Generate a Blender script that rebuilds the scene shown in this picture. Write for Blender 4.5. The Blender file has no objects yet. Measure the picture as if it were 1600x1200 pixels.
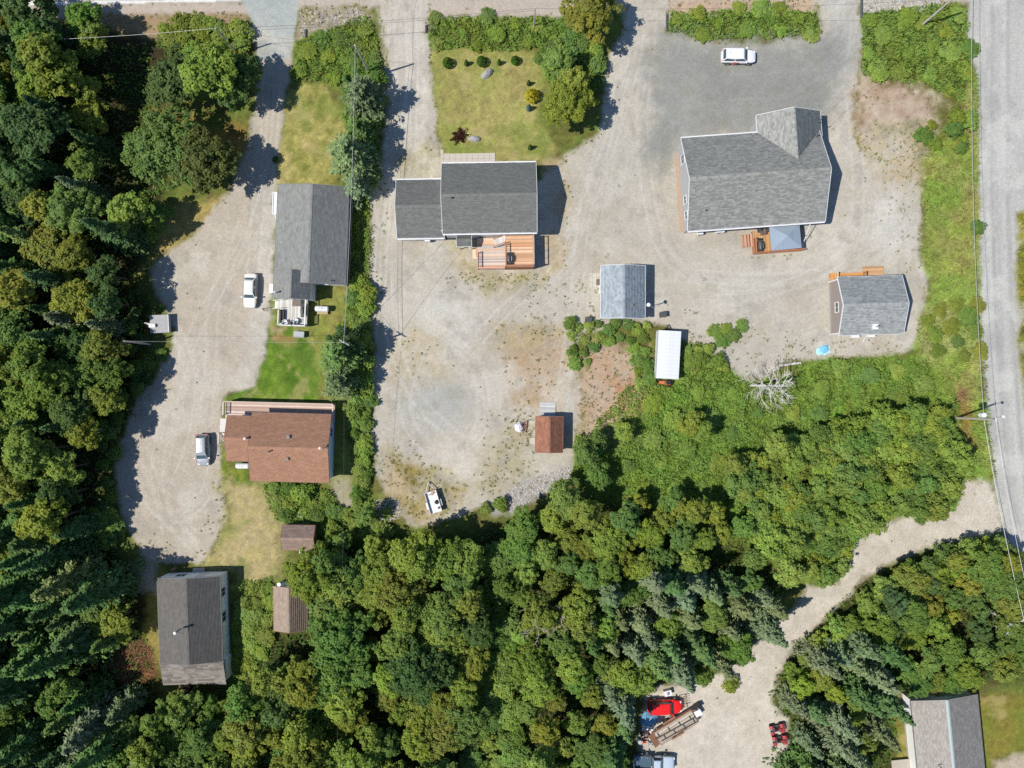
import bpy, bmesh, math, random
import numpy as np
from mathutils import Vector, Matrix

# ------------------------------------------------------------------ camera, sky, sun, exposure
S = 0.085            # metres on the ground per photograph pixel
CAMH = 94.0          # height of the camera above the ground
scene = bpy.context.scene
COL = scene.collection

cam_data = bpy.data.cameras.new("camera")
cam_data.sensor_width = 36.0
cam_data.lens = 36.0 * CAMH / (1600 * S)
cam_data.clip_start = 0.5
cam_data.clip_end = 3000
cam = bpy.data.objects.new("camera", cam_data)
cam.location = (0, 0, CAMH)
COL.objects.link(cam)
scene.camera = cam

SUN_EL = math.radians(55.0)
SHADOW_AZ = math.radians(16.0)      # direction in which shadows fall
world = bpy.data.worlds.new("World")
scene.world = world
world.use_nodes = True
nt = world.node_tree
nt.nodes.clear()
sky = nt.nodes.new("ShaderNodeTexSky")
sky.sky_type = 'NISHITA'
sky.sun_disc = False
sky.sun_elevation = SUN_EL
sky.sun_rotation = math.radians(254)
sky.air_density = 1.0
sky.dust_density = 0.1
sky.ozone_density = 4.0
bg = nt.nodes.new("ShaderNodeBackground")
bg.inputs[1].default_value = 0.1
wo = nt.nodes.new("ShaderNodeOutputWorld")
nt.links.new(sky.outputs[0], bg.inputs[0])
nt.links.new(bg.outputs[0], wo.inputs[0])

sun_data = bpy.data.lights.new("sun", 'SUN')
sun_data.energy = 4.55
sun_data.angle = math.radians(0.53)
sun_data.color = (1.0, 0.945, 0.845)
sun = bpy.data.objects.new("sun", sun_data)
sun.location = (-60, -20, 120)
sd = Vector((math.cos(SHADOW_AZ) * math.cos(SUN_EL), math.sin(SHADOW_AZ) * math.cos(SUN_EL), -math.sin(SUN_EL)))
sun.rotation_euler = sd.to_track_quat('-Z', 'Y').to_euler()
COL.objects.link(sun)

vs = scene.view_settings
vs.view_transform = 'Standard'
vs.look = 'None'
vs.exposure = 0.34
vs.gamma = 1.0
vs.use_curve_mapping = False
scene.render.engine = 'CYCLES'
scene.cycles.use_denoising = False
scene.cycles.max_bounces = 5
scene.cycles.diffuse_bounces = 3
scene.cycles.glossy_bounces = 2
scene.cycles.transmission_bounces = 3
scene.cycles.transparent_max_bounces = 4
scene.cycles.sample_clamp_indirect = 4.0

# ------------------------------------------------------------------ small helpers
rng = np.random.default_rng(7)
random.seed(7)

def P(px, py, h=0.0):
    """ground-plan position (metres) of a point at height h that stands at photograph pixel px, py"""
    k = S * (CAMH - h) / CAMH
    return ((px - 800) * k, (600 - py) * k)

def lin(r, g, b):
    out = []
    for c in (r, g, b):
        c = c / 255.0
        out.append(c / 12.92 if c <= 0.04045 else ((c + 0.055) / 1.055) ** 2.4)
    return out

ALB = 0.735
def A(r, g, b, k=1.0):
    """albedo of a flat sunlit surface that reads as this sRGB colour in daylight"""
    return tuple(min(0.85, c * ALB * k) for c in lin(r, g, b))

def thing(name, label, cat, loc=(0, 0, 0), rot=0.0, group=None):
    o = bpy.data.objects.new(name, None)
    o.empty_display_size = 0.3
    o.location = (loc[0], loc[1], loc[2] if len(loc) > 2 else 0.0)
    o.rotation_euler = (0, 0, rot)
    COL.objects.link(o)
    tag(o, label, cat, group)
    return o

def tag(o, label, cat, group=None, kind=None):
    if label: o["label"] = label
    if cat: o["category"] = cat
    if group: o["group"] = group
    if kind: o["kind"] = kind
    return o

def link(name, me, parent=None):
    o = bpy.data.objects.new(name, me)
    COL.objects.link(o)
    if parent is not None: o.parent = parent
    return o

# ------------------------------------------------------------------ materials
def new_mat(name):
    m = bpy.data.materials.new(name)
    m.use_nodes = True
    t = m.node_tree
    t.nodes.clear()
    out = t.nodes.new("ShaderNodeOutputMaterial")
    b = t.nodes.new("ShaderNodeBsdfPrincipled")
    t.links.new(b.outputs[0], out.inputs[0])
    return m, t, b, out

def N(t, kind, **kw):
    n = t.nodes.new(kind)
    for k, v in kw.items(): setattr(n, k, v)
    return n

def pm(name, rgb, rough=0.6, metal=0.0, var=0.18, scale=2.5, bump=0.0, bscale=30.0, spec=0.4, attr=None, attr_amt=0.5, coat=0.0, objvar=0.0, wave=None, objcol=False, stretch=None):
    """procedural material: colour broken by two noises, optional per-piece tint attribute, bump and per-object variation"""
    m, t, b, out = new_mat(name)
    L = t.links
    tc = N(t, "ShaderNodeTexCoord")
    vec = tc.outputs['Object']
    if stretch:
        mp = N(t, "ShaderNodeMapping"); mp.inputs['Scale'].default_value = stretch
        L.new(vec, mp.inputs[0]); vec = mp.outputs[0]
    n1 = N(t, "ShaderNodeTexNoise"); n1.inputs['Scale'].default_value = scale; n1.inputs['Detail'].default_value = 5; n1.inputs['Roughness'].default_value = 0.65
    n2 = N(t, "ShaderNodeTexNoise"); n2.inputs['Scale'].default_value = scale * 9; n2.inputs['Detail'].default_value = 2
    L.new(vec, n1.inputs['Vector']); L.new(vec, n2.inputs['Vector'])
    add = N(t, "ShaderNodeMath", operation='ADD'); L.new(n1.outputs[0], add.inputs[0]); L.new(n2.outputs[0], add.inputs[1])
    mr = N(t, "ShaderNodeMapRange"); mr.inputs[1].default_value = 0.55; mr.inputs[2].default_value = 1.45
    mr.inputs[3].default_value = 1 - var; mr.inputs[4].default_value = 1 + var
    L.new(add.outputs[0], mr.inputs[0])
    fac = mr.outputs[0]
    if attr:
        at = N(t, "ShaderNodeAttribute", attribute_name=attr)
        mr2 = N(t, "ShaderNodeMapRange"); mr2.inputs[3].default_value = 1 - attr_amt; mr2.inputs[4].default_value = 1 + attr_amt
        L.new(at.outputs['Fac'], mr2.inputs[0])
        mu = N(t, "ShaderNodeMath", operation='MULTIPLY'); L.new(fac, mu.inputs[0]); L.new(mr2.outputs[0], mu.inputs[1]); fac = mu.outputs[0]
    oi = None
    if objvar or objcol:
        oi = N(t, "ShaderNodeObjectInfo")
    if objvar:
        mr3 = N(t, "ShaderNodeMapRange"); mr3.inputs[3].default_value = 1 - objvar; mr3.inputs[4].default_value = 1 + objvar
        L.new(oi.outputs['Random'], mr3.inputs[0])
        mu = N(t, "ShaderNodeMath", operation='MULTIPLY'); L.new(fac, mu.inputs[0]); L.new(mr3.outputs[0], mu.inputs[1]); fac = mu.outputs[0]
    sc = N(t, "ShaderNodeVectorMath", operation='SCALE'); sc.inputs[0].default_value = rgb[:3]
    if objcol: L.new(oi.outputs['Color'], sc.inputs[0])
    L.new(fac, sc.inputs['Scale'])
    L.new(sc.outputs[0], b.inputs['Base Color'])
    b.inputs['Roughness'].default_value = rough
    b.inputs['Metallic'].default_value = metal
    b.inputs['Specular IOR Level'].default_value = spec
    if coat:
        b.inputs['Coat Weight'].default_value = coat; b.inputs['Coat Roughness'].default_value = 0.08
    if bump:
        bn = N(t, "ShaderNodeTexNoise"); bn.inputs['Scale'].default_value = bscale; bn.inputs['Detail'].default_value = 3
        L.new(vec, bn.inputs['Vector'])
        bp = N(t, "ShaderNodeBump"); bp.inputs['Strength'].default_value = bump; bp.inputs['Distance'].default_value = 0.03
        L.new(bn.outputs[0], bp.inputs['Height']); L.new(bp.outputs[0], b.inputs['Normal'])
    if wave:
        wv = N(t, "ShaderNodeTexWave", bands_direction=wave[0]); wv.inputs['Scale'].default_value = wave[1]; wv.inputs['Distortion'].default_value = 0.2
        L.new(tc.outputs['Object'], wv.inputs['Vector'])
        bp = N(t, "ShaderNodeBump"); bp.inputs['Strength'].default_value = wave[2]; bp.inputs['Distance'].default_value = 0.03
        L.new(wv.outputs[1], bp.inputs['Height']); L.new(bp.outputs[0], b.inputs['Normal'])
    return m

def leaf_mat(name, trans=0.28, lo=0.55, hi=1.5, warm=(1.25, 1.0, 0.7), rough=0.55, spec=0.25):
    """leaves: object colour times a per-leaf tint, partly translucent"""
    m, t, b, out = new_mat(name)
    L = t.links
    oi = N(t, "ShaderNodeObjectInfo")
    at = N(t, "ShaderNodeAttribute", attribute_name="tint")
    mr = N(t, "ShaderNodeMapRange"); mr.inputs[3].default_value = lo; mr.inputs[4].default_value = hi
    L.new(at.outputs['Fac'], mr.inputs[0])
    sc = N(t, "ShaderNodeVectorMath", operation='SCALE')
    L.new(oi.outputs['Color'], sc.inputs[0]); L.new(mr.outputs[0], sc.inputs['Scale'])
    # some clumps a little yellower than others
    at2 = N(t, "ShaderNodeAttribute", attribute_name="warm")
    mx = N(t, "ShaderNodeMix", data_type='RGBA', blend_type='MULTIPLY')
    mx.inputs['B'].default_value = (*warm, 1)
    L.new(at2.outputs['Fac'], mx.inputs['Factor'])
    L.new(sc.outputs[0], mx.inputs['A'])
    col = mx.outputs['Result']
    L.new(col, b.inputs['Base Color'])
    b.inputs['Roughness'].default_value = rough
    b.inputs['Specular IOR Level'].default_value = spec
    tr = N(t, "ShaderNodeBsdfTranslucent")
    mx2 = N(t, "ShaderNodeVectorMath", operation='MULTIPLY'); mx2.inputs[1].default_value = (1.1, 1.15, 0.55)
    L.new(col, mx2.inputs[0]); L.new(mx2.outputs[0], tr.inputs['Color'])
    mix = N(t, "ShaderNodeMixShader"); mix.inputs[0].default_value = trans
    L.new(b.outputs[0], mix.inputs[1]); L.new(tr.outputs[0], mix.inputs[2]); L.new(mix.outputs[0], out.inputs[0])
    return m

M = {}
def glass_mat(name, rgb):
    m, t, b, out = new_mat(name)
    n = N(t, "ShaderNodeTexNoise"); n.inputs['Scale'].default_value = 2.0
    tc = N(t, "ShaderNodeTexCoord"); t.links.new(tc.outputs['Object'], n.inputs['Vector'])
    cr = N(t, "ShaderNodeMix", data_type='RGBA'); cr.inputs['A'].default_value = (*[c * 0.7 for c in rgb], 1); cr.inputs['B'].default_value = (*[c * 1.3 for c in rgb], 1)
    t.links.new(n.outputs[0], cr.inputs['Factor']); t.links.new(cr.outputs['Result'], b.inputs['Base Color'])
    b.inputs['Roughness'].default_value = 0.06; b.inputs['Specular IOR Level'].default_value = 0.8
    return m

# ------------------------------------------------------------------ mesh builder
class MB:
    def __init__(self):
        self.v, self.f, self.mi, self.mats, self.cur = [], [], [], [], 0
        self.T = None
    def mat(self, m):
        if m not in self.mats: self.mats.append(m)
        self.cur = self.mats.index(m)
        return self
    def add(self, vs_, fs_):
        n = len(self.v)
        if self.T is not None: vs_ = [tuple(self.T @ Vector(p)) for p in vs_]
        self.v.extend([tuple(p) for p in vs_])
        for f in fs_:
            self.f.append(tuple(i + n for i in f)); self.mi.append(self.cur)
        return self
    def box(self, x0, x1, y0, y1, z0, z1):
        return self.add([(x0, y0, z0), (x1, y0, z0), (x1, y1, z0), (x0, y1, z0), (x0, y0, z1), (x1, y0, z1), (x1, y1, z1), (x0, y1, z1)],
                        [(0, 3, 2, 1), (4, 5, 6, 7), (0, 1, 5, 4), (1, 2, 6, 5), (2, 3, 7, 6), (3, 0, 4, 7)])
    def tube(self, p, q, r, n=8, r2=None, cap=True):
        p, q = Vector(p), Vector(q); d = q - p
        if d.length < 1e-6: return self
        r2 = r if r2 is None else r2
        z = d.normalized(); a = z.orthogonal().normalized(); b = z.cross(a)
        vs_ = []
        for c, rr in ((p, r), (q, r2)):
            for i in range(n):
                t = 2 * math.pi * i / n
                vs_.append(c + (a * math.cos(t) + b * math.sin(t)) * rr)
        fs_ = [(i, (i + 1) % n, n + (i + 1) % n, n + i) for i in range(n)]
        if cap: fs_ += [tuple(range(n - 1, -1, -1)), tuple(range(n, 2 * n))]
        return self.add(vs_, fs_)
    def path(self, pts, r, n=6, r2=None):
        r2 = r if r2 is None else r2
        k = len(pts) - 1
        for i in range(k):
            self.tube(pts[i], pts[i + 1], r + (r2 - r) * i / k, n, r + (r2 - r) * (i + 1) / k)
        return self
    def beam(self, p, q, w, h):
        """a rectangular bar from p to q, w across and h deep"""
        p, q = Vector(p), Vector(q); z = (q - p).normalized()
        up = Vector((0, 0, 1)) if abs(z.z) < 0.95 else Vector((1, 0, 0))
        a = z.cross(up).normalized() * w / 2; b = a.cross(z).normalized() * h / 2
        vs_ = [p - a - b, p + a - b, p + a + b, p - a + b, q - a - b, q + a - b, q + a + b, q - a + b]
        return self.add(vs_, [(0, 3, 2, 1), (4, 5, 6, 7), (0, 1, 5, 4), (1, 2, 6, 5), (2, 3, 7, 6), (3, 0, 4, 7)])
    def prism(self, pts, z0, z1):
        n = len(pts)
        return self.add([(x, y, z0) for x, y in pts] + [(x, y, z1) for x, y in pts],
                        [tuple(range(n - 1, -1, -1)), tuple(range(n, 2 * n))] + [(i, (i + 1) % n, n + (i + 1) % n, n + i) for i in range(n)])
    def lathe(self, prof, n=16, c=(0, 0, 0)):
        vs_, fs_ = [], []
        for r, z in prof:
            for i in range(n):
                t = 2 * math.pi * i / n
                vs_.append((c[0] + r * math.cos(t), c[1] + r * math.sin(t), c[2] + z))
        for j in range(len(prof) - 1):
            for i in range(n):
                fs_.append((j * n + i, j * n + (i + 1) % n, (j + 1) * n + (i + 1) % n, (j + 1) * n + i))
        fs_ += [tuple(range(n - 1, -1, -1)), tuple(range((len(prof) - 1) * n, len(prof) * n))]
        return self.add(vs_, fs_)
    def loft(self, rings, cap=True):
        n = len(rings[0]); vs_ = [p for r in rings for p in r]; fs_ = []
        for j in range(len(rings) - 1):
            for i in range(n):
                fs_.append((j * n + i, j * n + (i + 1) % n, (j + 1) * n + (i + 1) % n, (j + 1) * n + i))
        if cap: fs_ += [tuple(range(n - 1, -1, -1)), tuple(range((len(rings) - 1) * n, len(rings) * n))]
        return self.add(vs_, fs_)
    def mesh(self, name):
        me = bpy.data.meshes.new(name)
        me.from_pydata(self.v, [], self.f)
        for m in self.mats: me.materials.append(m)
        if len(self.mats) > 1: me.polygons.foreach_set("material_index", self.mi)
        me.update()
        return me
    def build(self, name, parent=None, smooth=False, bevel=0.0, subsurf=0, fix=False):
        me = self.mesh(name)
        if bevel or fix:
            bm = bmesh.new(); bm.from_mesh(me)
            if fix: bmesh.ops.recalc_face_normals(bm, faces=bm.faces)
            if bevel: bmesh.ops.bevel(bm, geom=list(bm.edges), offset=bevel, segments=2, affect='EDGES', profile=0.6, clamp_overlap=True)
            bm.to_mesh(me); bm.free()
        if smooth: me.polygons.foreach_set("use_smooth", [True] * len(me.polygons))
        o = link(name, me, parent)
        if subsurf:
            md = o.modifiers.new("smooth", 'SUBSURF'); md.levels = subsurf; md.render_levels = subsurf
        return o

def np_mesh(name, V, Q, mat, tint=None, warm=None, col=None, smooth=False):
    """mesh from arrays: V (n,3), Q (m,4) quads"""
    me = bpy.data.meshes.new(name)
    V = np.asarray(V, np.float32); Q = np.asarray(Q, np.int32)
    k = Q.shape[1]
    me.vertices.add(len(V)); me.vertices.foreach_set("co", V.ravel())
    me.loops.add(Q.size); me.loops.foreach_set("vertex_index", Q.ravel())
    me.polygons.add(len(Q)); me.polygons.foreach_set("loop_start", np.arange(0, Q.size, k, dtype=np.int32))
    if smooth: me.polygons.foreach_set("use_smooth", np.ones(len(Q), bool))
    for nm, arr in (("tint", tint), ("warm", warm)):
        if arr is not None:
            a = me.attributes.new(nm, 'FLOAT', 'POINT'); a.data.foreach_set("value", np.asarray(arr, np.float32))
    if col is not None:
        a = me.attributes.new("Col", 'FLOAT_COLOR', 'POINT')
        c4 = np.ones((len(V), 4), np.float32); c4[:, :3] = col
        a.data.foreach_set("color", c4.ravel())
    me.materials.append(mat)
    me.update(calc_edges=True)
    return me

# ------------------------------------------------------------------ noise and masks
_lat = {}
def vnoise(x, y, seed=0):
    if seed not in _lat: _lat[seed] = np.random.default_rng(1000 + seed).random((256, 256))
    g = _lat[seed]
    xi = np.floor(x).astype(int); yi = np.floor(y).astype(int)
    fx = x - xi; fy = y - yi
    fx = fx * fx * (3 - 2 * fx); fy = fy * fy * (3 - 2 * fy)
    a = g[xi % 256, yi % 256]; b = g[(xi + 1) % 256, yi % 256]; c = g[xi % 256, (yi + 1) % 256]; d = g[(xi + 1) % 256, (yi + 1) % 256]
    return (a * (1 - fx) + b * fx) * (1 - fy) + (c * (1 - fx) + d * fx) * fy

def fbm(x, y, scale, seed=0, octv=4, gain=0.55):
    s, amp, tot = 0.0, 1.0, 0.0
    for i in range(octv):
        s = s + amp * vnoise(x / scale * 2 ** i + 17.3 * i, y / scale * 2 ** i + 5.1 * i, seed + i); tot += amp; amp *= gain
    return s / tot

def sdist(x, y, poly):
    """signed distance (inside positive) in the units of x, y"""
    p = np.asarray(poly, float); n = len(p)
    d = np.full(x.shape, 1e9); ins = np.zeros(x.shape, bool)
    for i in range(n):
        ax, ay = p[i]; bx, by = p[(i + 1) % n]
        ex, ey = bx - ax, by - ay
        t = np.clip(((x - ax) * ex + (y - ay) * ey) / (ex * ex + ey * ey + 1e-9), 0, 1)
        d = np.minimum(d, np.hypot(x - ax - t * ex, y - ay - t * ey))
        c = ((ay > y) != (by > y)) & (x < (bx - ax) * (y - ay) / (by - ay + 1e-12) + ax)
        ins ^= c
    return np.where(ins, d, -d)
# ------------------------------------------------------------------ the ground, painted by kind of surface (all in one grid, cut into its surfaces)
STEP = 2.4
gx = np.arange(-130, 1731, STEP); gy = np.arange(-130, 1331, STEP)
GX, GY = np.meshgrid(gx, gy)
NYg, NXg = GX.shape
C = np.zeros((NYg, NXg, 3)); VEG = np.zeros((NYg, NXg)); OWN = np.zeros((NYg, NXg), np.int8)
n_big = fbm(GX, GY, 90, 1); n_mid = fbm(GX, GY, 28, 11); n_sm = fbm(GX, GY, 9, 21, 3); n_tiny = rng.random(GX.shape)
jx = (fbm(GX, GY, 24, 31, 4) - 0.5) * 2; jy = (fbm(GX, GY, 24, 41, 4) - 0.5) * 2

def mixc(c, m):
    global C
    C = C * (1 - m[..., None]) + np.asarray(c) * m[..., None]
def ramp(v, a, b): return np.clip((v - a) / (b - a), 0, 1)
def mask(poly, soft=5, wob=7, own=None):
    p = np.asarray(poly, float)
    x0, y0 = p.min(0) - 40; x1, y1 = p.max(0) + 40
    i0, i1 = np.searchsorted(gx, [x0, x1]); j0, j1 = np.searchsorted(gy, [y0, y1])
    m = np.zeros(GX.shape)
    sl = (slice(j0, j1), slice(i0, i1))
    d = sdist(GX[sl] + jx[sl] * wob, GY[sl] + jy[sl] * wob, p) + (n_sm[sl] - 0.5) * soft * 1.6
    m[sl] = np.clip(d / soft * 0.5 + 0.5, 0, 1)
    if own is not None: OWN[m > 0.5] = own
    return m
def paint(poly, c1, c2=None, soft=5, wob=7, veg=0.0, own=None, nz=None, amt=1.0):
    global VEG
    m = mask(poly, soft, wob, own) * amt
    c1 = np.asarray(c1)
    if c2 is None: mixc(c1, m)
    else:
        t = ramp(n_mid * 0.6 + n_sm * 0.4 if nz is None else nz, 0.32, 0.68)[..., None]
        global C
        col = c1 * (1 - t) + np.asarray(c2) * t
        C = C * (1 - m[..., None]) + col * m[..., None]
    VEG = VEG * (1 - m) + veg * m
    return m
def along(pts, w):
    """distance in photograph pixels from a polyline"""
    d = np.full(GX.shape, 1e9)
    for (ax, ay), (bx, by) in zip(pts[:-1], pts[1:]):
        ex, ey = bx - ax, by - ay
        i0, i1 = np.searchsorted(gx, [min(ax, bx) - w, max(ax, bx) + w]); j0, j1 = np.searchsorted(gy, [min(ay, by) - w, max(ay, by) + w])
        sl = (slice(j0, j1), slice(i0, i1)); X_, Y_ = GX[sl], GY[sl]
        t = np.clip(((X_ - ax) * ex + (Y_ - ay) * ey) / (ex * ex + ey * ey + 1e-9), 0, 1)
        d[sl] = np.minimum(d[sl], np.hypot(X_ - ax - t * ex, Y_ - ay - t * ey))
    return np.clip(1 - d / w, 0, 1)

G_GROUND, G_ROAD, G_TOP, G_YARD, G_DRIVE, G_LOT, G_LAWN, G_TRACK, G_APRON, G_EAST = range(10)
# wild ground: rough grass, straw and soil
t = ramp(n_mid * 0.55 + n_sm * 0.45, 0.3, 0.7)[..., None]
C[:] = np.asarray(A(118, 112, 62)) * (1 - t) + np.asarray(A(96, 116, 48)) * t
VEG[:] = 1.0
# forest floors: leaf litter and moss
wood = [(-140, 40), (60, 25), (190, 45), (250, 60), (300, 90), (262, 160), (240, 210), (270, 330), (225, 390), (215, 440), (240, 480), (222, 560), (205, 640), (175, 690), (165, 780), (180, 850), (215, 900), (240, 960), (250, 1100), (262, 1240), (-140, 1340)]
paint(wood, A(70, 58, 38), A(52, 56, 28), soft=14, wob=10, veg=1)
paint([(480, 850), (620, 850), (760, 830), (900, 770), (1150, 850), (1240, 900), (1170, 1010), (1000, 1090), (980, 1340), (360, 1340), (385, 1000), (480, 980)], A(74, 66, 40), A(58, 68, 30), soft=14, wob=10, veg=1)
paint([(1215, 1000), (1330, 920), (1480, 850), (1640, 880), (1640, 1060), (1410, 1090), (1400, 1340), (1200, 1340)], A(80, 74, 44), A(70, 84, 36), soft=12, veg=1)
# thicket east of the yard
paint([(885, 740), (905, 690), (960, 640), (1010, 590), (1070, 560), (1180, 600), (1270, 560), (1440, 560), (1530, 560), (1545, 760), (1480, 800), (1320, 830), (1310, 915), (1240, 900), (1120, 800), (960, 780)], A(134, 148, 70), A(108, 140, 54), soft=10, veg=1)
# orange brush patches
for px_, py_, r in ((200, 345, 26), (205, 1040, 30), (215, 1020, 16), (355, 1168, 22), (600, 870, 14)):
    a = [(px_ + r * 1.3 * math.cos(k), py_ + r * math.sin(k)) for k in np.linspace(0, 6.28, 9)[:-1]]
    paint(a, A(142, 92, 58), A(120, 84, 60), soft=8, veg=1)
# clearing between the two drive trees
paint([(235, 170), (300, 180), (345, 205), (385, 195), (378, 250), (345, 250), (300, 215), (240, 195)], A(160, 122, 68), A(150, 130, 66), soft=8, veg=1)
paint([(245, 320), (345, 310), (335, 345), (290, 378), (258, 398), (232, 428), (214, 430), (240, 360)], A(168, 148, 94), A(150, 138, 80), soft=8, veg=1)

# --- top road, its shoulder and verge
paint([(-140, -140), (1740, -140), (1740, -20), (1300, -22), (960, -12), (500, 2), (300, 4), (-140, 14)], A(196, 192, 186), A(188, 184, 178), soft=2, wob=1, veg=0, own=G_TOP)
paint([(-140, 6), (380, 2), (465, -2), (700, -6), (980, -14), (1300, -25), (1740, -25), (1740, 4), (1345, 6), (1270, 18), (1050, 16), (960, 12), (880, 26), (668, 26), (590, 12), (470, 14), (380, 24), (170, 26), (-140, 40)], A(190, 178, 166), A(182, 170, 158), soft=5, wob=4, veg=0.05, own=G_TOP)
paint([(100, 22), (385, 20), (388, 46), (330, 45), (300, 52), (240, 58), (180, 44), (110, 34)], A(168, 146, 116), A(150, 126, 92), soft=5, veg=0.5)
paint([(468, 14), (560, 10), (585, 26), (560, 36), (520, 40), (480, 60), (460, 72)], A(176, 164, 146), A(140, 128, 88), soft=4, veg=0.5)
paint([(1046, 2), (1270, -2), (1272, 20), (1180, 18), (1046, 24)], A(190, 168, 146), A(182, 160, 136), soft=4, veg=0.3)
paint([(1345, -8), (1480, -6), (1470, 8), (1440, 18), (1390, 14), (1350, 22)], A(196, 194, 188), A(160, 150, 128), soft=4, veg=0.2)
# white edge line of the top road
wl = along([(-140, 9), (150, 4), (380, -1)], 2.4) > 0.15
C[wl] = A(226, 226, 224); OWN[wl] = G_TOP; VEG[wl] = 0

# --- left drive: paved apron, then packed gravel
drive = [(388, 40), (458, 60), (455, 100), (452, 120), (446, 165), (440, 220), (433, 290), (428, 300), (425, 440), (419, 500), (415, 520), (410, 560), (395, 602), (360, 612), (347, 628), (344, 700), (346, 760), (352, 810), (335, 850), (315, 878), (260, 882), (224, 872), (205, 830), (186, 800), (182, 740), (190, 690), (205, 650), (218, 620), (240, 592), (262, 555), (270, 520), (262, 480), (240, 452), (234, 425), (264, 395), (300, 372), (322, 342), (342, 315), (362, 290), (378, 250), (388, 215), (400, 160), (408, 110), (398, 70)]
m_dr = paint(drive, A(191, 181, 166), A(180, 170, 156), soft=4, wob=6, veg=0.02, own=G_DRIVE)
paint([(402, 230), (436, 240), (426, 470), (412, 560), (395, 600), (375, 605), (392, 520), (402, 400)], A(186, 184, 176), A(196, 192, 184), soft=14, veg=0, amt=0.7)
paint([(372, -10), (466, -10), (464, 30), (456, 68), (452, 92), (404, 92), (402, 72), (396, 40), (386, 18)], A(168, 174, 172), A(176, 180, 176), soft=2, wob=2, veg=0, own=G_APRON)
# --- central and eastern gravel
yard = [(592, -6), (668, -6), (664, 50), (673, 90), (680, 180), (688, 252), (700, 262), (830, 300), (850, 270), (872, 258), (898, 235), (936, 205), (944, 150), (948, 105), (958, 75), (975, 40), (985, -6), (1042, -6), (1042, 54), (1100, 66), (1180, 70), (1276, 58), (1282, 40), (1268, -6), (1342, -6), (1343, 60), (1345, 115), (1334, 150), (1334, 200), (1350, 250), (1420, 250), (1440, 300), (1436, 400), (1450, 430), (1440, 490), (1428, 545), (1370, 556), (1290, 556), (1225, 566), (1190, 592), (1165, 590), (1110, 556), (1088, 542), (1062, 522), (1040, 508), (1015, 500), (935, 512), (905, 520), (893, 560), (905, 590), (908, 640), (902, 680), (892, 735), (860, 748), (800, 772), (760, 790), (710, 808), (650, 822), (622, 800), (600, 770), (588, 735), (580, 680), (585, 620), (583, 560), (580, 480), (577, 420), (580, 300), (594, 250), (603, 200), (606, 160), (603, 110), (598, 60)]
m_y = paint(yard, A(193, 186, 173), A(182, 176, 165), soft=4, wob=6, veg=0.02, own=G_YARD)
d_y = np.clip(m_y, 0, 1)
paint([(592, 0), (668, 0), (672, 150), (680, 250), (640, 280), (600, 290), (604, 180), (600, 80)], A(188, 180, 170), A(196, 190, 180), soft=10, veg=0, amt=0.8)
# brighter worn patches
for cx, cy, rx, ry, c, am in ((700, 500, 70, 60, (200, 199, 193), .7), (680, 630, 75, 60, (172, 175, 173), .75), (960, 270, 60, 90, (180, 178, 170), .5), (1130, 450, 120, 45, (198, 194, 184), .5), (1390, 350, 40, 70, (204, 202, 196), .7), (1300, 380, 70, 60, (198, 193, 182), .5), (640, 620, 40, 60, (176, 178, 174), .4), (850, 560, 22, 60, (200, 192, 176), .5), (750, 690, 40, 40, (196, 188, 172), .5), (700, 720, 60, 50, (200, 190, 174), .4)):
    q = np.clip(1 - np.hypot((GX - cx) / rx, (GY - cy) / ry), 0, 1) * d_y * am
    mixc(A(*c), np.clip(q * 1.6, 0, am))
# dark crushed-stone parking lot
lot = [(1010, 100), (1040, 58), (1100, 66), (1180, 72), (1272, 64), (1322, 40), (1336, 90), (1316, 130), (1296, 160), (1282, 200), (1180, 215), (1066, 222), (1036, 262), (1010, 240), (1020, 170)]
paint(lot, A(146, 147, 142), A(154, 154, 148), soft=22, wob=10, veg=0, own=G_LOT)
paint([(1290, -6), (1342, -6), (1342, 100), (1310, 130), (1296, 110), (1318, 60)], A(182, 180, 174), A(190, 188, 182), soft=12, veg=0, own=G_LOT)
for pts, c in (([(1000, 60), (1010, 100), (1040, 140), (1090, 160)], (176, 173, 164)), ([(990, 40), (985, 130), (960, 220), (945, 300)], (192, 188, 178)), ([(1318, 10), (1320, 70), (1300, 110), (1250, 150), (1180, 165)], (176, 174, 166)), ([(1312, 40), (1306, 90), (1270, 120)], (186, 184, 178))):
    for off in (-5, 5):
        q = along([(x + off, y + off * 0.6) for x, y in pts], 4.5) * 0.6
        mixc(A(*c), q)
# rusty dry soil patches
paint([(1336, 118), (1372, 118), (1440, 136), (1468, 150), (1466, 195), (1420, 200), (1370, 204), (1360, 260), (1350, 262), (1334, 205)], A(172, 148, 126), A(188, 174, 156), soft=16, wob=18, veg=0.15)
paint([(1340, 200), (1440, 200), (1440, 290), (1380, 285), (1355, 260)], A(192, 184, 168), A(174, 158, 128), soft=18, wob=16, veg=0.25)
paint([(900, 580), (925, 535), (1000, 540), (1012, 600), (1000, 640), (990, 680), (940, 690), (905, 690)], A(190, 172, 152), A(176, 148, 122), soft=14, wob=16, veg=0.3)
paint([(960, 605), (992, 590), (1000, 640), (992, 652), (978, 640)], A(176, 122, 80), A(176, 142, 110), soft=14, wob=14, veg=0.3)
paint([(775, 515), (830, 500), (880, 515), (890, 560), (870, 640), (800, 640), (790, 580)], A(190, 170, 148), A(172, 150, 122), soft=16, wob=14, veg=0.25)
paint([(770, 512), (850, 498), (880, 520), (830, 545), (775, 545)], A(150, 140, 92), A(178, 164, 132), soft=14, veg=0.5, amt=0.55)
paint([(600, 700), (660, 730), (740, 760), (720, 800), (650, 815), (600, 790)], A(190, 172, 142), A(140, 128, 74), soft=12, veg=0.3)
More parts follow.
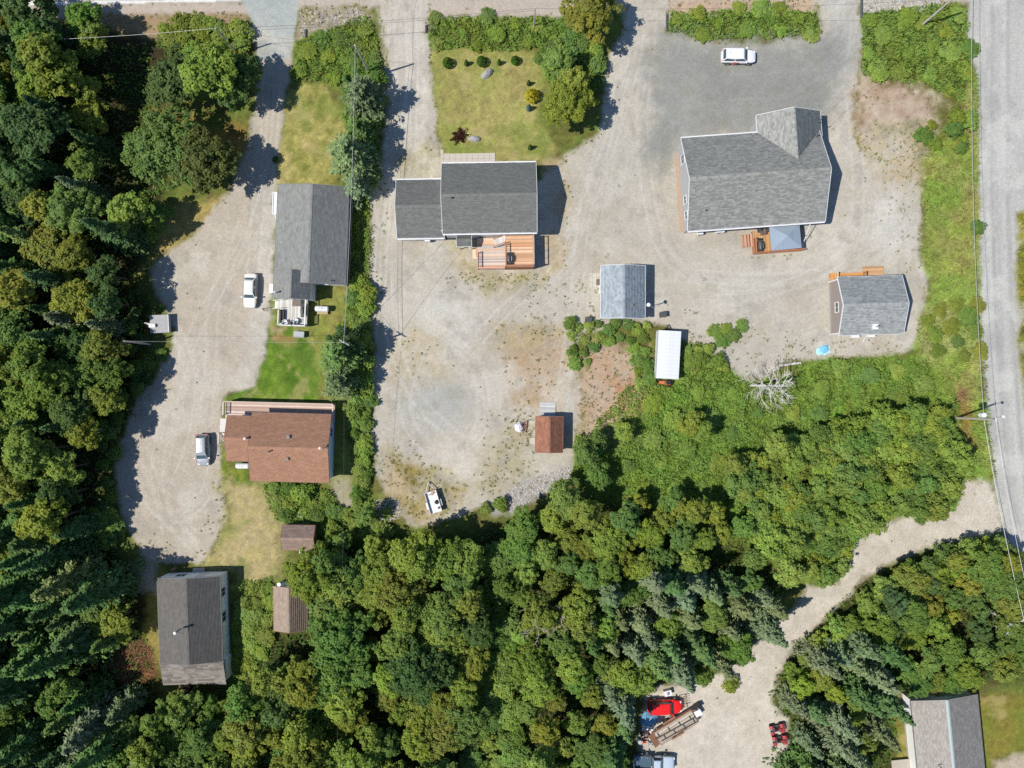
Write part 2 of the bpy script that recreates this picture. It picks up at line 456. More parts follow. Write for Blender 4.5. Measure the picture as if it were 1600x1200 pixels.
paint([(630, 728), (700, 738), (722, 770), (700, 790), (660, 780), (640, 765)], A(128, 118, 60), A(154, 136, 78), soft=10, veg=0.6)
paint([(598, 510), (690, 510), (700, 590), (640, 600), (600, 580)], A(186, 172, 146), A(176, 160, 122), soft=20, veg=0.2, amt=0.6)
paint([(760, 690), (830, 650), (835, 740), (790, 770), (750, 770)], A(184, 172, 148), A(150, 140, 92), soft=16, veg=0.3, amt=0.7)
paint([(735, 400), (760, 425), (850, 425), (850, 450), (760, 460), (720, 430), (700, 375), (745, 372)], A(160, 150, 92), A(184, 172, 140), soft=10, veg=0.4, amt=0.8)
paint([(840, 245), (880, 250), (890, 300), (880, 420), (850, 440), (845, 372), (872, 360)], A(186, 166, 136), A(172, 154, 112), soft=8, veg=0.3, amt=0.8)
paint([(610, 255), (640, 215), (690, 225), (690, 282), (620, 282)], A(176, 166, 128), A(198, 190, 172), soft=10, veg=0.3, amt=0.9)
# blue-grey coarse stone strip at the foot of the yard
paint([(762, 792), (800, 760), (850, 742), (893, 728), (896, 745), (850, 770), (800, 798), (770, 808)], A(176, 172, 170), A(160, 156, 152), soft=6, veg=0.05)
# fade weeds into the gravel edges
edge = np.clip(1 - np.abs(m_y - 0.5) * 2, 0, 1)
# wheel ruts and brushed gravel (compaction marks)
lane = mask([(592, -6), (668, -6), (690, 260), (620, 290), (625, 480), (585, 520), (578, 420), (594, 250)], 20, 4)
C *= (1 + lane * (vnoise(GX * 0.32 + GY * 0.012, GY * 0.006, 61) - 0.5) * 0.30)[..., None]
rr = np.hypot(GX - 300, GY - 640); th = np.arctan2(GY - 640, GX - 300)
C *= (1 + m_dr * (vnoise(rr * 0.28, th * 2.0, 62) - 0.5) * 0.12)[..., None]
rr = np.hypot(GX - 1130, GY - 20); th = np.arctan2(GY - 20, GX - 1130)
C *= (1 + d_y * (vnoise(rr * 0.22, th * 3.0, 63) - 0.5) * 0.09)[..., None]
for pts in ([(640, 20), (640, 270), (610, 330), (600, 480)], [(652, 20), (650, 260), (618, 340), (612, 500)], [(300, 800), (250, 760), (230, 700), (260, 640)], [(270, 830), (215, 780), (208, 700), (250, 610)], [(980, 120), (960, 250), (930, 380), (900, 470)]):
    mixc(A(205, 199, 188), along(pts, 4) * 0.35 * np.clip(d_y + m_dr, 0, 1))
dirt = ramp(fbm(GX, GY, 46, 131, 5, .62), .50, .66) * np.clip(d_y + m_dr, 0, 1)
mixc(A(174, 164, 148), dirt * .38)
pale = ramp(fbm(GX, GY, 60, 141, 5, .62), .52, .64) * np.clip(d_y + m_dr, 0, 1)
mixc(A(206, 201, 190), pale * .42)
dark = ramp(fbm(GX, GY, 22, 151, 4, .6), .60, .70) * np.clip(d_y + m_dr, 0, 1)
mixc(A(152, 150, 144), dark * .35)
def rut(pts, c, w=3.6, am=.5, gauge=8.5):
    p = np.asarray(pts, float); t_ = np.linspace(0, 1, len(p)); tt = np.linspace(0, 1, 26)
    # smooth path by repeated corner cutting
    for _ in range(3):
        q = [p[0]]
        for a, b in zip(p[:-1], p[1:]): q += [a * .75 + b * .25, a * .25 + b * .75]
        p = np.array(q + [p[-1]])
    d = np.gradient(p, axis=0); n = np.stack([-d[:, 1], d[:, 0]], -1); n /= np.linalg.norm(n, axis=1, keepdims=True) + 1e-9
    for sg in (-1, 1):
        k = along([tuple(v) for v in p + n * sg * gauge], w) * (.35 + .65 * n_sm + .3 * (n_mid - .5))
        mixc(A(*c), np.clip(k * am, 0, 1) * np.clip(d_y + m_dr, 0, 1))
for pts in ([(430, 100), (425, 220), (410, 330), (360, 420), (300, 520), (262, 640), (240, 740), (262, 830)], [(420, 120), (415, 240), (380, 360), (330, 470), (330, 560), (320, 660)], [(405, 300), (394, 430)], [(250, 480), (300, 560), (290, 680), (240, 790), (300, 850)], [(210, 720), (250, 820), (320, 790), (340, 700)]):
    rut(pts, (204, 200, 192)); rut([(x + 13, y + 5) for x, y in pts], (162, 154, 142), 2.8, .34)
for pts in ([(640, 10), (645, 120), (640, 250), (604, 330), (600, 480), (640, 620), (720, 690)], [(625, 20), (628, 150), (600, 300), (592, 460), (600, 600)], [(1000, 20), (985, 130), (940, 260), (880, 420), (800, 470), (720, 560)], [(1015, 60), (1000, 180), (1010, 300), (1040, 420), (1150, 440), (1280, 430)], [(990, 60), (950, 200), (910, 330), (900, 480), (880, 600), (870, 700)], [(1320, 30), (1315, 110), (1240, 160), (1120, 165), (1040, 190)], [(1330, 150), (1345, 300), (1330, 400), (1230, 450), (1120, 470)], [(1325, 60), (1290, 100), (1200, 105), (1120, 110)], [(660, 500), (750, 560), (760, 680), (680, 720), (620, 640), (660, 540)]):
    rut(pts, (206, 204, 198)); rut([(x + 14, y + 6) for x, y in pts], (160, 157, 150), 2.8, .34)
m_lot = mask(lot, 24, 8); mixc(A(140, 141, 137), m_lot * .78)
# --- lawns
paint([(672, 80), (700, 76), (832, 80), (850, 110), (846, 150), (835, 190), (868, 228), (870, 240), (838, 252), (692, 252), (682, 180)], A(160, 152, 92), A(136, 142, 72), soft=3, wob=4, veg=0.9, own=G_LAWN)
paint([(745, 110), (840, 110), (835, 220), (770, 235), (735, 170)], A(176, 162, 108), A(156, 152, 90), soft=30, veg=0.9, amt=0.6)
paint([(448, 140), (470, 132), (505, 132), (528, 160), (540, 200), (520, 300), (430, 296), (438, 230), (444, 175)], A(140, 142, 72), A(164, 154, 94), soft=4, wob=5, veg=0.9, own=G_LAWN)
paint([(420, 505), (450, 500), (486, 520), (500, 560), (495, 628), (352, 628), (365, 612), (398, 604), (414, 560)], A(80, 118, 32), A(104, 132, 44), soft=3, wob=5, veg=1, own=G_LAWN)
paint([(426, 470), (500, 440), (560, 440), (560, 520), (530, 620), (555, 660), (548, 760), (520, 750), (500, 620), (490, 520), (430, 500)], A(150, 144, 80), A(124, 134, 62), soft=8, veg=0.9)
paint([(422, 528), (440, 524), (466, 530), (462, 538), (436, 538)], A(184, 152, 122), A(160, 120, 84), soft=4, veg=0.2)
paint([(424, 512), (444, 512), (446, 520), (424, 522)], A(190, 160, 130), soft=5, veg=0.2)
paint([(344, 740), (390, 756), (420, 760), (436, 800), (442, 870), (420, 905), (395, 930), (385, 960), (378, 885), (315, 882), (340, 850), (356, 812)], A(184, 168, 128), A(164, 152, 102), soft=14, wob=14, veg=0.8, own=G_LAWN)
paint([(348, 620), (356, 622), (358, 750), (348, 750)], A(112, 126, 46), soft=4, veg=0.9)
paint([(355, 730), (392, 735), (395, 756), (365, 760)], A(104, 130, 42), A(140, 138, 66), soft=6, veg=0.9)
paint([(520, 745), (548, 745), (556, 790), (540, 800), (520, 770)], A(172, 168, 150), A(156, 150, 118), soft=6, veg=0.2)
paint([(242, 905), (250, 915), (252, 1040), (240, 1040), (222, 1010), (228, 950)], A(160, 142, 82), A(120, 118, 54), soft=6, veg=0.8)
paint([(205, 880), (246, 880), (246, 925), (215, 920)], A(168, 162, 152), A(150, 146, 136), soft=6, veg=0.1)
paint([(548, 300), (578, 300), (574, 420), (545, 440)], A(104, 104, 50), A(128, 118, 60), soft=5, veg=0.9)
# --- right verge of long grass
paint([(1440, 250), (1500, 170), (1528, 110), (1533, 300), (1536, 500), (1545, 655), (1552, 745), (1500, 752), (1480, 640), (1440, 565), (1428, 545), (1446, 490), (1452, 430), (1440, 400)], A(146, 156, 84), A(116, 142, 62), soft=6, wob=11, veg=1)
paint([(1440, 250), (1500, 170), (1528, 110), (1533, 300), (1536, 500), (1545, 655), (1552, 745), (1500, 752), (1480, 640), (1440, 565), (1428, 545), (1446, 490), (1452, 430), (1440, 400)], A(172, 158, 104), A(150, 148, 84), soft=6, veg=1, amt=.5 * ramp(fbm(GX, GY, 38, 211, 4), .48, .66))
paint([(1440, 480), (1530, 470), (1540, 560), (1440, 560)], A(164, 166, 110), A(132, 150, 74), soft=10, veg=1)
paint([(1495, 600), (1515, 605), (1520, 700), (1500, 720), (1490, 650)], A(152, 122, 92), A(140, 130, 60), soft=6, veg=0.6)
# --- right road
paint([(1514, -10), (1740, -10), (1740, 1340), (1640, 1340), (1612, 960), (1592, 895), (1574, 860), (1556, 770), (1545, 660), (1534, 500), (1530, 330), (1530, 130), (1512, 60)], A(186, 185, 180), A(178, 178, 174), soft=4, wob=3, veg=0, own=G_ROAD)
rx = 1527 + np.interp(GY, [0, 300, 500, 660, 770, 900], [3, 2, 8, 20, 30, 65])
for off, w, c in ((14, 5, (194, 193, 188)), (38, 6, (192, 190, 184)), (26, 8, (174, 175, 172))):
    mixc(A(*c), np.clip(1 - np.abs(GX - rx - off) / w, 0, 1) * 0.6 * (OWN == G_ROAD))
C *= (1 + (OWN == G_ROAD) * (vnoise((GX - rx) * 0.4, GY * 0.02, 64) - 0.5) * 0.13)[..., None]
paint([(1590, 330), (1740, 300), (1740, 640), (1600, 640), (1592, 560), (1587, 430)], A(126, 134, 52), A(150, 140, 64), soft=5, veg=1)
# --- gravel track, bottom right
track = [(1500, 756), (1520, 750), (1548, 752), (1562, 800), (1566, 830), (1540, 838), (1480, 846), (1440, 856), (1390, 882), (1345, 908), (1296, 956), (1250, 1004), (1216, 1050), (1206, 1104), (1230, 1120), (1232, 1170), (1212, 1185), (1212, 1340), (980, 1340), (1000, 1150), (1010, 1080), (1070, 1068), (1130, 1050), (1160, 1016), (1202, 982), (1252, 938), (1262, 915), (1308, 912), (1322, 832), (1400, 812), (1478, 802)]
paint(track, A(194, 185, 171), A(205, 197, 184), soft=5, wob=6, veg=0.02, own=G_TRACK)
# corner lawn and its slab of gravel
paint([(1400, 1085), (1740, 1085), (1740, 1178), (1560, 1182), (1545, 1215), (1400, 1340)], A(142, 132, 62), A(110, 116, 46), soft=8, veg=0.9, own=G_LAWN)
paint([(1552, 1188), (1600, 1178), (1740, 1172), (1740, 1340), (1545, 1340)], A(188, 176, 156), A(180, 168, 148), soft=5, veg=0.05, own=G_EAST)
# speckle
C *= (1 + (n_tiny - 0.5) * (0.10 + 0.16 * VEG))[..., None]
C *= (1 + (n_sm - 0.5) * (0.10 + 0.5 * VEG) + (n_mid - 0.5) * (0.12 + 0.35 * VEG))[..., None]
C *= (1 + (n_big - 0.5) * 0.14)[..., None]
fine = fbm(GX, GY, 5.5, 161, 3)
C *= (1 + (fine - .5) * (.10 + .55 * VEG))[..., None]
g2 = ramp(fbm(GX, GY, 34, 171, 4), .52, .68) * (OWN == G_LAWN); mixc(A(112, 134, 58), g2 * .45)
g3 = ramp(fbm(GX, GY, 26, 181, 4), .56, .70) * (OWN == G_LAWN); mixc(A(190, 172, 122), g3 * .4)
# road: worn wheel paths, patches and cracks
on = (OWN == G_ROAD) * 1.0
mixc(A(160, 160, 157), on * np.clip(1 - np.abs(GX - rx - 21) / 4.5, 0, 1) * .75 * (.4 + n_mid)); mixc(A(160, 160, 157), on * np.clip(1 - np.abs(GX - rx - 46) / 4.5, 0, 1) * .75 * (.4 + n_mid))
mixc(A(206, 205, 200), on * ramp(fbm(GX, GY, 40, 191, 4), .56, .68) * .5); mixc(A(150, 151, 150), on * ramp(fbm(GX, GY * .4, 24, 195, 4), .60, .70) * .4)
cr = np.abs(fbm(GX, GY * .7, 30, 197, 4) - .5); mixc(A(128, 128, 126), on * np.clip(1 - cr / .006, 0, 1) * .4)
# small weeds and stains that belong to the gravel
wd = ramp(fbm(GX, GY, 16, 71, 4), 0.56, 0.66) * np.clip(edge * 1.6 + 0.10 * d_y + 0.04 * m_dr, 0, 1) * (VEG < 0.3)
mixc(A(132, 124, 66), np.clip(wd, 0, 0.75))
np.clip(C, 0.008, 0.85, out=C)

def ground_mat(name, fine=26.0, amp=0.35, bump=0.5):
    m, t, b, out = new_mat(name)
    L = t.links
    at = N(t, "ShaderNodeAttribute", attribute_name="Col")
    vg = N(t, "ShaderNodeAttribute", attribute_name="tint")
    tc = N(t, "ShaderNodeTexCoord")
    n1 = N(t, "ShaderNodeTexNoise"); n1.inputs['Scale'].default_value = 5.5; n1.inputs['Detail'].default_value = 6; n1.inputs['Roughness'].default_value = 0.75
    n2 = N(t, "ShaderNodeTexVoronoi"); n2.inputs['Scale'].default_value = 7.0
    L.new(tc.outputs['Object'], n1.inputs['Vector']); L.new(tc.outputs['Object'], n2.inputs['Vector'])
    lo = N(t, "ShaderNodeMapRange"); lo.inputs[3].default_value = 0.13; lo.inputs[4].default_value = 0.5
    L.new(vg.outputs['Fac'], lo.inputs[0])
    c = N(t, "ShaderNodeMath", operation='SUBTRACT'); c.inputs[1].default_value = 0.5; L.new(n1.outputs[0], c.inputs[0])
    k = N(t, "ShaderNodeMath", operation='MULTIPLY_ADD'); k.inputs[2].default_value = 1.0
    dbl = N(t, "ShaderNodeMath", operation='MULTIPLY'); dbl.inputs[1].default_value = 3.2
    L.new(c.outputs[0], dbl.inputs[0]); L.new(dbl.outputs[0], k.inputs[0]); L.new(lo.outputs[0], k.inputs[1])
    # single stones: a few lighter, a few darker cells
    pr = N(t, "ShaderNodeMapRange"); pr.inputs[3].default_value = 0.90; pr.inputs[4].default_value = 1.10
    sx = N(t, "ShaderNodeSeparateColor"); L.new(n2.outputs['Color'], sx.inputs[0]); L.new(sx.outputs[0], pr.inputs[0])
    mm = N(t, "ShaderNodeMath", operation='MULTIPLY'); L.new(k.outputs[0], mm.inputs[0]); L.new(pr.outputs[0], mm.inputs[1])
    cl = N(t, "ShaderNodeMath", operation='MAXIMUM'); cl.inputs[1].default_value = 0.25; L.new(mm.outputs[0], cl.inputs[0])
    sc = N(t, "ShaderNodeVectorMath", operation='SCALE'); L.new(at.outputs['Color'], sc.inputs[0]); L.new(cl.outputs[0], sc.inputs['Scale'])
    L.new(sc.outputs[0], b.inputs['Base Color'])
    b.inputs['Roughness'].default_value = 0.92; b.inputs['Specular IOR Level'].default_value = 0.15
    n3 = N(t, "ShaderNodeTexNoise"); n3.inputs['Scale'].default_value = 9.0; n3.inputs['Detail'].default_value = 5; n3.inputs['Roughness'].default_value = 0.7
    L.new(tc.outputs['Object'], n3.inputs['Vector'])
    bp = N(t, "ShaderNodeBump"); bp.inputs['Distance'].default_value = 0.05
    bs = N(t, "ShaderNodeMapRange"); bs.inputs[3].default_value = 0.35; bs.inputs[4].default_value = 1.0
    L.new(vg.outputs['Fac'], bs.inputs[0]); L.new(bs.outputs[0], bp.inputs['Strength'])
    L.new(n3.outputs[0], bp.inputs['Height']); L.new(bp.outputs[0], b.inputs['Normal'])
    return m
GMAT = ground_mat("ground_surface")

relief = (n_mid - 0.5) * 0.05 * (0.2 + VEG) + (n_sm - 0.5) * 0.05 * VEG
relief = np.clip(relief, -0.04, 0.04) - 0.02
vid = np.arange(NYg * NXg).reshape(NYg, NXg)
quads_all = np.stack([vid[1:, :-1], vid[1:, 1:], vid[:-1, 1:], vid[:-1, :-1]], -1)
own_q = OWN[:-1, :-1]
VX = (GX - 800) * S; VY = (600 - GY) * S
Vall = np.stack([VX, VY, relief], -1).reshape(-1, 3)
Call = C.reshape(-1, 3); Tall = VEG.reshape(-1)
def ground_piece(code, name, label, cat, ring=False):
    q = quads_all[own_q == code]
    if not len(q): return
    u, inv = np.unique(q, return_inverse=True)
    V = Vall[u]; Cc = Call[u]; Tt = Tall[u]; Q = inv.reshape(-1, 4)
    if ring:   # the land beyond the picture, joined to the same sheet
        x0, x1, y0, y1 = VX.min(), VX.max(), VY.min(), VY.max()
        B = 900.0
        n = len(V)
        add = np.array([(x0, y0, -.03), (x1, y0, -.03), (x1, y1, -.03), (x0, y1, -.03), (-B, -B, -.03), (B, -B, -.03), (B, B, -.03), (-B, B, -.03)])
        V = np.vstack([V, add]); Cc = np.vstack([Cc, np.tile(np.asarray(A(96, 104, 54)), (8, 1))]); Tt = np.concatenate([Tt, np.ones(8)])
        Q = np.vstack([Q, [[n + 4, n + 5, n + 1, n], [n + 5, n + 6, n + 2, n + 1], [n + 6, n + 7, n + 3, n + 2], [n + 7, n + 4, n, n + 3]]])
    me = np_mesh(name, V, Q, GMAT, tint=Tt, col=Cc, smooth=True)
    o = link(name, me); tag(o, label, cat, kind="structure")
    return o
ground_piece(G_GROUND, "ground", "rough ground of straw grass, weeds and leaf litter under the woods and thickets", "ground", ring=True)
ground_piece(G_ROAD, "road", "pale grey gravel-dusted road running past the street lamp", "road")
ground_piece(G_TOP, "street", "pale street with pinkish gravel shoulder across the driveway mouths", "street")
ground_piece(G_YARD, "gravel_yard", "pale gravel yard between the dark-roofed and grey-roofed houses", "yard")
ground_piece(G_DRIVE, "gravel_driveway", "packed beige gravel driveway where the sedan and hatchback stand", "driveway")
ground_piece(G_LOT, "parking_lot", "dark crushed-stone parking lot under the white lettered car", "parking lot")
for code, nm, lb, ct in ((G_LAWN, "lawn", "mown lawns of tan and green grass beside the houses", "lawn"), (G_TRACK, "gravel_track", "pinkish gravel track winding through the trees to the flatbed trailer", "track"), (G_APRON, "paved_apron", "blue-grey paved driveway mouth at the street", "apron"), (G_EAST, "gravel_path", "beige gravel path by the white-walled house", "path")):
    ground_piece(code, nm, lb, ct)
def veg_at(px, py):
    i = np.clip(((px - gx[0]) / STEP).astype(int), 0, NXg - 1); j = np.clip(((py - gy[0]) / STEP).astype(int), 0, NYg - 1)
    return VEG[j, i], OWN[j, i], C[j, i]
# ------------------------------------------------------------------ building materials
def shingle_mat(name, rgb, amt):
    return pm(name, rgb, rough=0.9, var=0.16, scale=1.2, bump=0.35, bscale=60, spec=0.2, attr="tint", attr_amt=amt)
SH_GREY = shingle_mat("shingle_grey", A(158, 159, 155), 0.24)
SH_DARK = shingle_mat("shingle_dark_grey", A(128, 129, 126), 0.14)
SH_MID = shingle_mat("shingle_mid_grey", A(140, 142, 140), 0.15)
SH_BROWN = shingle_mat("shingle_brown", A(178, 136, 112), 0.12)
SH_RUST = shingle_mat("shingle_rust", A(156, 110, 90), 0.22)
SH_TAUPE = shingle_mat("shingle_taupe", A(108, 106, 103), 0.14)
SH_TAUPE2 = shingle_mat("shingle_weathered", A(140, 134, 128), 0.35)
SH_UMBER = shingle_mat("shingle_umber", A(168, 144, 132), 0.15)
SH_TAN = shingle_mat("shingle_tan", A(164, 147, 133), 0.14)
SH_LIGHT = shingle_mat("shingle_light_grey", A(166, 170, 170), 0.20)
SH_BLUE = shingle_mat("shingle_pale_blue", A(160, 170, 178), 0.20)
SH_WARM = shingle_mat("shingle_warm_grey", A(164, 159, 154), 0.16)
def siding(name, rgb): return pm(name, rgb, rough=0.65, var=0.08, scale=1.0, wave=('Z', 3.2, 0.15))
W_WHITE = siding("siding_white", (0.72, 0.73, 0.74))
W_BLUE = siding("siding_blue_grey", (.50, .64, .76))
W_CYAN = siding("siding_pale_blue", (.80, .84, .86))
W_GREY = siding("siding_grey", (0.34, 0.35, 0.36))
W_TAUPE = siding("siding_taupe", (0.26, 0.22, 0.20))
W_BROWN = siding("siding_brown", (0.24, 0.13, 0.08))
TRIM = pm("trim_white", (0.62, 0.63, 0.65), rough=0.5, var=0.06)
TRIM_BROWN = pm("trim_brown", A(150, 106, 88), rough=0.6, var=0.1)
TRIM_GREY = pm("trim_grey", (0.16, 0.16, 0.16), rough=0.6, var=0.1)
CONC = pm("concrete", A(200, 192, 180), rough=0.9, var=0.12, bump=0.3)
FOUND = pm("foundation", (0.32, 0.31, 0.30), rough=0.9, var=0.15, bump=0.3)
GLASS = glass_mat("window_glass", (0.05, 0.065, 0.08))
WOOD_NEW = pm("wood_cedar", A(204, 150, 108), rough=0.8, var=0.22, scale=1.4, objvar=0.20, stretch=(1, 9, 9), objcol=True)
METAL = pm("metal_galvanised", (0.42, 0.43, 0.44), rough=0.4, metal=0.7, var=0.15)
BLACK = pm("black_plastic", (0.02, 0.02, 0.022), rough=0.45, var=0.2)
DKGREY = pm("dark_grey_metal", (0.06, 0.065, 0.07), rough=0.45, var=0.2)
WHITE = pm("white_enamel", (0.63, 0.64, 0.66), rough=0.35, var=0.05)
RUST = pm("rusty_steel", (0.23, 0.12, 0.075), rough=0.85, var=0.5, scale=4, bump=0.3)

def rotm(x, y, z, ang): return Matrix.Translation((x, y, z)) @ Matrix.Rotation(ang, 4, 'Z')
MAXT = [0]

def slope_shingles(mb_v, mb_q, mb_t, L, hw, he, hr, side, rnd, ex=0.2, T=None, lift=1.0):
    """shingle tabs on one slope; side -1 is the y<0 slope"""
    sl = math.hypot(hw, hr - he); cy, cz = hw / sl, (hr - he) / sl
    nrow = max(1, int(sl / ex)); ex = sl / nrow
    for r in range(nrow):
        x = -L / 2 - rnd.random() * 0.4
        while x < L / 2:
            w = rnd.uniform(0.24, 0.62)
            a, b = max(x, -L / 2), min(x + w - 0.012, L / 2); x += w
            if b - a < 0.03: continue
            d0, d1 = r * ex - (0.03 if r == 0 else 0.0), (r + 1) * ex + 0.02
            lift0 = (0.012 + rnd.random() * 0.009) * lift; lift1 = 0.003 * lift
            def pt(xx, d, l): return (xx, side * (hw - d * cy + l * cz), he + d * cz + l * cy)
            q = [pt(a, d0, lift0), pt(b, d0, lift0), pt(b, d1, lift1), pt(a, d1, lift1), pt(a, d0, 0.0), pt(b, d0, 0.0)]
            if T is not None: q = [tuple(T @ Vector(p)) for p in q]
            n = len(mb_v); mb_v.extend(q)
            f = [(n, n + 1, n + 2, n + 3), (n + 4, n + 5, n + 1, n)]
            if side > 0: f = [tuple(reversed(k)) for k in f]
            mb_q.extend(f); tv = rnd.random() ** 1.1; mb_t.extend([tv] * 6)

def volume(parent, x, y, ang, L, W, he, hr, wall, roof, trim, over=0.38, rake=0.25, ex=0.2, seed=1, windows=(), gutter=False, wall_cut=(0, 0), zbase=0.0, cap=True, gable_trim=True):
    """a gabled volume, its ridge along local x; L and W are those of the roof"""
    T = rotm(x, y, 0, ang); rnd = random.Random(seed)
    hw = W / 2; pitch = (hr - he) / hw
    lw, ww = L / 2 - rake, hw - over
    xa, xb = -lw + wall_cut[0], lw - wall_cut[1]
    top = he + over * pitch - 0.02; rtop = hr - 0.02
    mb = MB().mat(wall); mb.T = T
    mb.add([(xa, -ww, zbase), (xa, ww, zbase), (xa, ww, top), (xa, 0, rtop), (xa, -ww, top), (xb, -ww, zbase), (xb, ww, zbase), (xb, ww, top), (xb, 0, rtop), (xb, -ww, top)],
           [(0, 1, 2, 3, 4), (9, 8, 7, 6, 5), (0, 4, 9, 5), (1, 6, 7, 2), (2, 7, 8, 3), (3, 8, 9, 4), (0, 5, 6, 1)])
    w = mb.build("wall", parent, fix=True)
    if zbase < 0.1:
        mb = MB().mat(FOUND); mb.T = T; mb.box(xa - 0.02, xb + 0.02, -ww - 0.02, ww + 0.02, -0.03, 0.35); mb.build("foundation", parent)
    th = 0.09
    mb = MB().mat(roof); mb.T = T
    e = L / 2
    mb.add([(-e, -hw, he), (e, -hw, he), (e, 0, hr), (-e, 0, hr), (e, hw, he), (-e, hw, he),
            (-e, -hw, he - th), (e, -hw, he - th), (e, 0, hr - th), (-e, 0, hr - th), (e, hw, he - th), (-e, hw, he - th)],
           [(0, 1, 2, 3), (3, 2, 4, 5), (7, 6, 9, 8), (8, 9, 11, 10), (6, 7, 1, 0), (11, 5, 4, 10), (6, 0, 3, 9), (9, 3, 5, 11), (7, 8, 2, 1), (8, 10, 4, 2)])
    r = mb.build("roof", parent)
    me = r.data; a = me.attributes.new("tint", 'FLOAT', 'POINT'); a.data.foreach_set("value", [0.5] * len(me.vertices))
    v, q, tt = [], [], []
    for side in (-1, 1): slope_shingles(v, q, tt, L - 0.02, hw, he, hr, side, rnd, ex, T, 0.18 if abs(ang) > 1 else 1.0)
    if cap:   # ridge caps
        xx = -e
        while xx < e - 0.05:
            b = min(xx + 0.27, e); n = len(v); lift = 0.05
            pts = [(xx, -0.16, hr - 0.16 * pitch + lift), (b, -0.16, hr - 0.16 * pitch + lift - 0.015), (b, 0, hr + lift - 0.015), (xx, 0, hr + lift), (b, 0.16, hr - 0.16 * pitch + lift - 0.015), (xx, 0.16, hr - 0.16 * pitch + lift)]
            v.extend([tuple(T @ Vector(p)) for p in pts]); q.extend([(n, n + 1, n + 2, n + 3), (n + 3, n + 2, n + 4, n + 5)]); tt.extend([rnd.random() * 0.8] * 6); xx = b
    me = np_mesh("shingle_tabs", np.array(v), np.array(q), roof, tint=tt)
    s = link("shingles", me, r); s["kind"] = "stuff"
    # fascia along the eaves, barge boards along the rakes
    mb = MB().mat(trim); mb.T = T
    for side in (-1, 1):
        mb.box(-e - 0.012, e + 0.012, min(side * (hw + 0.004), side * (hw + 0.05)), max(side * (hw + 0.004), side * (hw + 0.05)), he - 0.2, he + 0.012)
        if gable_trim:
            for xs in (-1, 1):
                xo = xs * (e + 0.03)
                mb.beam((xo, side * hw, he - 0.075), (xo, 0, hr - 0.075), 0.05, 0.19)
    mb.build("fascia", r)
    if gutter:
        mb = MB().mat(TRIM); mb.T = T
        for side in (-1, 1):
            mb = MB().mat(TRIM); mb.T = T
            y0 = side * (hw + 0.055); y1 = side * (hw + 0.19)
            mb.box(-e, e, min(y0, y1), max(y0, y1), he - 0.15, he - 0.13)
            yo = side * (hw + 0.175)
            mb.box(-e, e, min(yo, y1), max(yo, y1), he - 0.13, he - 0.02)
            mb.build("gutter", r)
    # windows and doors
    for it in windows:
        wname, wall_side, u, z0, ww_, wh = it[:6]
        if wall_side == 'S': base = Matrix.Translation((u, -ww, 0)) @ Matrix.Rotation(0, 4, 'Z')
        elif wall_side == 'N': base = Matrix.Translation((u, ww, 0)) @ Matrix.Rotation(math.pi, 4, 'Z')
        elif wall_side == 'W': base = Matrix.Translation((xa, u, 0)) @ Matrix.Rotation(-math.pi / 2, 4, 'Z')
        else: base = Matrix.Translation((xb, u, 0)) @ Matrix.Rotation(math.pi / 2, 4, 'Z')
        TT = T @ base
        f = MB().mat(TRIM); f.T = TT
        f.box(-ww_ / 2 - 0.1, ww_ / 2 + 0.1, -0.05, 0.02, z0 + wh, z0 + wh + 0.1)
        f.box(-ww_ / 2 - 0.1, ww_ / 2 + 0.1, -0.07, 0.02, z0 - 0.1, z0)
        f.box(-ww_ / 2 - 0.1, -ww_ / 2, -0.05, 0.02, z0, z0 + wh); f.box(ww_ / 2, ww_ / 2 + 0.1, -0.05, 0.02, z0, z0 + wh)
        if wname == "window":
            f.box(-0.025, 0.025, -0.045, 0.02, z0, z0 + wh)
            fo = f.build("window", parent)
            p = MB().mat(GLASS); p.T = TT; p.box(-ww_ / 2, -0.025, -0.02, 0.01, z0, z0 + wh); p.box(0.025, ww_ / 2, -0.02, 0.01, z0, z0 + wh)
            p.build("pane", fo)
        else:
            p = MB().mat(it[6] if len(it) > 6 else WHITE); p.T = TT; p.box(-ww_ / 2, ww_ / 2, -0.03, 0.01, z0, z0 + wh)
            po = p.build("door", parent)
            f.build("door_frame", po)
            h = MB().mat(METAL); h.T = TT; h.tube((ww_ / 2 - 0.12, -0.03, z0 + 1), (ww_ / 2 - 0.12, -0.1, z0 + 1), 0.03); h.build("handle", po)
    return T

def vent_pipe(parent, x, y, z, h, r=0.09, m=None, name="flue", capm=None):
    mb = MB().mat(m or METAL); mb.tube((x, y, z - 0.25), (x, y, z + h), r, 10)
    mb.mat(capm or WHITE); mb.lathe([(r * 0.6, h + 0.0), (r * 1.7, h + 0.04), (r * 1.5, h + 0.12), (0.01, h + 0.2)], 10, (x, y, z))
    return mb.build(name, parent)
def box_vent(parent, x, y, z, s=0.32):
    mb = MB().mat(METAL); mb.box(x - s / 2, x + s / 2, y - s / 2, y + s / 2, z - 0.1, z + 0.16); mb.mat(TRIM_GREY); mb.box(x - s / 2 - 0.04, x + s / 2 + 0.04, y - s / 2 - 0.04, y + s / 2 + 0.04, z + 0.16, z + 0.2)
    return mb.build("roof_vent", parent)

D = math.radians
def local(px, py, c, ang, h=0):
    """local coordinates, in a thing standing at c and turned by ang, of the point seen at a photograph pixel"""
    x, y = P(px, py, h); dx, dy = x - c[0], y - c[1]
    return (dx * math.cos(ang) + dy * math.sin(ang), -dx * math.sin(ang) + dy * math.cos(ang))

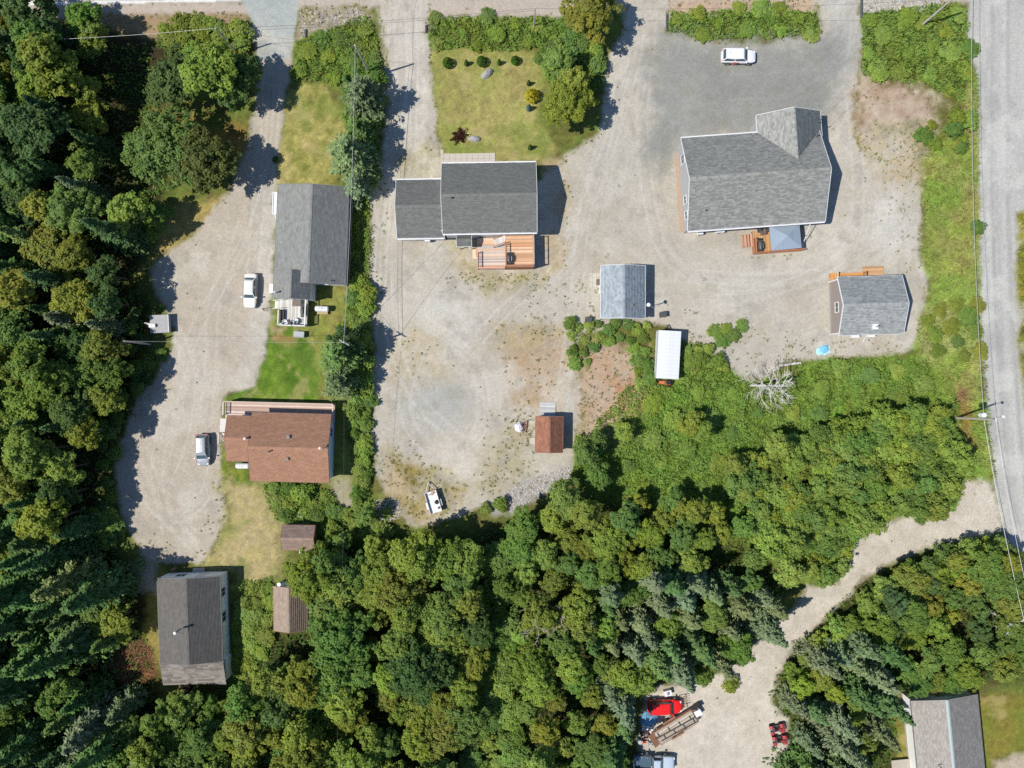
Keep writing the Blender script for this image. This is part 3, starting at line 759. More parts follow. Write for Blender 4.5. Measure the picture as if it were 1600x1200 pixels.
# ------------------------------------------------------------------ the house on the parking lot (grey roof with a cross gable)
cA, aA = (30.8, 26.1), D(4.1)
hA = thing("house", "grey-shingled house with a cross gable facing the parking lot", "house", cA, aA)
volume(hA, 0, 0, 0, 17.6, 11.9, 3.6, 6.3, W_GREY, SH_GREY, TRIM, over=0.45, rake=0.35, ex=0.15, seed=3, gutter=True,
       windows=[("window", 'W', 3.6, 1.6, 1.0, 1.5), ("window", 'W', -1.6, 1.5, 0.9, 1.2), ("window", 'W', -3.6, 1.5, 0.9, 1.2), ("window", 'S', -5, 1.2, 1.4, 1.1), ("window", 'S', -2, 1.2, 1.0, 1.1), ("window", 'S', 5, 1.2, 1.4, 1.1), ("window", 'E', 1, 1.4, 1.1, 1.2), ("window", 'N', -5.5, 1.3, 1.4, 1.1), ("door", 'N', -2.2, 0.3, 1.0, 2.05)])
xg = local(1243, 177, cA, aA, 5.8)[0]
volume(hA, xg, 3.65, D(90), 9.0, 8.2, 3.62, 5.55, W_GREY, SH_GREY, TRIM, over=0.4, rake=0.35, ex=0.15, seed=4, cap=True,
       windows=[("door", 'E', 0, 0.2, 3.2, 2.2)])
mb = MB().mat(WOOD_NEW); mb.box(-8.80, -8.46, -5.3, 5.2, 0.0, 0.12); lb = mb.build("timber_edging", hA); lb.color = (*A(200, 164, 136), 1)
vent_pipe(hA, *local(1102, 330, cA, aA, 4.4), 4.3, 0.45, 0.07, DKGREY, "roof_vent", DKGREY)
vent_pipe(hA, *local(1277, 192, cA, aA, 4.0), 3.7, 1.3, 0.05, METAL, "service_mast", DKGREY)
vent_pipe(hA, *local(1276, 213, cA, aA, 4.2), 4.2, 0.5, 0.06, DKGREY, "roof_vent", DKGREY)

# ------------------------------------------------------------------ the middle house (dark grey roof, wing to the west, decks)
cB, aB = (-2.87, 23.5), D(0.9)
hB = thing("house", "dark-roofed white house with a lower wing, beside the cedar deck", "house", cB, aB)
volume(hB, 0, 0, 0, 11.9, 8.85, 4.6, 6.2, W_WHITE, SH_DARK, TRIM, over=0.35, rake=0.2, ex=0.15, seed=5, gutter=True,
       windows=[("window", 'S', 2.2, 2.9, 1.4, 1.1), ("door", 'S', 4.4, 2.2, 1.6, 2.05, GLASS), ("window", 'S', -3.6, 1.2, 1.2, 1.0), ("window", 'E', 0, 2.9, 1.2, 1.2), ("window", 'N', 0, 2.6, 1.8, 1.3), ("window", 'N', -3.6, 2.6, 1.2, 1.2), ("door", 'S', -2.0, 0.4, 0.95, 2.05)])
wxy = ((-138.5 * S) - cB[0], (265.5 * S) - cB[1])
volume(hB, wxy[0], wxy[1], 0, 6.0, 7.45, 3.4, 4.75, W_WHITE, SH_DARK, TRIM, over=0.35, rake=0.1, ex=0.15, seed=6, gutter=True,
       windows=[("window", 'S', -1.6, 1.3, 1.1, 1.0), ("window", 'S', 1.2, 1.3, 1.1, 1.0), ("window", 'W', 0, 1.4, 1.1, 1.1), ("door", 'N', 0, 0.2, 2.6, 2.2)])
vent_pipe(hB, *local(706, 310, cB, aB, 6.0), 6.0, 0.35, 0.07, DKGREY, "roof_vent", DKGREY)
vent_pipe(hB, *local(691, 362, cB, aB, 4.0), 3.4, 1.2, 0.06, WHITE, "flue", WHITE)
mb = MB().mat(WHITE); lx, ly = local(669, 376, cB, aB); mb.box(lx - 0.35, lx + 0.35, ly - 0.3, ly + 0.3, 0.3, 1.0); mb.build("heat_pump", hB)
# little gabled porch roof over the side door
px_, py_ = local(725, 375.5, cB, aB, 2.9)
volume(hB, px_, py_, 0, 1.9, 1.5, 2.7, 3.1, W_WHITE, SH_DARK, TRIM, over=0.1, rake=0.08, ex=0.15, seed=7, zbase=2.45)
mb = MB().mat(TRIM)
for sx_ in (-0.8, 0.8): mb.box(px_ + sx_ - 0.05, px_ + sx_ + 0.05, py_ - 0.65, py_ - 0.55, 0.0, 2.5)
mb.build("porch_post", hB)

# ------------------------------------------------------------------ the house by the drive (grey roof, small porch gable south)
cC, aC = ((-358 - 249.8) / 2 * S, (301.7 + 152) / 2 * S), D(-2.2)
hC = thing("house", "long grey-roofed bungalow between the drive and the fir row", "house", cC, aC)
volume(hC, 0, 0, D(90), 12.6, 9.15, 2.8, 3.5, W_WHITE, SH_MID, TRIM_GREY, over=0.4, rake=0.15, ex=0.15, seed=8,
       windows=[("window", 'N', 4, 1.2, 1.3, 1.0), ("window", 'N', -2.5, 1.2, 1.3, 1.0), ("window", 'W', -1.5, 1.2, 1.0, 1.0), ("window", 'S', 2, 1.2, 1.2, 1.0), ("window", 'S', -3, 1.2, 1.2, 1.0), ("window", 'E', 0, 1.2, 1.2, 1.0)])
ex_, ey_ = local(456.5, 449, cC, aC, 3.0)
volume(hC, ex_, ey_ + 0.35, D(90), 3.6, 4.95, 2.85, 3.75, W_CYAN, SH_MID, TRIM_GREY, over=0.2, rake=0.1, ex=0.15, seed=9, windows=[("door", 'W', 0.6, 0.4, 0.95, 2.0)])
vent_pipe(hC, *local(433, 457.5, cC, aC, 3.0), 3.0, 0.9, 0.09, WHITE, "flue", WHITE)
vent_pipe(hC, *local(519, 439, cC, aC, 3.0), 2.9, 0.5, 0.05, DKGREY, "roof_vent", DKGREY)
# white bay window box and its rails, west side
mb = MB().mat(TRIM); bx0, by0 = local(430, 317, cC, aC, 2.3)
mb.box(bx0 - 0.25, bx0 + 0.6, by0 - 1.4, by0 + 1.4, 2.0, 2.1)
for yy in (-1.45, 1.35): mb.box(bx0 - 0.42, bx0 + 0.7, by0 + yy, by0 + yy + 0.1, 2.1, 2.2)
mb.box(bx0 - 0.42, bx0 - 0.3, by0 - 1.35, by0 + 1.35, 2.1, 2.2)
mb.beam((bx0 - 0.1, by0 - 1.4, 2.0), (bx0 + 0.25, by0 - 2.4, 2.0), 0.1, 0.08)
mb.build("awning_frame", hC)
mb = MB().mat(WHITE); wx_, wy_ = local(425.5, 451, cC, aC, 0.5); mb.box(wx_ - 0.25, wx_ + 0.35, wy_ - 0.5, wy_ + 0.5, 0.0, 0.75); mb.box(wx_ - 0.3, wx_ + 0.4, wy_ - 0.6, wy_ + 0.6, 0.75, 0.8); mb.build("heat_pump", hC)

# ------------------------------------------------------------------ the brown-roofed house
cD, aD = ((-392.7 - 274.5) / 2 * S, -95.8 * S), D(-1.6)
hD = thing("house", "brown-shingled house with a long weathered deck and blue gable wall", "house", cD, aD)
volume(hD, 0, 0, 0, 10.1, 8.75, 3.3, 4.55, W_BLUE, SH_BROWN, TRIM_BROWN, over=0.35, rake=0.3, ex=0.15, seed=10,
       windows=[("window", 'N', -1, 1.3, 1.3, 1.0), ("window", 'N', 3, 1.3, 1.1, 1.0), ("window", 'S', 0, 1.3, 1.3, 1.0), ("window", 'E', 2, 1.3, 1.0, 1.0), ("door", 'N', 1.2, 1.0, 0.9, 2.0)])
wx_, wy_ = (-411 * S - cD[0], -84.9 * S - cD[1])
volume(hD, wx_ + 0.3, wy_ + 0.05, 0, 3.9, 5.8, 3.3, 4.1, W_BLUE, SH_BROWN, TRIM_BROWN, over=0.3, rake=0.2, ex=0.15, seed=11, windows=[("window", 'W', 0.5, 1.3, 1.2, 1.0)])
box_vent(hD, *local(450.5, 683, cD, aD, 4.3), 4.25); box_vent(hD, *local(448.5, 717, cD, aD, 4.3), 4.25)
vent_pipe(hD, *local(422, 705, cD, aD, 4.4), 4.4, 0.4, 0.07, DKGREY, "roof_vent", DKGREY)
vent_pipe(hD, *local(386, 684.5, cD, aD, 4.0), 4.0, 0.75, 0.11, METAL, "flue", WHITE)
mb = MB().mat(DKGREY); ax_, ay_ = local(508, 699.5, cD, aD, 4.6)
mb.tube((ax_, ay_, 4.4), (ax_, ay_, 5.6), 0.03, 6); mb.tube((ax_ - 0.5, ay_, 5.5), (ax_ + 0.7, ay_ + 0.05, 5.6), 0.025, 6); mb.tube((ax_, ay_ - 0.4, 5.4), (ax_, ay_ + 0.4, 5.4), 0.02, 6); mb.mat(WHITE); mb.lathe([(0.02, 0), (0.16, 0.05), (0.02, 0.12)], 10, (ax_ - 0.45, ay_, 5.45)); mb.build("aerial", hD)

# ------------------------------------------------------------------ the house at the edge of the woods (bottom left)
cE, aE = ((-536 - 440) / 2 * S, (-293 - 422) / 2 * S), D(1.9)
hE = thing("house", "charcoal-roofed pale blue house with a lean-to, backed against the spruce wood", "house", cE, aE)
volume(hE, 0, 0, D(90), 11.0, 8.1, 2.85, 3.6, W_CYAN, SH_TAUPE, TRIM_GREY, over=0.10, rake=0.04, ex=0.16, seed=12,
       windows=[("window", 'E', 1.5, 1.2, 1.2, 1.0), ("door", 'E', -1.2, 0.4, 0.9, 2.0), ("window", 'S', 0, 1.3, 1.2, 1.0), ("window", 'S', 3.2, 1.3, 1.0, 1.0)])
# lean-to across the south end
lx0, lx1, ly1, ly0 = -3.95, 4.2, -5.45, -8.3
mb = MB().mat(SH_TAUPE2); mb.add([(lx0, ly0, 2.35), (lx1, ly0 - 0.35, 2.35), (lx1, ly1, 2.95), (0.0, ly1, 3.0), (lx0, ly1, 2.95), (lx0, ly0, 2.27), (lx1, ly0 - 0.35, 2.27), (lx1, ly1, 2.87), (0, ly1, 2.92), (lx0, ly1, 2.87)],
    [(0, 1, 2, 3, 4), (9, 8, 7, 6, 5), (0, 5, 6, 1), (1, 6, 7, 2), (2, 7, 8, 3), (3, 8, 9, 4), (4, 9, 5, 0)])
lr = mb.build("lean_to_roof", hE)
lr.data.attributes.new("tint", 'FLOAT', 'POINT').data.foreach_set("value", [0.5] * len(lr.data.vertices))
v, q, tt = [], [], []; rnd = random.Random(5)
for r_ in range(13):
    y0 = ly0 - 0.17 + r_ * 0.22; xx = lx0
    while xx < lx1 - 0.05:
        w_ = min(rnd.uniform(0.4, 1.2), lx1 - xx); z = 2.38 + (y0 - ly0 + 0.17) * 0.22 + (0.10 * (1 - abs(xx) / 4.2)) * r_ / 13; n = len(v)
        v += [(xx, y0, z + 0.03), (xx + w_ - 0.01, y0, z + 0.03), (xx + w_ - 0.01, y0 + 0.23, z + 0.058), (xx, y0 + 0.23, z + 0.058), (xx, y0, z), (xx + w_ - 0.01, y0, z)]
        q += [(n, n + 1, n + 2, n + 3), (n + 4, n + 5, n + 1, n)]; tt += [rnd.random()] * 6; xx += w_
s = link("shingles", np_mesh("shingle_tabs", np.array(v), np.array(q), SH_TAUPE2, tint=tt), lr); s["kind"] = "stuff"
mb = MB().mat(W_CYAN); mb.box(lx0 + 0.15, lx1 + 0.02, ly0 + 0.2, ly1 + 0.04, 0, 2.3); mb.build("lean_to_wall", hE)
mb = MB().mat(METAL); fx_, fy_ = local(279, 985, cE, aE, 4.4); mb.tube((fx_, fy_, 3.9), (fx_, fy_, 5.3), 0.12, 10); mb.mat(WHITE); mb.lathe([(0.1, 0), (0.2, 0.03), (0.2, 0.1), (0.05, 0.16)], 10, (fx_, fy_, 5.35)); mb.mat(METAL); mb.beam((fx_, fy_, 5.0), (fx_ + 0.8, fy_ + 0.3, 4.2), 0.04, 0.04); mb.beam((fx_, fy_, 5.0), (fx_ + 0.5, fy_ - 0.5, 4.15), 0.04, 0.04); mb.build("flue", hE)
mb = MB().mat(CONC); mb.box(-0.6, 0.9, 5.2, 6.0, 0, 0.35); mb.mat(METAL); mb.build("step", hE)

# ------------------------------------------------------------------ the small cabin (light grey roof) by the verge
cF, aF = (46.3, -0.05), D(1.5)
cF = ((495.7 + 592.8) / 2 * S, 119.4 * S)
hF = thing("cabin", "small light-grey-roofed cabin with a taupe gable wall, beside the grass verge", "cabin", cF, aF)
volume(hF, 0, 0, 0, 8.3, 7.5, 2.7, 4.15, W_TAUPE, SH_LIGHT, TRIM, over=0.3, rake=0.06, ex=0.2, seed=13,
       windows=[("window", 'W', -0.1, 1.75, 1.2, 0.8), ("window", 'S', -1.2, 1.0, 1.0, 0.9), ("door", 'N', -1.0, 0.3, 0.95, 2.0), ("window", 'E', 0.6, 1.3, 1.0, 0.9)])
mb = MB().mat(TRIM)
for yy in (-3.47, 3.47): mb.box(-4.17, -4.05, yy - 0.08, yy + 0.08, 0.0, 2.78)
mb.build("corner_board", hF)
vx_, vy_ = local(1367.5, 510.5, cF, aF, 3.2)
mb = MB().mat(WHITE); mb.box(vx_ - 0.35, vx_ + 0.35, vy_ - 0.35, vy_ + 0.35, 2.8, 3.33); mb.mat(METAL); mb.tube((vx_ + 0.05, vy_, 3.3), (vx_ + 0.05, vy_, 4.0), 0.1, 10); mb.build("flue", hF)
for px_, py_, w_ in ((1336, 526.5, 1.05), (1361, 525.5, 1.0)):
    bx_, by_ = local(px_, py_, cF, aF, 0.8); mb = MB().mat(WHITE); mb.box(bx_ - w_ / 2, bx_ + w_ / 2, by_ - 0.1, by_ + 0.3, 0.55, 0.95); mb.build("window_awning", hF)
mb = MB().mat(TRIM); bx_, by_ = local(1352, 527, cF, aF, 1); mb.beam((bx_ + 0.25, by_ + 0.3, 1.3), (bx_ - 0.3, by_ - 0.5, 0.9), 0.09, 0.07); mb.build("downspout", hF)

# ------------------------------------------------------------------ the house in the bottom right corner
cG, aG = (0, 0), D(5.6)
nx, ny = (654 * S, -475 * S); Lg = 14.0
cG = (nx + math.sin(aG) * Lg / 2, ny - math.cos(aG) * Lg / 2)
hG = thing("house", "warm-grey-roofed house with a bright white wall beside the corner lawn", "house", cG, aG)
volume(hG, 0, 0, D(90), Lg, 8.6, 2.95, 3.6, W_WHITE, SH_WARM, TRIM_GREY, over=0.35, rake=0.2, ex=0.15, seed=14,
       windows=[("window", 'N', 5.6, 2.0, 0.6, 0.5), ("window", 'N', 2.2, 2.0, 0.6, 0.5), ("window", 'E', 0, 1.2, 1.2, 1.0)])
mb = MB().mat(pm("ridge_strip", A(176, 190, 190), rough=0.6, var=0.15)); mb.T = rotm(0, 0, 0, D(90))
mb.add([(-Lg / 2, -0.22, 3.605), (Lg / 2, -0.22, 3.605), (Lg / 2, 0, 3.68), (-Lg / 2, 0, 3.68), (Lg / 2, 0.22, 3.605), (-Lg / 2, 0.22, 3.605)], [(0, 1, 2, 3), (3, 2, 4, 5)])
mb.build("ridge_vent", hG)
vent_pipe(hG, *local(1467, 1196, cG, aG, 3.5), 3.3, 0.6, 0.05, DKGREY, "roof_vent", DKGREY)
mb = MB().mat(WOOD_NEW); bx_, by_ = local(1414, 1192, cG, aG, 0.6); mb.box(bx_ - 1.7, bx_ + 0.8, by_ - 1.6, by_ + 0.4, 0.4, 0.5); o_ = mb.build("porch_deck", hG); o_.color = (*A(196, 186, 176), 1)
mb = MB().mat(TRIM)
for k in range(9): mb.box(bx_ - 1.65 + k * 0.27, bx_ - 1.6 + k * 0.27, by_ - 1.58, by_ - 1.53, 0.5, 1.4)
mb.box(bx_ - 1.7, bx_ + 0.8, by_ - 1.6, by_ - 1.5, 1.4, 1.46); mb.build("porch_railing", hG)

# ------------------------------------------------------------------ sheds
c1, a1 = ((135.4 + 202.6) / 2 * S, (185 * .974 + 103 * .974) / 2 * S), D(-0.3)
s1 = thing("shed", "pale blue-grey roofed shed with a concrete pad and roof aerial, in mid-yard", "shed", c1, a1)
volume(s1, 0, 0, D(90), 6.8, 5.75, 2.45, 3.2, W_WHITE, SH_BLUE, TRIM, over=0.15, rake=0.1, ex=0.2, seed=15, windows=[("door", 'N', 0.6, 0.1, 1.0, 2.0), ("window", 'S', 0, 1.2, 0.9, 0.8)])
box_vent(s1, *local(987, 477, c1, a1, 3.0), 3.0, 0.22)
mb = MB().mat(METAL); ax_, ay_ = local(1008, 479, c1, a1, 2.5); mb.tube((ax_ + 0.12, ay_, 0.0), (ax_ + 0.12, ay_, 4.6), 0.035, 6)
mb.tube((ax_ - 0.6, ay_ - 0.35, 4.0), (ax_ + 0.12, ay_, 4.5), 0.03, 6); mb.tube((ax_ + 0.9, ay_ - 0.45, 4.1), (ax_ + 0.12, ay_, 4.5), 0.03, 6); mb.mat(WHITE); mb.lathe([(0.03, 0), (0.26, 0.06), (0.22, 0.12), (0.02, 0.16)], 12, (ax_ + 0.05, ay_, 4.55)); mb.build("aerial", s1)
mb = MB().mat(TRIM); mb.tube((-2.8, -3.4, 0), (-2.8, -3.4, 2.4), 0.05, 6); mb.build("downspout", s1)
for k in range(4):
    px0, py0 = P(921.5, 448); w_ = 1.5
for k, (x0, x1) in enumerate(((920.5, 926), (926, 932), (932, 938))):
    for j, (y0, y1) in enumerate(((427, 434), (434, 441.5), (441.5, 449))):
        if k == 0 and j == 0: pad = thing("concrete_pad", "pale concrete slab pad with a doormat against the blue-grey shed", "pad", (*P(929, 438), 0))
        X0, Y0 = P(x0, y1); X1, Y1 = P(x1, y0); cx, cy = P(929, 438)
        m_ = MB().mat(CONC); m_.box(X0 - cx + 0.01, X1 - cx - 0.01, Y0 - cy + 0.01, Y1 - cy - 0.01, -0.02, 0.09 + 0.006 * ((k + j) % 2)); m_.build("slab", pad)
mat_ = thing("doormat", "small brown doormat lying on the concrete pad", "doormat", (*P(934.5, 441), 0.1)); m_ = MB().mat(pm("mat_brown", (0.12, 0.09, 0.08), var=0.3)); m_.box(-0.22, 0.22, -0.38, 0.38, 0, 0.03); m_.build("pile", mat_); m_ = MB().mat(BLACK); m_.box(-0.25, 0.25, -0.41, 0.41, -0.004, 0.012); m_.build("rim", mat_)

c2, a2 = ((36 + 77.7) / 2 * S, (-49.8 - 104.5) / 2 * S), D(-0.5)
s2 = thing("shed", "small rust-red roofed shed with a grey plank ramp", "shed", c2, a2)
volume(s2, 0, 0, D(90), 4.65, 3.55, 2.1, 2.52, W_BROWN, SH_RUST, TRIM_BROWN, over=0.15, rake=0.12, ex=0.15, seed=16, windows=[("door", 'E', 0, 0.15, 1.5, 1.8)])
c3, a3 = ((441 + 490) / 2, 0), D(-0.6)
c3 = P(465.5, 841, 2.4)
s3 = thing("shed", "low brown-roofed garden shed at the edge of the tan lawn", "shed", c3, a3)
volume(s3, 0, 0, 0, 4.2, 3.2, 2.1, 2.85, W_BROWN, SH_UMBER, TRIM_BROWN, over=0.15, rake=0.1, ex=0.15, seed=17, windows=[("door", 'S', 0.4, 0.1, 1.2, 1.8)])
mb = MB().mat(TRIM); mb.box(0.05, 2.1, -2.0, -1.92, 1.9, 2.06); mb.box(0.05, 2.1, -1.7, -1.62, 1.9, 2.02); mb.beam((0.1, -1.6, 1.95), (0.1, -1.96, 1.95), 0.07, 0.07); mb.beam((2.05, -1.6, 1.95), (2.05, -1.96, 1.95), 0.07, 0.07); mb.build("awning_rail", s3)
c4, a4 = ((-363 - 311.7) / 2 * S, (-308 - 375) / 2 * S), D(0.8)
s4 = thing("shed", "brown ribbed-roof shed with a stovepipe, half sunk in the alders", "shed", c4, a4)
volume(s4, 0, 0, D(90), 5.75, 4.4, 2.4, 3.25, W_BLUE, SH_TAN, TRIM_BROWN, over=0.2, rake=0.05, ex=0.22, seed=18, windows=[("door", 'E', 0.2, 0.1, 1.0, 1.9)])
mb = MB().mat(METAL); fx_, fy_ = local(438, 913.5, c4, a4, 2.6); mb.tube((fx_, fy_ + 0.15, 0.6), (fx_, fy_ + 0.15, 3.0), 0.12, 10); mb.mat(WHITE); mb.lathe([(0.12, 0), (0.25, 0.02), (0.25, 0.12), (0.1, 0.14)], 12, (fx_, fy_ + 0.15, 3.0)); mb.build("stovepipe", s4)

# ------------------------------------------------------------------ decks
_bm = {}
def board_mesh(L, w, t):
    k = (round(L, 2), round(w, 3))
    if k not in _bm:
        m_ = MB().mat(WOOD_NEW); m_.box(-L / 2, L / 2, -w / 2, w / 2, 0, t); _bm[k] = m_.mesh("board")
    return _bm[k]
def boards(parent, x0, x1, y0, y1, z, w, axis, cols, seed, name="board"):
    """decking boards laid along axis 'x' or 'y', each its own piece"""
    r = random.Random(seed)
    span = (y1 - y0) if axis == 'x' else (x1 - x0); L = (x1 - x0) if axis == 'x' else (y1 - y0)
    n = max(1, round(span / w)); w = span / n
    me = board_mesh(L, w - 0.012, 0.035)
    for i in range(n):
        o = link(name, me, parent)
        c = (y0 if axis == 'x' else x0) + (i + 0.5) * w
        o.location = ((x0 + x1) / 2, c, z + r.uniform(-.004, .004)) if axis == 'x' else (c, (y0 + y1) / 2, z + r.uniform(-.004, .004))
        o.rotation_euler = (0, 0, 0 if axis == 'x' else math.pi / 2)
        c_ = cols[min(len(cols) - 1, int(i / n * len(cols)))] if r.random() < 0.7 else r.choice(cols)
        k = r.uniform(0.88, 1.1); o.color = (c_[0] * k, c_[1] * k, c_[2] * k, 1)
def deck_frame(parent, x0, x1, y0, y1, z, col, skirt=0.25, posts=True):
    m_ = MB().mat(WOOD_NEW)
    m_.box(x0 + 0.01, x1 - 0.01, y0 + 0.01, y0 + 0.06, z - skirt, z - 0.003); m_.box(x0 + 0.01, x1 - 0.01, y1 - 0.06, y1 - 0.01, z - skirt, z - 0.003)
    m_.box(x0 + 0.01, x0 + 0.06, y0 + 0.06, y1 - 0.06, z - skirt, z - 0.003); m_.box(x1 - 0.06, x1 - 0.01, y0 + 0.06, y1 - 0.06, z - skirt, z - 0.003)
    o = m_.build("frame", parent); o.color = (*col, 1)
    if posts:
        for xx in (x0 + 0.15, x1 - 0.15):
            for yy in (y0 + 0.15, y1 - 0.15):
                if z - skirt > 0.05:
                    m_ = MB().mat(WOOD_NEW); m_.box(xx - .05, xx + .05, yy - .05, yy + .05, -0.02, z - skirt); p_ = m_.build("post", parent); p_.color = (*col, 1)
def railing(parent, p, q, z, col, h=0.95, solid=False, name="railing", gap=0.14):
    m_ = MB().mat(WOOD_NEW); p, q = Vector((*p, 0)), Vector((*q, 0)); d = q - p; n = max(1, round(d.length / gap)); u = d.normalized(); s_ = Vector((-u.y, u.x, 0))
    m_.beam(p + Vector((0, 0, z + h)), q + Vector((0, 0, z + h)), 0.14, 0.04)
    m_.beam(p + Vector((0, 0, z + 0.12)), q + Vector((0, 0, z + 0.12)), 0.05, 0.07)
    for k in range(2):
        e_ = (p, q)[k] + u * (0.05 if k == 0 else -0.05); m_.box(e_.x - .045, e_.x + .045, e_.y - .045, e_.y + .045, z, z + h - 0.021)
    for i in range(1, n):
        c = p + d * (i / n); m_.box(c.x - .018, c.x + .018, c.y - .018, c.y + .018, z + 0.15, z + h - 0.021)
    o = m_.build(name, parent); o.color = (*col, 1); return o

CED = [A(224, 184, 150), A(218, 172, 136), A(232, 198, 168), A(210, 154, 112), A(222, 176, 138)]
FADE = [A(208, 200, 196), A(196, 190, 188), A(214, 178, 148), A(200, 196, 196)]
# cedar deck, two levels, south of the middle house
dkx, dky = P(790, 395)
d1 = thing("deck", "two-level cedar deck with a barbecue, south of the dark-roofed white house", "deck", (dkx, dky, 0), D(0.9))
def dl(px, py, h): return local(px, py, (dkx, dky), D(0.9), h)
zl, zu = 0.9, 2.1
x0, y0 = dl(746, 421, zl); x1, y1 = dl(789, 371, zl)
LVL0 = (x0, x1, y0, y1)
boards(d1, x0, x1, y0, y1, zl, 0.17, 'x', [A(222, 170, 130), FADE[0], FADE[1], A(218, 194, 176), FADE[3], A(222, 182, 152), FADE[0], A(222, 184, 154), A(226, 198, 176)], 1)
deck_frame(d1, x0, x1, y0, y1, zl, A(170, 112, 84), 0.5)
ux0, uy0 = dl(789, 417.3, zu); ux1, uy1 = dl(833.3, 367.5, zu); ux0 = x1 + 0.02
boards(d1, ux0, ux1, uy0, uy1, zu, 0.15, 'x', CED, 2)
deck_frame(d1, ux0, ux1, uy0, uy1, zu, A(176, 112, 84), 0.3)
# board skirt of the upper level
m_ = MB().mat(WOOD_NEW)
n_ = int((ux1 - ux0) / 0.16)
for k in range(n_):
    xx = ux0 + k * (ux1 - ux0) / n_; m_.box(xx + 0.006, xx + (ux1 - ux0) / n_ - 0.006, uy0 - 0.03, uy0 - 0.002, 0.08, zu - 0.02)
o_ = m_.build("skirting", d1); o_.color = (*A(178, 116, 88), 1)
m_ = MB().mat(WOOD_NEW)
for k in range(int((uy1 - uy0) / 0.16)):
    yy = uy0 + 0.08 + k * 0.16; m_.box(ux1 + 0.002, ux1 + 0.03, yy - 0.074, yy + 0.074, 0.08, zu - 0.02)
o_ = m_.build("skirting", d1); o_.color = (*A(178, 116, 88), 1)
m_ = MB().mat(TRIM); m_.box(ux1 - 0.01, ux1 + 0.09, uy0, uy1, zu + 0.04, zu + 0.09); m_.build("edge_trim", d1)
railing(d1, (ux0, uy0 + 0.05), (ux1, uy0 + 0.05), zu + 0.03, A(196, 140, 110), 0.95)
railing(d1, (ux1 - 0.05, uy0 + 0.05), (ux1 - 0.05, uy1 - 0.2), zu + 0.03, A(210, 170, 140), 0.95, gap=0.9)
railing(d1, (x0 + 0.05, y0 + 0.05), (x1 - 0.05, y0 + 0.05), zl + 0.03, A(216, 168, 146), 0.95)
railing(d1, (x0 + 0.07, y0 + 0.05), (x0 + 0.07, y0 + 2.2), zl + 0.03, A(206, 160, 134), 0.95)
railing(d1, (ux0 + 0.06, uy0 + 0.1), (ux0 + 0.06, uy0 + 2.9), zu + 0.03, A(204, 146, 112), 0.95, gap=0.3)
# stair from lower to upper level
sx_, sy_ = dl(783, 378.5, 1.5)
for k in range(6):
    o_ = link("step", board_mesh(0.95, 0.26, 0.035), d1); o_.location = (sx_ - 0.75 + k * 0.25, sy_ + 0.06 * k, zl + 0.1 + k * 0.19); o_.rotation_euler = (0, 0, math.pi / 2 + D(14)); o_.color = (*A(214, 208, 206), 1)
for yy in (-0.55, 0.55):
    m_ = MB().mat(WOOD_NEW); m_.beam((sx_ - 1.0, sy_ - 0.08 + yy, zl + 0.95), (sx_ + 0.65, sy_ + 0.32 + yy, zu + 0.95), 0.1, 0.05)
    m_.tube((sx_ - 0.95, sy_ - 0.06 + yy, zl + 0.03), (sx_ - 0.95, sy_ - 0.06 + yy, zl + 0.95), 0.04, 6); m_.tube((sx_ + 0.6, sy_ + 0.3 + yy, zu), (sx_ + 0.6, sy_ + 0.3 + yy, zu + 0.95), 0.04, 6)
    o_ = m_.build("handrail", d1); o_.color = (*A(170, 116, 88), 1)
# front step, west end
stx, sty = dl(741.5, 397, 0.45); m_ = MB().mat(WOOD_NEW); m_.box(stx - 0.28, stx + 0.35, sty - 0.6, sty + 0.6, 0.4, 0.46); m_.box(stx - 0.2, stx + 0.3, sty - 0.5, sty - 0.4, -0.02, 0.4); m_.box(stx - 0.2, stx + 0.3, sty + 0.4, sty + 0.5, -0.02, 0.4); o_ = m_.build("step", d1); o_.color = (*A(216, 196, 172), 1)
stx, sty = dl(747, 394, 0.7); m_ = MB().mat(WOOD_NEW); m_.box(stx - 0.3, stx + 0.3, sty - 0.6, sty + 0.6, 0.62, 0.68); o_ = m_.build("step", d1); o_.color = (*A(214, 162, 124), 1)

def barbecue(x, y, z, rot, label, L=1.25):
    t_ = thing("barbecue", label, "barbecue", (x, y, z), rot)
    m_ = MB().mat(DKGREY); m_.box(-L * .42, L * .42, -0.26, 0.26, 0.05, 0.72); m_.build("cabinet", t_)
    rings = []
    for k in range(7):
        a_ = math.pi * k / 6; yy = -0.3 * math.cos(a_); zz = 0.76 + 0.34 * math.sin(a_)
        rings.append([(-L * .34, yy, zz), (-L * .30, yy * 0.92, zz + 0.02), (0, yy, zz + 0.03), (L * .30, yy * 0.92, zz + 0.02), (L * .34, yy, zz), (0, yy * 0.8, 0.74)])
    m_ = MB().mat(DKGREY); m_.loft(rings); m_.build("lid", t_, smooth=True)
    for sx in (-1, 1):
        m_ = MB().mat(BLACK); m_.box(sx * L * .55 - 0.16, sx * L * .55 + 0.16, -0.24, 0.24, 0.7, 0.74); m_.build("side_shelf", t_)
    m_ = MB().mat(METAL); m_.tube((-L * .25, -0.34, 0.9), (L * .25, -0.34, 0.9), 0.02, 6); m_.build("handle", t_)
    m_ = MB().mat(BLACK)
    for sx in (-1, 1):
        for sy in (-0.2, 0.2): m_.tube((sx * L * .36, sy, 0.0), (sx * L * .36, sy, 0.06), 0.05, 8)
    m_.build("castor", t_)
    return t_
bx_, by_ = P(795.2, 404.5, 2.8); barbecue(bx_, by_, zu + 0.035, D(90), "black covered barbecue on the two-level cedar deck")

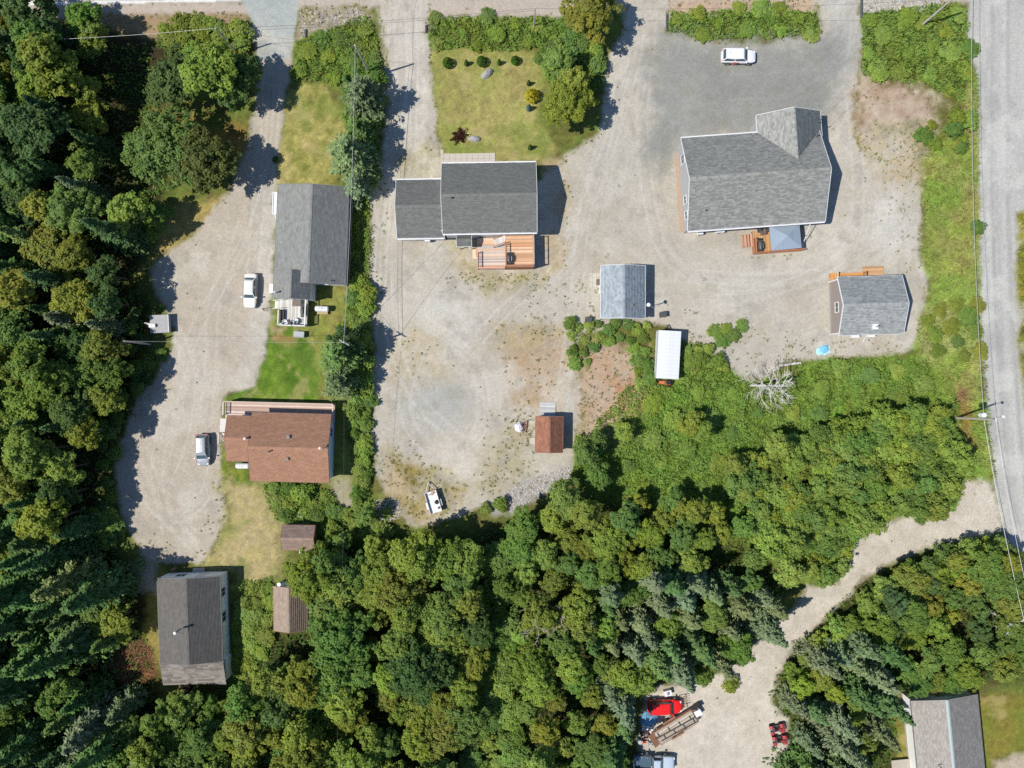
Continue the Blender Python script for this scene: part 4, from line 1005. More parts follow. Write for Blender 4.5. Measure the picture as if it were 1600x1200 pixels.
# deck with gazebo, south of the lot house
gx_, gy_ = P(1212, 373); aK = D(4.1)
d2 = thing("deck", "low tan plank deck under the blue-grey gazebo, behind the cross-gabled house", "deck", (gx_, gy_, 0), aK)
def gl(px, py, h): return local(px, py, (gx_, gy_), aK, h)
x0, y0 = gl(1178, 397, 0.6); x1, y1 = gl(1251, 356, 0.6)
TAN = [A(206, 164, 118), A(198, 154, 108), A(210, 172, 128), A(196, 148, 104)]
boards(d2, x0, x1, y0, y1, 0.6, 0.16, 'y', TAN, 3); deck_frame(d2, x0, x1, y0, y1, 0.6, A(178, 118, 82), 0.5)
railing(d2, (x0 + 0.05, y0 + 0.05), (x1 - 0.05, y0 + 0.05), 0.63, A(190, 120, 82), 0.9)
railing(d2, (x0 + 0.06, y0 + 0.05), (x0 + 0.06, y0 + 2.0), 0.63, A(190, 120, 82), 0.9)
for k in range(4):
    o_ = link("step", board_mesh(1.7, 0.27, 0.04), d2); o_.location = (x0 - 0.18 - k * 0.34, y1 - 1.15, 0.5 - k * 0.14); o_.rotation_euler = (0, 0, math.pi / 2); o_.color = (*A(206, 158, 132), 1)
m_ = MB().mat(WOOD_NEW)
for yy in (y1 - 1.9, y1 - 0.4): m_.beam((x0, yy, 0.45), (x0 - 1.35, yy, 0.0), 0.05, 0.2)
o_ = m_.build("stringer", d2); o_.color = (*A(150, 100, 70), 1)
bx_, by_ = P(1187.5, 384, 1.3); barbecue(bx_, by_, 0.635, aK + D(90), "black barbecue on the tan plank deck beside the gazebo", 1.5)
# gazebo
gxc, gyc = P(1227.5, 370, 2.4)
gz = thing("gazebo", "square gazebo with a blue-grey two-tier canopy on the plank deck", "gazebo", (gxc, gyc, 0.635), aK + D(1.5))
CAN = pm("canopy_cloth", A(158, 174, 192, 0.9), rough=0.8, var=0.1, scale=0.8)
hw_, hd_ = 1.95, 1.62
m_ = MB().mat(CAN)
m_.add([(-hw_, -hd_, 1.75), (hw_, -hd_, 1.75), (hw_, hd_, 1.75), (-hw_, hd_, 1.75), (-0.62, -0.5, 2.12), (0.62, -0.5, 2.12), (0.62, 0.5, 2.12), (-0.62, 0.5, 2.12), (-hw_, -hd_, 1.57), (hw_, -hd_, 1.57), (hw_, hd_, 1.57), (-hw_, hd_, 1.57)],
       [(0, 1, 5, 4), (1, 2, 6, 5), (2, 3, 7, 6), (3, 0, 4, 7), (8, 9, 1, 0), (9, 10, 2, 1), (10, 11, 3, 2), (11, 8, 0, 3)])
m_.build("canopy", gz)
m_ = MB().mat(CAN); m_.add([(-0.78, -0.64, 2.13), (0.78, -0.64, 2.13), (0.78, 0.64, 2.13), (-0.78, 0.64, 2.13), (0, 0, 2.42)], [(0, 1, 4), (1, 2, 4), (2, 3, 4), (3, 0, 4), (3, 2, 1, 0)]); m_.build("vent_cap", gz)
for sx in (-1, 1):
    for sy in (-1, 1):
        m_ = MB().mat(DKGREY); m_.box(sx * (hw_ - .1) - .04, sx * (hw_ - .1) + .04, sy * (hd_ - .1) - .04, sy * (hd_ - .1) + .04, 0, 1.7); m_.build("leg", gz)
m_ = MB().mat(DKGREY)
for sx in (-1, 1):
    for sy in (-1, 1): m_.tube((sx * (hw_ - .06), sy * (hd_ - .06), 1.72), (sx * 0.6, sy * 0.48, 2.08), 0.02, 6)
m_.build("rafter", gz)
# deck chairs and a small table by the house wall
def deck_chair(x, y, z, rot, label, m=None, group=None):
    t_ = thing("chair", label, "chair", (x, y, z), rot, group); m = m or DKGREY
    m_ = MB().mat(m); m_.box(-0.27, 0.27, -0.27, 0.27, 0.38, 0.43); m_.build("seat", t_)
    m_ = MB().mat(m); m_.beam((0, 0.27, 0.42), (0, 0.42, 1.0), 0.54, 0.04); m_.build("backrest", t_)
    for sx in (-.25, .25):
        for sy in (-.24, .24): m_ = MB().mat(METAL); m_.tube((sx, sy, 0), (sx, sy, .4), .02, 6); m_.build("leg", t_)
    for sx in (-.29, .29): m_ = MB().mat(m); m_.box(sx - .03, sx + .03, -.25, .3, .6, .63); m_.build("armrest", t_)
    return t_
deck_chair(*P(1185, 360, .7), 0.635, D(20), "dark chair on the plank deck near the top of its steps")
deck_chair(*P(1198, 359, .7), 0.635, D(-40), "dark chair on the plank deck tucked by the gazebo canopy")
t_ = thing("side_table", "low brown side table on the plank deck between two chairs", "table", (*P(1186.5, 361.5, .9), 0.635), D(10))
t_.location = (*P(1192, 364.5, .9), 0.635)
m_ = MB().mat(pm("table_brown", (0.11, 0.08, 0.07), var=0.2)); m_.box(-.42, .42, -.25, .25, .45, .5); m_.build("tabletop", t_)
for sx in (-.36, .36):
    for sy in (-.2, .2): m_ = MB().mat(DKGREY); m_.tube((sx, sy, 0), (sx, sy, .45), .025, 6); m_.build("leg", t_)

# weathered deck north of the brown house
dx_, dy_ = P(436, 638); aW = D(-1.4)
d3 = thing("deck", "long weathered pinkish deck along the north of the brown house", "deck", (dx_, dy_, 0), aW)
def wl_(px, py, h): return local(px, py, (dx_, dy_), aW, h)
x0, y0 = wl_(352, 655, 1.0); x1, _ = wl_(523.5, 640, 1.0); _, y1 = wl_(436, 628.5, 1.0)
PNK = [A(216, 190, 178), A(226, 206, 198), A(206, 176, 160), A(222, 200, 192), A(210, 184, 170)]
boards(d3, x0, x1, y0, y1, 1.0, 0.15, 'x', PNK, 4); deck_frame(d3, x0, x1, y0, y1, 1.0, A(180, 160, 148), 0.4)
railing(d3, (x0 + .06, y0 + .6), (x0 + .06, y1 - .05), 1.03, A(222, 210, 204), 0.95)
railing(d3, (x0 + .06, y1 - .05), (x1 - .05, y1 - .05), 1.03, A(218, 196, 184), 0.95)
railing(d3, (x1 - .06, y0 + .2), (x1 - .06, y1 - .1), 1.03, A(218, 196, 184), 0.95)
sx_, sy_ = wl_(350, 664.5, 0.9); m_ = MB().mat(WOOD_NEW); m_.box(sx_ - .55, sx_ + .55, sy_ - .9, sy_ + .9, .85, .9); m_.box(sx_ - .5, sx_ + .5, sy_ - .85, sy_ + .85, 0, .3); m_.box(sx_ - .5, sx_ - .4, sy_ - .85, sy_ - .75, .3, .85); m_.box(sx_ - .5, sx_ - .4, sy_ + .75, sy_ + .85, .3, .85); o_ = m_.build("landing", d3); o_.color = (*A(214, 208, 204), 1)
sx_, sy_ = wl_(348, 684.5, 0.6)
for k in range(4):
    o_ = link("step", board_mesh(0.7, 0.28, 0.04), d3); o_.location = (sx_ + .05, sy_ + .55 - k * .32, .72 - k * .19); o_.color = (*A(206, 192, 180), 1)
for xx in (-.38, .45): railing(d3, (sx_ + xx, sy_ - .75), (sx_ + xx, sy_ + .7), 0.25, A(220, 204, 198), 0.85)
cab = thing("storage_cabinet", "white low cabinet on the weathered deck against the brown house", "cabinet", (*P(390, 652, 1.4), 1.04), aW); m_ = MB().mat(WHITE); m_.box(-.6, .6, -.22, .22, 0, .7); m_.build("case", cab); m_ = MB().mat(WHITE); m_.box(-.63, .63, -.25, .25, .7, .74); m_.build("lid", cab)

# pale deck south of the bungalow by the drive
dx_, dy_ = P(458, 488); aQ = D(-2.2)
d4 = thing("deck", "small pale grey deck with white railings below the long bungalow", "deck", (dx_, dy_, 0), aQ)
def ql(px, py, h): return local(px, py, (dx_, dy_), aQ, h)
x0, y0 = ql(437, 509, 0.9); x1, y1 = ql(481.5, 467, 0.9)
PALE = [A(214, 212, 206), A(204, 202, 196), A(222, 220, 214), A(208, 204, 200)]
boards(d4, x0, x1, y0, y1, 0.9, 0.14, 'y', PALE, 5); deck_frame(d4, x0, x1, y0, y1, 0.9, A(200, 196, 192), 0.35)
rx0, ry1 = ql(428.5, 472, 0.6); rx1, ry0 = ql(437, 481.5, 0.6)
for k in range(3):
    o_ = link("step", board_mesh(0.9, 0.29, 0.04), d4); o_.location = (x0 - 0.17 - 0.3 * k, (ry0 + ry1) / 2 + 0.1, 0.72 - .2 * k); o_.rotation_euler = (0, 0, math.pi / 2); o_.color = (*A(220, 218, 212), 1)
WR = A(226, 224, 220)
railing(d4, (x0 + .05, y0 + .05), (x1 - .05, y0 + .05), .93, WR, .95); railing(d4, (x1 - .06, y0 + .05), (x1 - .06, y1 - .1), .93, WR, .95); railing(d4, (x0 + .06, y0 + .05), (x0 + .06, y0 + 2.0), .93, WR, .95)
for yy in (ry0 - .1, ry1 + .2):
    m_ = MB().mat(TRIM); m_.beam((x0 - 1.0, yy, .95), (x0 + .4, yy, 1.75), .07, .05); m_.tube((x0 - .95, yy, 0), (x0 - .95, yy, .95), .03, 6); m_.build("handrail", d4)
t_ = thing("patio_table", "square brown table on the pale grey deck", "table", (*P(463.5, 473.5, 1.6), .935), aQ)
m_ = MB().mat(pm("table_umber", (0.13, 0.105, 0.09), var=0.25)); m_.box(-.55, .55, -.42, .42, .68, .73); m_.build("tabletop", t_)
for sx in (-.48, .48):
    for sy in (-.36, .36): m_ = MB().mat(DKGREY); m_.tube((sx, sy, 0), (sx, sy, .68), .03, 6); m_.build("leg", t_)
bx_, by_ = P(473, 485, 1.7); barbecue(bx_, by_, .935, aQ + D(90), "brown barbecue against the east railing of the pale grey deck", 1.3)
cg = "lounge chairs on the pale grey deck"
deck_chair(*P(462.5, 501, 1.3), .935, D(160), "pale lounge chair by the south railing of the pale grey deck", WHITE)
deck_chair(*P(446, 503.5, 1.3), .935, D(120), "white chair in the corner of the pale grey deck", WHITE)
deck_chair(*P(455.5, 503.5, 1.3), .935, D(200), "dark chair between two pale chairs on the pale grey deck")
t_ = thing("planter_box", "dark planter against the west railing of the pale grey deck", "planter", (*P(441, 494, 1.2), .935), aQ); m_ = MB().mat(pm("planter_slate", (0.05, 0.055, 0.09), var=0.3)); m_.box(-.25, .25, -.85, .85, 0, .45); m_.build("trough", t_); m_ = MB().mat(pm("soil", (0.03, 0.022, 0.016), var=0.3)); m_.box(-.2, .2, -.8, .8, .4, .462); m_.build("soil", t_)

# orange deck and boardwalk north of the cabin
dx_, dy_ = P(1340, 432); aO = D(1.5)
d5 = thing("deck", "orange-tan plank porch along the north of the small cabin", "deck", (dx_, dy_, 0), aO)
def ol(px, py, h): return local(px, py, (dx_, dy_), aO, h)
ORG = [A(212, 156, 96), A(204, 146, 84), A(218, 164, 106)]
x0, y0 = ol(1297, 434, .35); x1, y1 = ol(1349, 425.5, .35); boards(d5, x0, x1, y0, y1, .35, .14, 'x', ORG, 6); deck_frame(d5, x0, x1, y0, y1, .35, A(170, 110, 66), .25, False)
x2, y2 = ol(1296.5, 447, .35); x3, _ = ol(1304, 440, .35); boards(d5, x2, x3, y2, y0, .35, .14, 'x', ORG, 7)
railing(d5, (x3 + .1, y0 - .1), (x3 + .1, y1), .385, A(220, 190, 150), .8); railing(d5, (x1 - .06, y0), (x1 - .06, y1), .385, A(200, 140, 90), .8)
x0, y0 = ol(1344, 432, .1); x1, y1 = ol(1380, 415.5, .1); x0 = ol(1349.6, 430, .35)[0]
boards(d5, x0, x1, y0, y1, .1, .14, 'x', [A(204, 160, 118), A(196, 152, 112), A(208, 166, 126)], 8); deck_frame(d5, x0, x1, y0, y1, .1, A(180, 130, 90), .1, False)

# plank ramp of the rust-roofed shed
rx_, ry_ = P(855.5, 640)
rp = thing("ramp", "grey plank ramp leading up to the rust-roofed shed", "ramp", (rx_, ry_, 0), D(-2))
nb_ = 11; me = board_mesh(2.1, 0.16, 0.035)
for i in range(nb_):
    o_ = link("plank", me, rp); yy = 0.93 - i * 0.172; o_.location = (0, yy, 0.04 + 0.012 * i); c_ = random.choice([A(196, 198, 198), A(182, 184, 186), A(208, 208, 206)]); o_.color = (*c_, 1)
m_ = MB().mat(WOOD_NEW)
for xx in (-.95, .9): m_.box(xx, xx + .06, -.95, .98, -.02, .035)
o_ = m_.build("runner", rp); o_.color = (*A(120, 116, 112), 1)
slab_ = thing("paving_slab", "single pale slab against the west wall of the rust-roofed shed", "slab", (*P(832, 688.5), 0)); m_ = MB().mat(CONC); m_.box(-.36, .36, -.42, .42, -.02, .12); m_.build("top", slab_, bevel=.03)

# patio slabs along the north wall of the middle house
pt = thing("patio", "row of pinkish patio slabs between the lawn and the dark-roofed house", "patio", (*P(735, 248), 0), D(0.9))
_sl = MB().mat(CONC); _sl.box(-.37, .37, -.35, .35, -.03, .05); slm = _sl.mesh("slab")
CONC2 = CONC
r_ = random.Random(3)
for i in range(9):
    for j in range(2):
        o_ = link("slab", slm, pt); o_.location = (-3.15 + i * .76, -.36 + j * .72 + .0, r_.uniform(-.006, .01)); o_.rotation_euler = (0, 0, r_.uniform(-.015, .015))
for i in range(4):
    o_ = link("slab", slm, pt); o_.location = (-3.75, -.9 + i * .62, r_.uniform(-.006, .01)); o_.scale = (.55, .8, 1); o_.rotation_euler = (0, 0, r_.uniform(-.1, .1))
# ------------------------------------------------------------------ leaves
LEAF = leaf_mat("leaf_broad", trans=0.5, lo=0.6, hi=1.45, warm=(1.15, 1.0, 0.8), spec=0.12)
NEEDLE = leaf_mat("leaf_needle", trans=0.22, lo=0.55, hi=1.5, warm=(1.4, 1.25, 1.1), rough=0.7, spec=0.06)
def grass_mat():
    m, t, b, out = new_mat("grass_blade"); L = t.links
    at = N(t, "ShaderNodeAttribute", attribute_name="Col"); L.new(at.outputs['Color'], b.inputs['Base Color'])
    b.inputs['Roughness'].default_value = .7; b.inputs['Specular IOR Level'].default_value = .1
    tr = N(t, "ShaderNodeBsdfTranslucent"); L.new(at.outputs['Color'], tr.inputs['Color'])
    mix = N(t, "ShaderNodeMixShader"); mix.inputs[0].default_value = .35
    L.new(b.outputs[0], mix.inputs[1]); L.new(tr.outputs[0], mix.inputs[2]); L.new(mix.outputs[0], out.inputs[0])
    return m
GRASSM = grass_mat()
BARK = pm("bark", (0.085, 0.07, 0.055), rough=0.95, var=0.4, scale=3, bump=0.6, bscale=12)
BARK_PALE = pm("bark_dead_grey", (0.52, 0.49, 0.46), rough=0.9, var=0.25, scale=3)
BARK_DULL = pm("bark_dead_tan", (.34, .30, .25), rough=.9, var=.3, scale=3)
TWIG = pm("dead_twig", (0.21, 0.105, 0.055), rough=0.9, var=0.5, scale=2, objcol=False)

def unit(v): return v / (np.linalg.norm(v, axis=-1, keepdims=True) + 1e-9)
def leaves_np(c, nrm, length, width, r, along_dir=None):
    """kite-shaped leaves at c facing nrm"""
    n = len(c)
    a = along_dir if along_dir is not None else r.normal(size=(n, 3))
    a = unit(a - nrm * np.sum(a * nrm, -1, keepdims=True)); b = np.cross(nrm, a)
    L = length[:, None]; W = width[:, None]
    p0 = c - a * L * .5; p2 = c + a * L * .5; bend = nrm * (W * .25)
    p1 = c + b * W * .5 + bend + a * L * .05; p3 = c - b * W * .5 + bend + a * L * .05
    V = np.stack([p0, p1, p2, p3], 1).reshape(-1, 3)
    Q = np.arange(4 * n).reshape(n, 4)
    return V, Q

def broadleaf_mesh(name, seed, R, H, nl, nc, nlf, leaf, lob=0.42, flat=0.75, base=0.3, ragged=0.3, mat=None, upb=.95):
    """crown of lobes, each lobe a crowd of leaf clumps; R crown radius, H tree height"""
    r = np.random.default_rng(seed)
    Cs, Ns, Ts, Ws, Ls = [], [], [], [], []
    ch = H * (1 - base)
    for i in range(nl):
        a = i * 2.39996 + r.uniform(-.4, .4); q = math.sqrt((i + 0.3) / nl) * (1 - lob * .6) * R * r.uniform(.85, 1.12)
        zc = H * base + ch * (0.30 + (1 - (q / R) ** 2) * 0.52 * r.uniform(.75, 1.1)) - (0.12 * ch if i % 3 == 2 else 0)
        lc = np.array([math.cos(a) * q, math.sin(a) * q, zc]); lr = R * lob * r.uniform(.75, 1.25)
        wl = r.random() ** 2
        for k in range(nc):
            d = r.normal(size=3); d[2] = abs(d[2]) * .9 - .25; d = d / np.linalg.norm(d)
            cc = lc + d * lr * np.array([1, 1, flat]) * r.uniform(.72, 1.0 + ragged)
            cr = leaf * r.uniform(1.5, 2.7)
            off = r.normal(size=(nlf, 3)); off = unit(off) * (r.random((nlf, 1)) ** .5); off[:, 2] = off[:, 2] * .7
            Cs.append(cc + off * cr)
            nn = unit(unit(off) * .55 + d * .45 + np.array([0, 0, upb]) + r.normal(size=(nlf, 3)) * .45); Ns.append(nn)
            Ts.append(np.clip(r.uniform(.15, .85) * .55 + r.random(nlf) * .45, 0, 1)); Ws.append(np.full(nlf, np.clip(wl * .7 + r.random() ** 2 * .6, 0, 1)))
            Ls.append(leaf * r.uniform(.7, 1.3, nlf))
    Cs = np.vstack(Cs); Ns = np.vstack(Ns); Ls = np.concatenate(Ls)
    V, Q = leaves_np(Cs, Ns, Ls * 1.35, Ls * .95, r)
    return np_mesh(name, V, Q, mat or LEAF, tint=np.repeat(np.concatenate(Ts), 4), warm=np.repeat(np.concatenate(Ws), 4))

def trunk_mesh(name, seed, H, r0, R, limbs=6, mat=None):
    rnd = random.Random(seed); mb = MB().mat(mat or BARK)
    p = Vector((0, 0, -0.15)); pts = [p]
    for k in range(1, 5): pts.append(Vector((rnd.uniform(-.12, .12) * k, rnd.uniform(-.12, .12) * k, H * .78 * k / 4)))
    mb.path(pts, r0, 7, r0 * .25)
    for i in range(limbs):
        a = i * 2.4 + rnd.random(); z = H * rnd.uniform(.3, .6); q = R * rnd.uniform(.5, .8)
        s_ = Vector((0, 0, z)); m1 = Vector((math.cos(a) * q * .5, math.sin(a) * q * .5, z + q * .35)); e_ = Vector((math.cos(a) * q, math.sin(a) * q, z + q * .75))
        mb.path([s_, m1, e_], r0 * .4, 5, r0 * .12)
    return mb.mesh(name)

def spruce_mesh(name, seed, H, R, whorls, per, twigs, tw=0.34, droop=0.28, sparse=0.0, power=0.85, z0=0.06, tipw=0.5):
    """conifer crown: whorls of drooping branches carrying flat sprays of needle tufts"""
    r = np.random.default_rng(seed)
    Cs, As, Ns, Ts, Ws, Ls, Wd = [], [], [], [], [], [], []
    for i in range(whorls):
        f = (i + r.uniform(0, .6)) / whorls
        z = H * (z0 + (1 - z0) * f); reach = R * (1 - f) ** power * r.uniform(.85, 1.12) + .10
        n = max(4, int(per * (1 - f * .35))); a0 = r.uniform(0, 6.28)
        for k in range(n):
            if r.random() < sparse: continue
            a = a0 + 6.2832 * k / n + r.uniform(-.22, .22); Lb = reach * r.uniform(.55, 1.25)
            d = np.array([math.cos(a), math.sin(a), 0.0]); s_ = np.array([-d[1], d[0], 0.0])
            m = max(3, int(twigs * (0.35 + 0.65 * Lb / R)))
            t = r.random(m) ** .75
            side = r.choice([-1.0, 1.0], m) * r.random(m) ** .6
            wdt = (.13 + .30 * (1 - t)) * Lb * .62 + .05
            zb_ = z + r.normal() * H / whorls * .55
            zz = zb_ - droop * Lb * t ** 1.5 + .12 * Lb * np.maximum(0, t - .75) + r.normal(size=m) * .05 + r.random(m) * .12
            c = d * (Lb * (.10 + .9 * t))[:, None] + s_ * (side * wdt)[:, None]; c[:, 2] = zz
            Cs.append(c)
            dirn = unit(d[None] * .85 + s_[None] * (side * .75)[:, None] + np.array([0, 0, -.12]) + r.normal(size=(m, 3)) * .2); As.append(dirn)
            Ns.append(unit(np.array([0, 0, 1.0]) + d * .25 + r.normal(size=(m, 3)) * .42))
            bt = r.random()
            Ts.append(np.clip(.15 + .35 * bt + .3 * r.random(m) + .22 * (t > .8), 0, 1)); Ws.append(np.clip(tipw * (t ** 3) * r.uniform(.5, 1.2), 0, 1))
            Ls.append(tw * r.uniform(.8, 1.5, m)); Wd.append(tw * r.uniform(.35, .6, m))
    Cs = np.vstack(Cs); V, Q = leaves_np(Cs, np.vstack(Ns), np.concatenate(Ls), np.concatenate(Wd), r, np.vstack(As))
    return np_mesh(name, V, Q, NEEDLE, tint=np.repeat(np.concatenate(Ts), 4), warm=np.repeat(np.concatenate(Ws), 4))

# prototypes (meshes only; each tree is an object of its own that shares them)
BROAD = [(broadleaf_mesh("broadleaf_crown", 10 + i, R, H, nl, nc, nlf, .215, lob=lb, flat=fl, base=bs, ragged=rg), trunk_mesh("tree_trunk", 10 + i, H, .16, R), R, H)
         for i, (R, H, nl, nc, nlf, lb, fl, bs, rg) in enumerate(((2.6, 9.0, 9, 17, 46, .40, .95, .30, .35), (2.3, 8.5, 8, 17, 46, .42, 1.15, .28, .4), (2.9, 9.5, 12, 16, 44, .34, .9, .32, .4), (2.2, 9.5, 8, 18, 44, .44, 1.3, .25, .3), (2.7, 8.0, 10, 17, 46, .36, .8, .25, .45), (2.0, 7.5, 7, 17, 44, .44, 1.2, .22, .4), (2.5, 8.6, 11, 16, 44, .34, 1.0, .25, .5), (3.3, 9.2, 16, 15, 44, .28, .9, .3, .55), (1.7, 9.0, 7, 16, 42, .5, 1.7, .15, .45), (3.0, 7.6, 13, 15, 44, .30, .7, .25, .6)))]
BIGOAK = (broadleaf_mesh("broadleaf_crown", 31, 5.6, 8.5, 26, 26, 34, .25, lob=.24, flat=.75, base=.18, ragged=.5), trunk_mesh("tree_trunk", 31, 8.5, .3, 5.4, 9), 5.6, 8.5)
SPRUCE = [(spruce_mesh("spruce_crown", 50 + i, H, R, wh, pe, tg, tw, dr, power=pw), trunk_mesh("tree_trunk", 50 + i, H * 1.2, .15, R * .3, 0), R, H)
          for i, (H, R, wh, pe, tg, tw, dr, pw) in enumerate(((12.5, 2.5, 26, 9, 26, .42, .34, .8), (11.5, 2.3, 24, 9, 25, .40, .28, .75), (13.5, 2.5, 28, 9, 25, .42, .38, .85), (10.5, 2.5, 22, 9, 28, .42, .25, .7), (12.0, 2.1, 26, 8, 24, .40, .3, .7)))]
FIR = [(spruce_mesh("fir_crown", 70 + i, H, R, wh, pe, tg, .40, dr, sparse=.12, power=.6, z0=.1, tipw=1.0), trunk_mesh("tree_trunk", 70 + i, H * 1.2, .12, R * .3, 0), R, H)
       for i, (H, R, wh, pe, tg, dr) in enumerate(((8.6, 2.5, 22, 9, 28, -.12), (8.2, 2.8, 20, 10, 30, -.06), (9.0, 2.6, 23, 9, 28, -.15)))]
BUSH = [(broadleaf_mesh("shrub_foliage", 90 + i, R, H, nl, nc, nlf, .20, lob=.5, flat=.7, base=.05, ragged=.4, upb=1.2), R, H)
        for i, (R, H, nl, nc, nlf) in enumerate(((1.25, 1.7, 6, 12, 26), (1.1, 1.3, 5, 12, 26), (1.35, 2.2, 7, 12, 26), (1.0, 1.5, 4, 13, 26)))]
THICK = [(broadleaf_mesh("shrub_foliage", 110 + i, R, H, nl, nc, nlf, .20, lob=.42, flat=1.9, base=.10, ragged=.55, upb=.9), R, H)
         for i, (R, H, nl, nc, nlf) in enumerate(((1.5, 4.6, 8, 15, 30), (1.3, 5.2, 7, 16, 30), (1.7, 4.2, 9, 14, 30), (1.4, 3.8, 8, 14, 30)))]

YG, MG, DG, OL, LG = (.250, .345, .072), (.170, .286, .074), (.104, .186, .068), (.245, .300, .066), (.250, .372, .092)
SG, SB, SD = (.102, .186, .062), (.158, .214, .110), (.066, .128, .048)
SY = (.175, .225, .075)
TONE = {'YG': (YG, "yellow-green"), 'MG': (MG, "mid-green"), 'DG': (DG, "dark green"), 'OL': (OL, "olive"), 'LG': (LG, "bright green"), 'SG': (SG, "deep green"), 'SB': (SB, "grey-green"), 'SD': (SD, "blackish-green"), 'SY': (SY, "pale yellowish")}
PLANTS = []      # every plant, labelled at the end
def jitter(c, rnd, a=.16):
    k = rnd.uniform(1 - a, 1 + a); return (c[0] * k * rnd.uniform(.9, 1.12), c[1] * k, c[2] * k * rnd.uniform(.85, 1.2), 1)
prnd = random.Random(99)
def tree(kind, proto, x, y, sc, tone, zone, rnd=prnd, sxy=1.0, lean=None):
    crown, trunk = proto[0], proto[1]
    e = thing(kind, None, kind.replace("_", " ") if kind != "broadleaf_tree" else "tree", (x, y, 0), rnd.uniform(0, 6.28))
    e["category"] = "tree"
    e.scale = (sc * sxy, sc * sxy, sc)
    if lean: e.rotation_euler = (lean[0], lean[1], rnd.uniform(0, 6.28))
    c = link("crown", crown, e); c.color = jitter(TONE[tone][0], rnd)
    link("trunk", trunk, e)
    PLANTS.append((e, kind, tone, zone, x, y)); return e
def shrub(proto, x, y, sc, tone, zone, rnd=prnd, name=None, sz=1.0, color=None):
    name = name or {'alder': 'thicket_shrub', 'low': 'thicket_shrub', 'gully': 'thicket_shrub', 'trackedge': 'thicket_shrub', 'lawnhedge': 'bramble_bush', 'lotverge': 'bramble_bush', 'roadverge': 'bramble_bush', 'drivehedge': 'bramble_bush', 'lanehedge': 'hedge_shrub', 'firrow': 'hedge_shrub', 'corneredge': 'bramble_bush'}.get(zone, 'shrub')
    o = link(name, proto[0]); o.location = (x, y, -.05); o.rotation_euler = (0, 0, rnd.uniform(0, 6.28)); o.scale = (sc, sc, sc * sz)
    o.color = color or jitter(TONE[tone][0], rnd); o["category"] = "shrub"
    PLANTS.append((o, name, tone, zone, x, y)); return o

# plan areas that must stay free of trunks
HOUSES = [(1064, 180, 1300, 365), (618, 250, 880, 425), (425, 285, 548, 512), (343, 625, 528, 756), (243, 895, 362, 1072), (1296, 428, 1424, 530), (1400, 1085, 1545, 1300), (937, 405, 1012, 502), (834, 625, 884, 712), (438, 818, 494, 866), (425, 908, 486, 992), (1018, 512, 1066, 600), (990, 1078, 1105, 1230), (1198, 1118, 1232, 1176), (226, 486, 272, 526)]
def clear_of(px, py, m):
    for x0, y0, x1, y1 in HOUSES:
        if x0 - m < px < x1 + m and y0 - m < py < y1 + m: return False
    return True
def scatter(poly, gap, seed, tries=6000, margin=14, avoid=(), on_gravel=False):
    """evenly spread random points (photograph pixels on the ground) in a polygon"""
    r = np.random.default_rng(seed); p = np.asarray(poly, float)
    x0, y0 = p.min(0); x1, y1 = p.max(0); out = list(avoid); k0 = len(out)
    cand = np.stack([r.uniform(x0, x1, tries), r.uniform(y0, y1, tries)], -1)
    ins = sdist(cand[:, 0], cand[:, 1], poly) > 0
    for c in cand[ins]:
        if not clear_of(c[0], c[1], margin): continue
        if all((c[0] - o[0]) ** 2 + (c[1] - o[1]) ** 2 > gap * gap for o in out): out.append((c[0], c[1]))
    return out[k0:]
def pick(r, table):
    t = r.random() * sum(w for _, w in table)
    for v_, w in table:
        t -= w
        if t <= 0: return v_
    return table[-1][0]

vr = random.Random(2024)
# single trees that stand by themselves
tree("broadleaf_tree", BIGOAK, *P(292, 252), .92, 'DG', "solo"); PLANTS[-1][0]["label"] = "large round-crowned dark green tree alone in the clearing west of the drive"
PLANTS[-1][0].children[0].color = (.165, .265, .085, 1)
tree("broadleaf_tree", BROAD[7], *P(348, 268), .95, 'DG', "solo", sxy=1.15); PLANTS[-1][0]["label"] = "dark olive tree between the large round-crowned tree and the drive"; PLANTS[-1][0].children[0].color = (.135, .170, .055, 1)
tree("broadleaf_tree", BROAD[9], *P(392, 150), .95, 'DG', "solo", sxy=1.0); PLANTS[-1][0]["label"] = "dark green tree at the drive edge whose shadow crosses the drive"
tree("broadleaf_tree", BROAD[4], *P(302, 150), 1.0, 'DG', "solo", sxy=1.25); PLANTS[-1][0]["label"] = "dark green spreading tree north of the large round-crowned tree"
tree("broadleaf_tree", BROAD[2], *P(362, 150), 1.1, 'YG', "solo", sxy=1.1); PLANTS[-1][0]["label"] = "yellow-green tree overhanging the shaded paved driveway"
tree("broadleaf_tree", BROAD[0], *P(350, 122), .75, 'OL', "solo"); PLANTS[-1][0]["label"] = "olive tree behind the yellow-green tree near the driveway mouth"
tree("broadleaf_tree", BROAD[6], *P(385, 130), .7, 'MG', "solo"); PLANTS[-1][0]["label"] = "small mid-green tree leaning over the shaded drive edge"
tree("broadleaf_tree", BROAD[2], *P(912, 52), .92, 'OL', "solo", sxy=1.25); PLANTS[-1][0]["label"] = "olive-green tree at the street corner casting a big shadow on gravel"
tree("broadleaf_tree", BROAD[5], *P(872, 112), .78, 'MG', "solo", sxy=1.2); PLANTS[-1][0]["label"] = "small mid-green tree at the lawn's northeast corner"
tree("broadleaf_tree", BROAD[7], *P(882, 188), .86, 'YG', "solo", sxy=1.0); PLANTS[-1][0]["label"] = "yellow-green tree between the lawn and the gravel yard, its shadow on gravel"
tree("broadleaf_tree", BROAD[5], *P(890, 152), .85, 'YG', "solo"); PLANTS[-1][0]["label"] = "slim yellow-green tree just north of the lawn-edge tree"
tree("broadleaf_tree", BROAD[5], *P(548, 535), .85, 'DG', "solo"); PLANTS[-1][0]["label"] = "dark green tree right beside the pole with five wires"
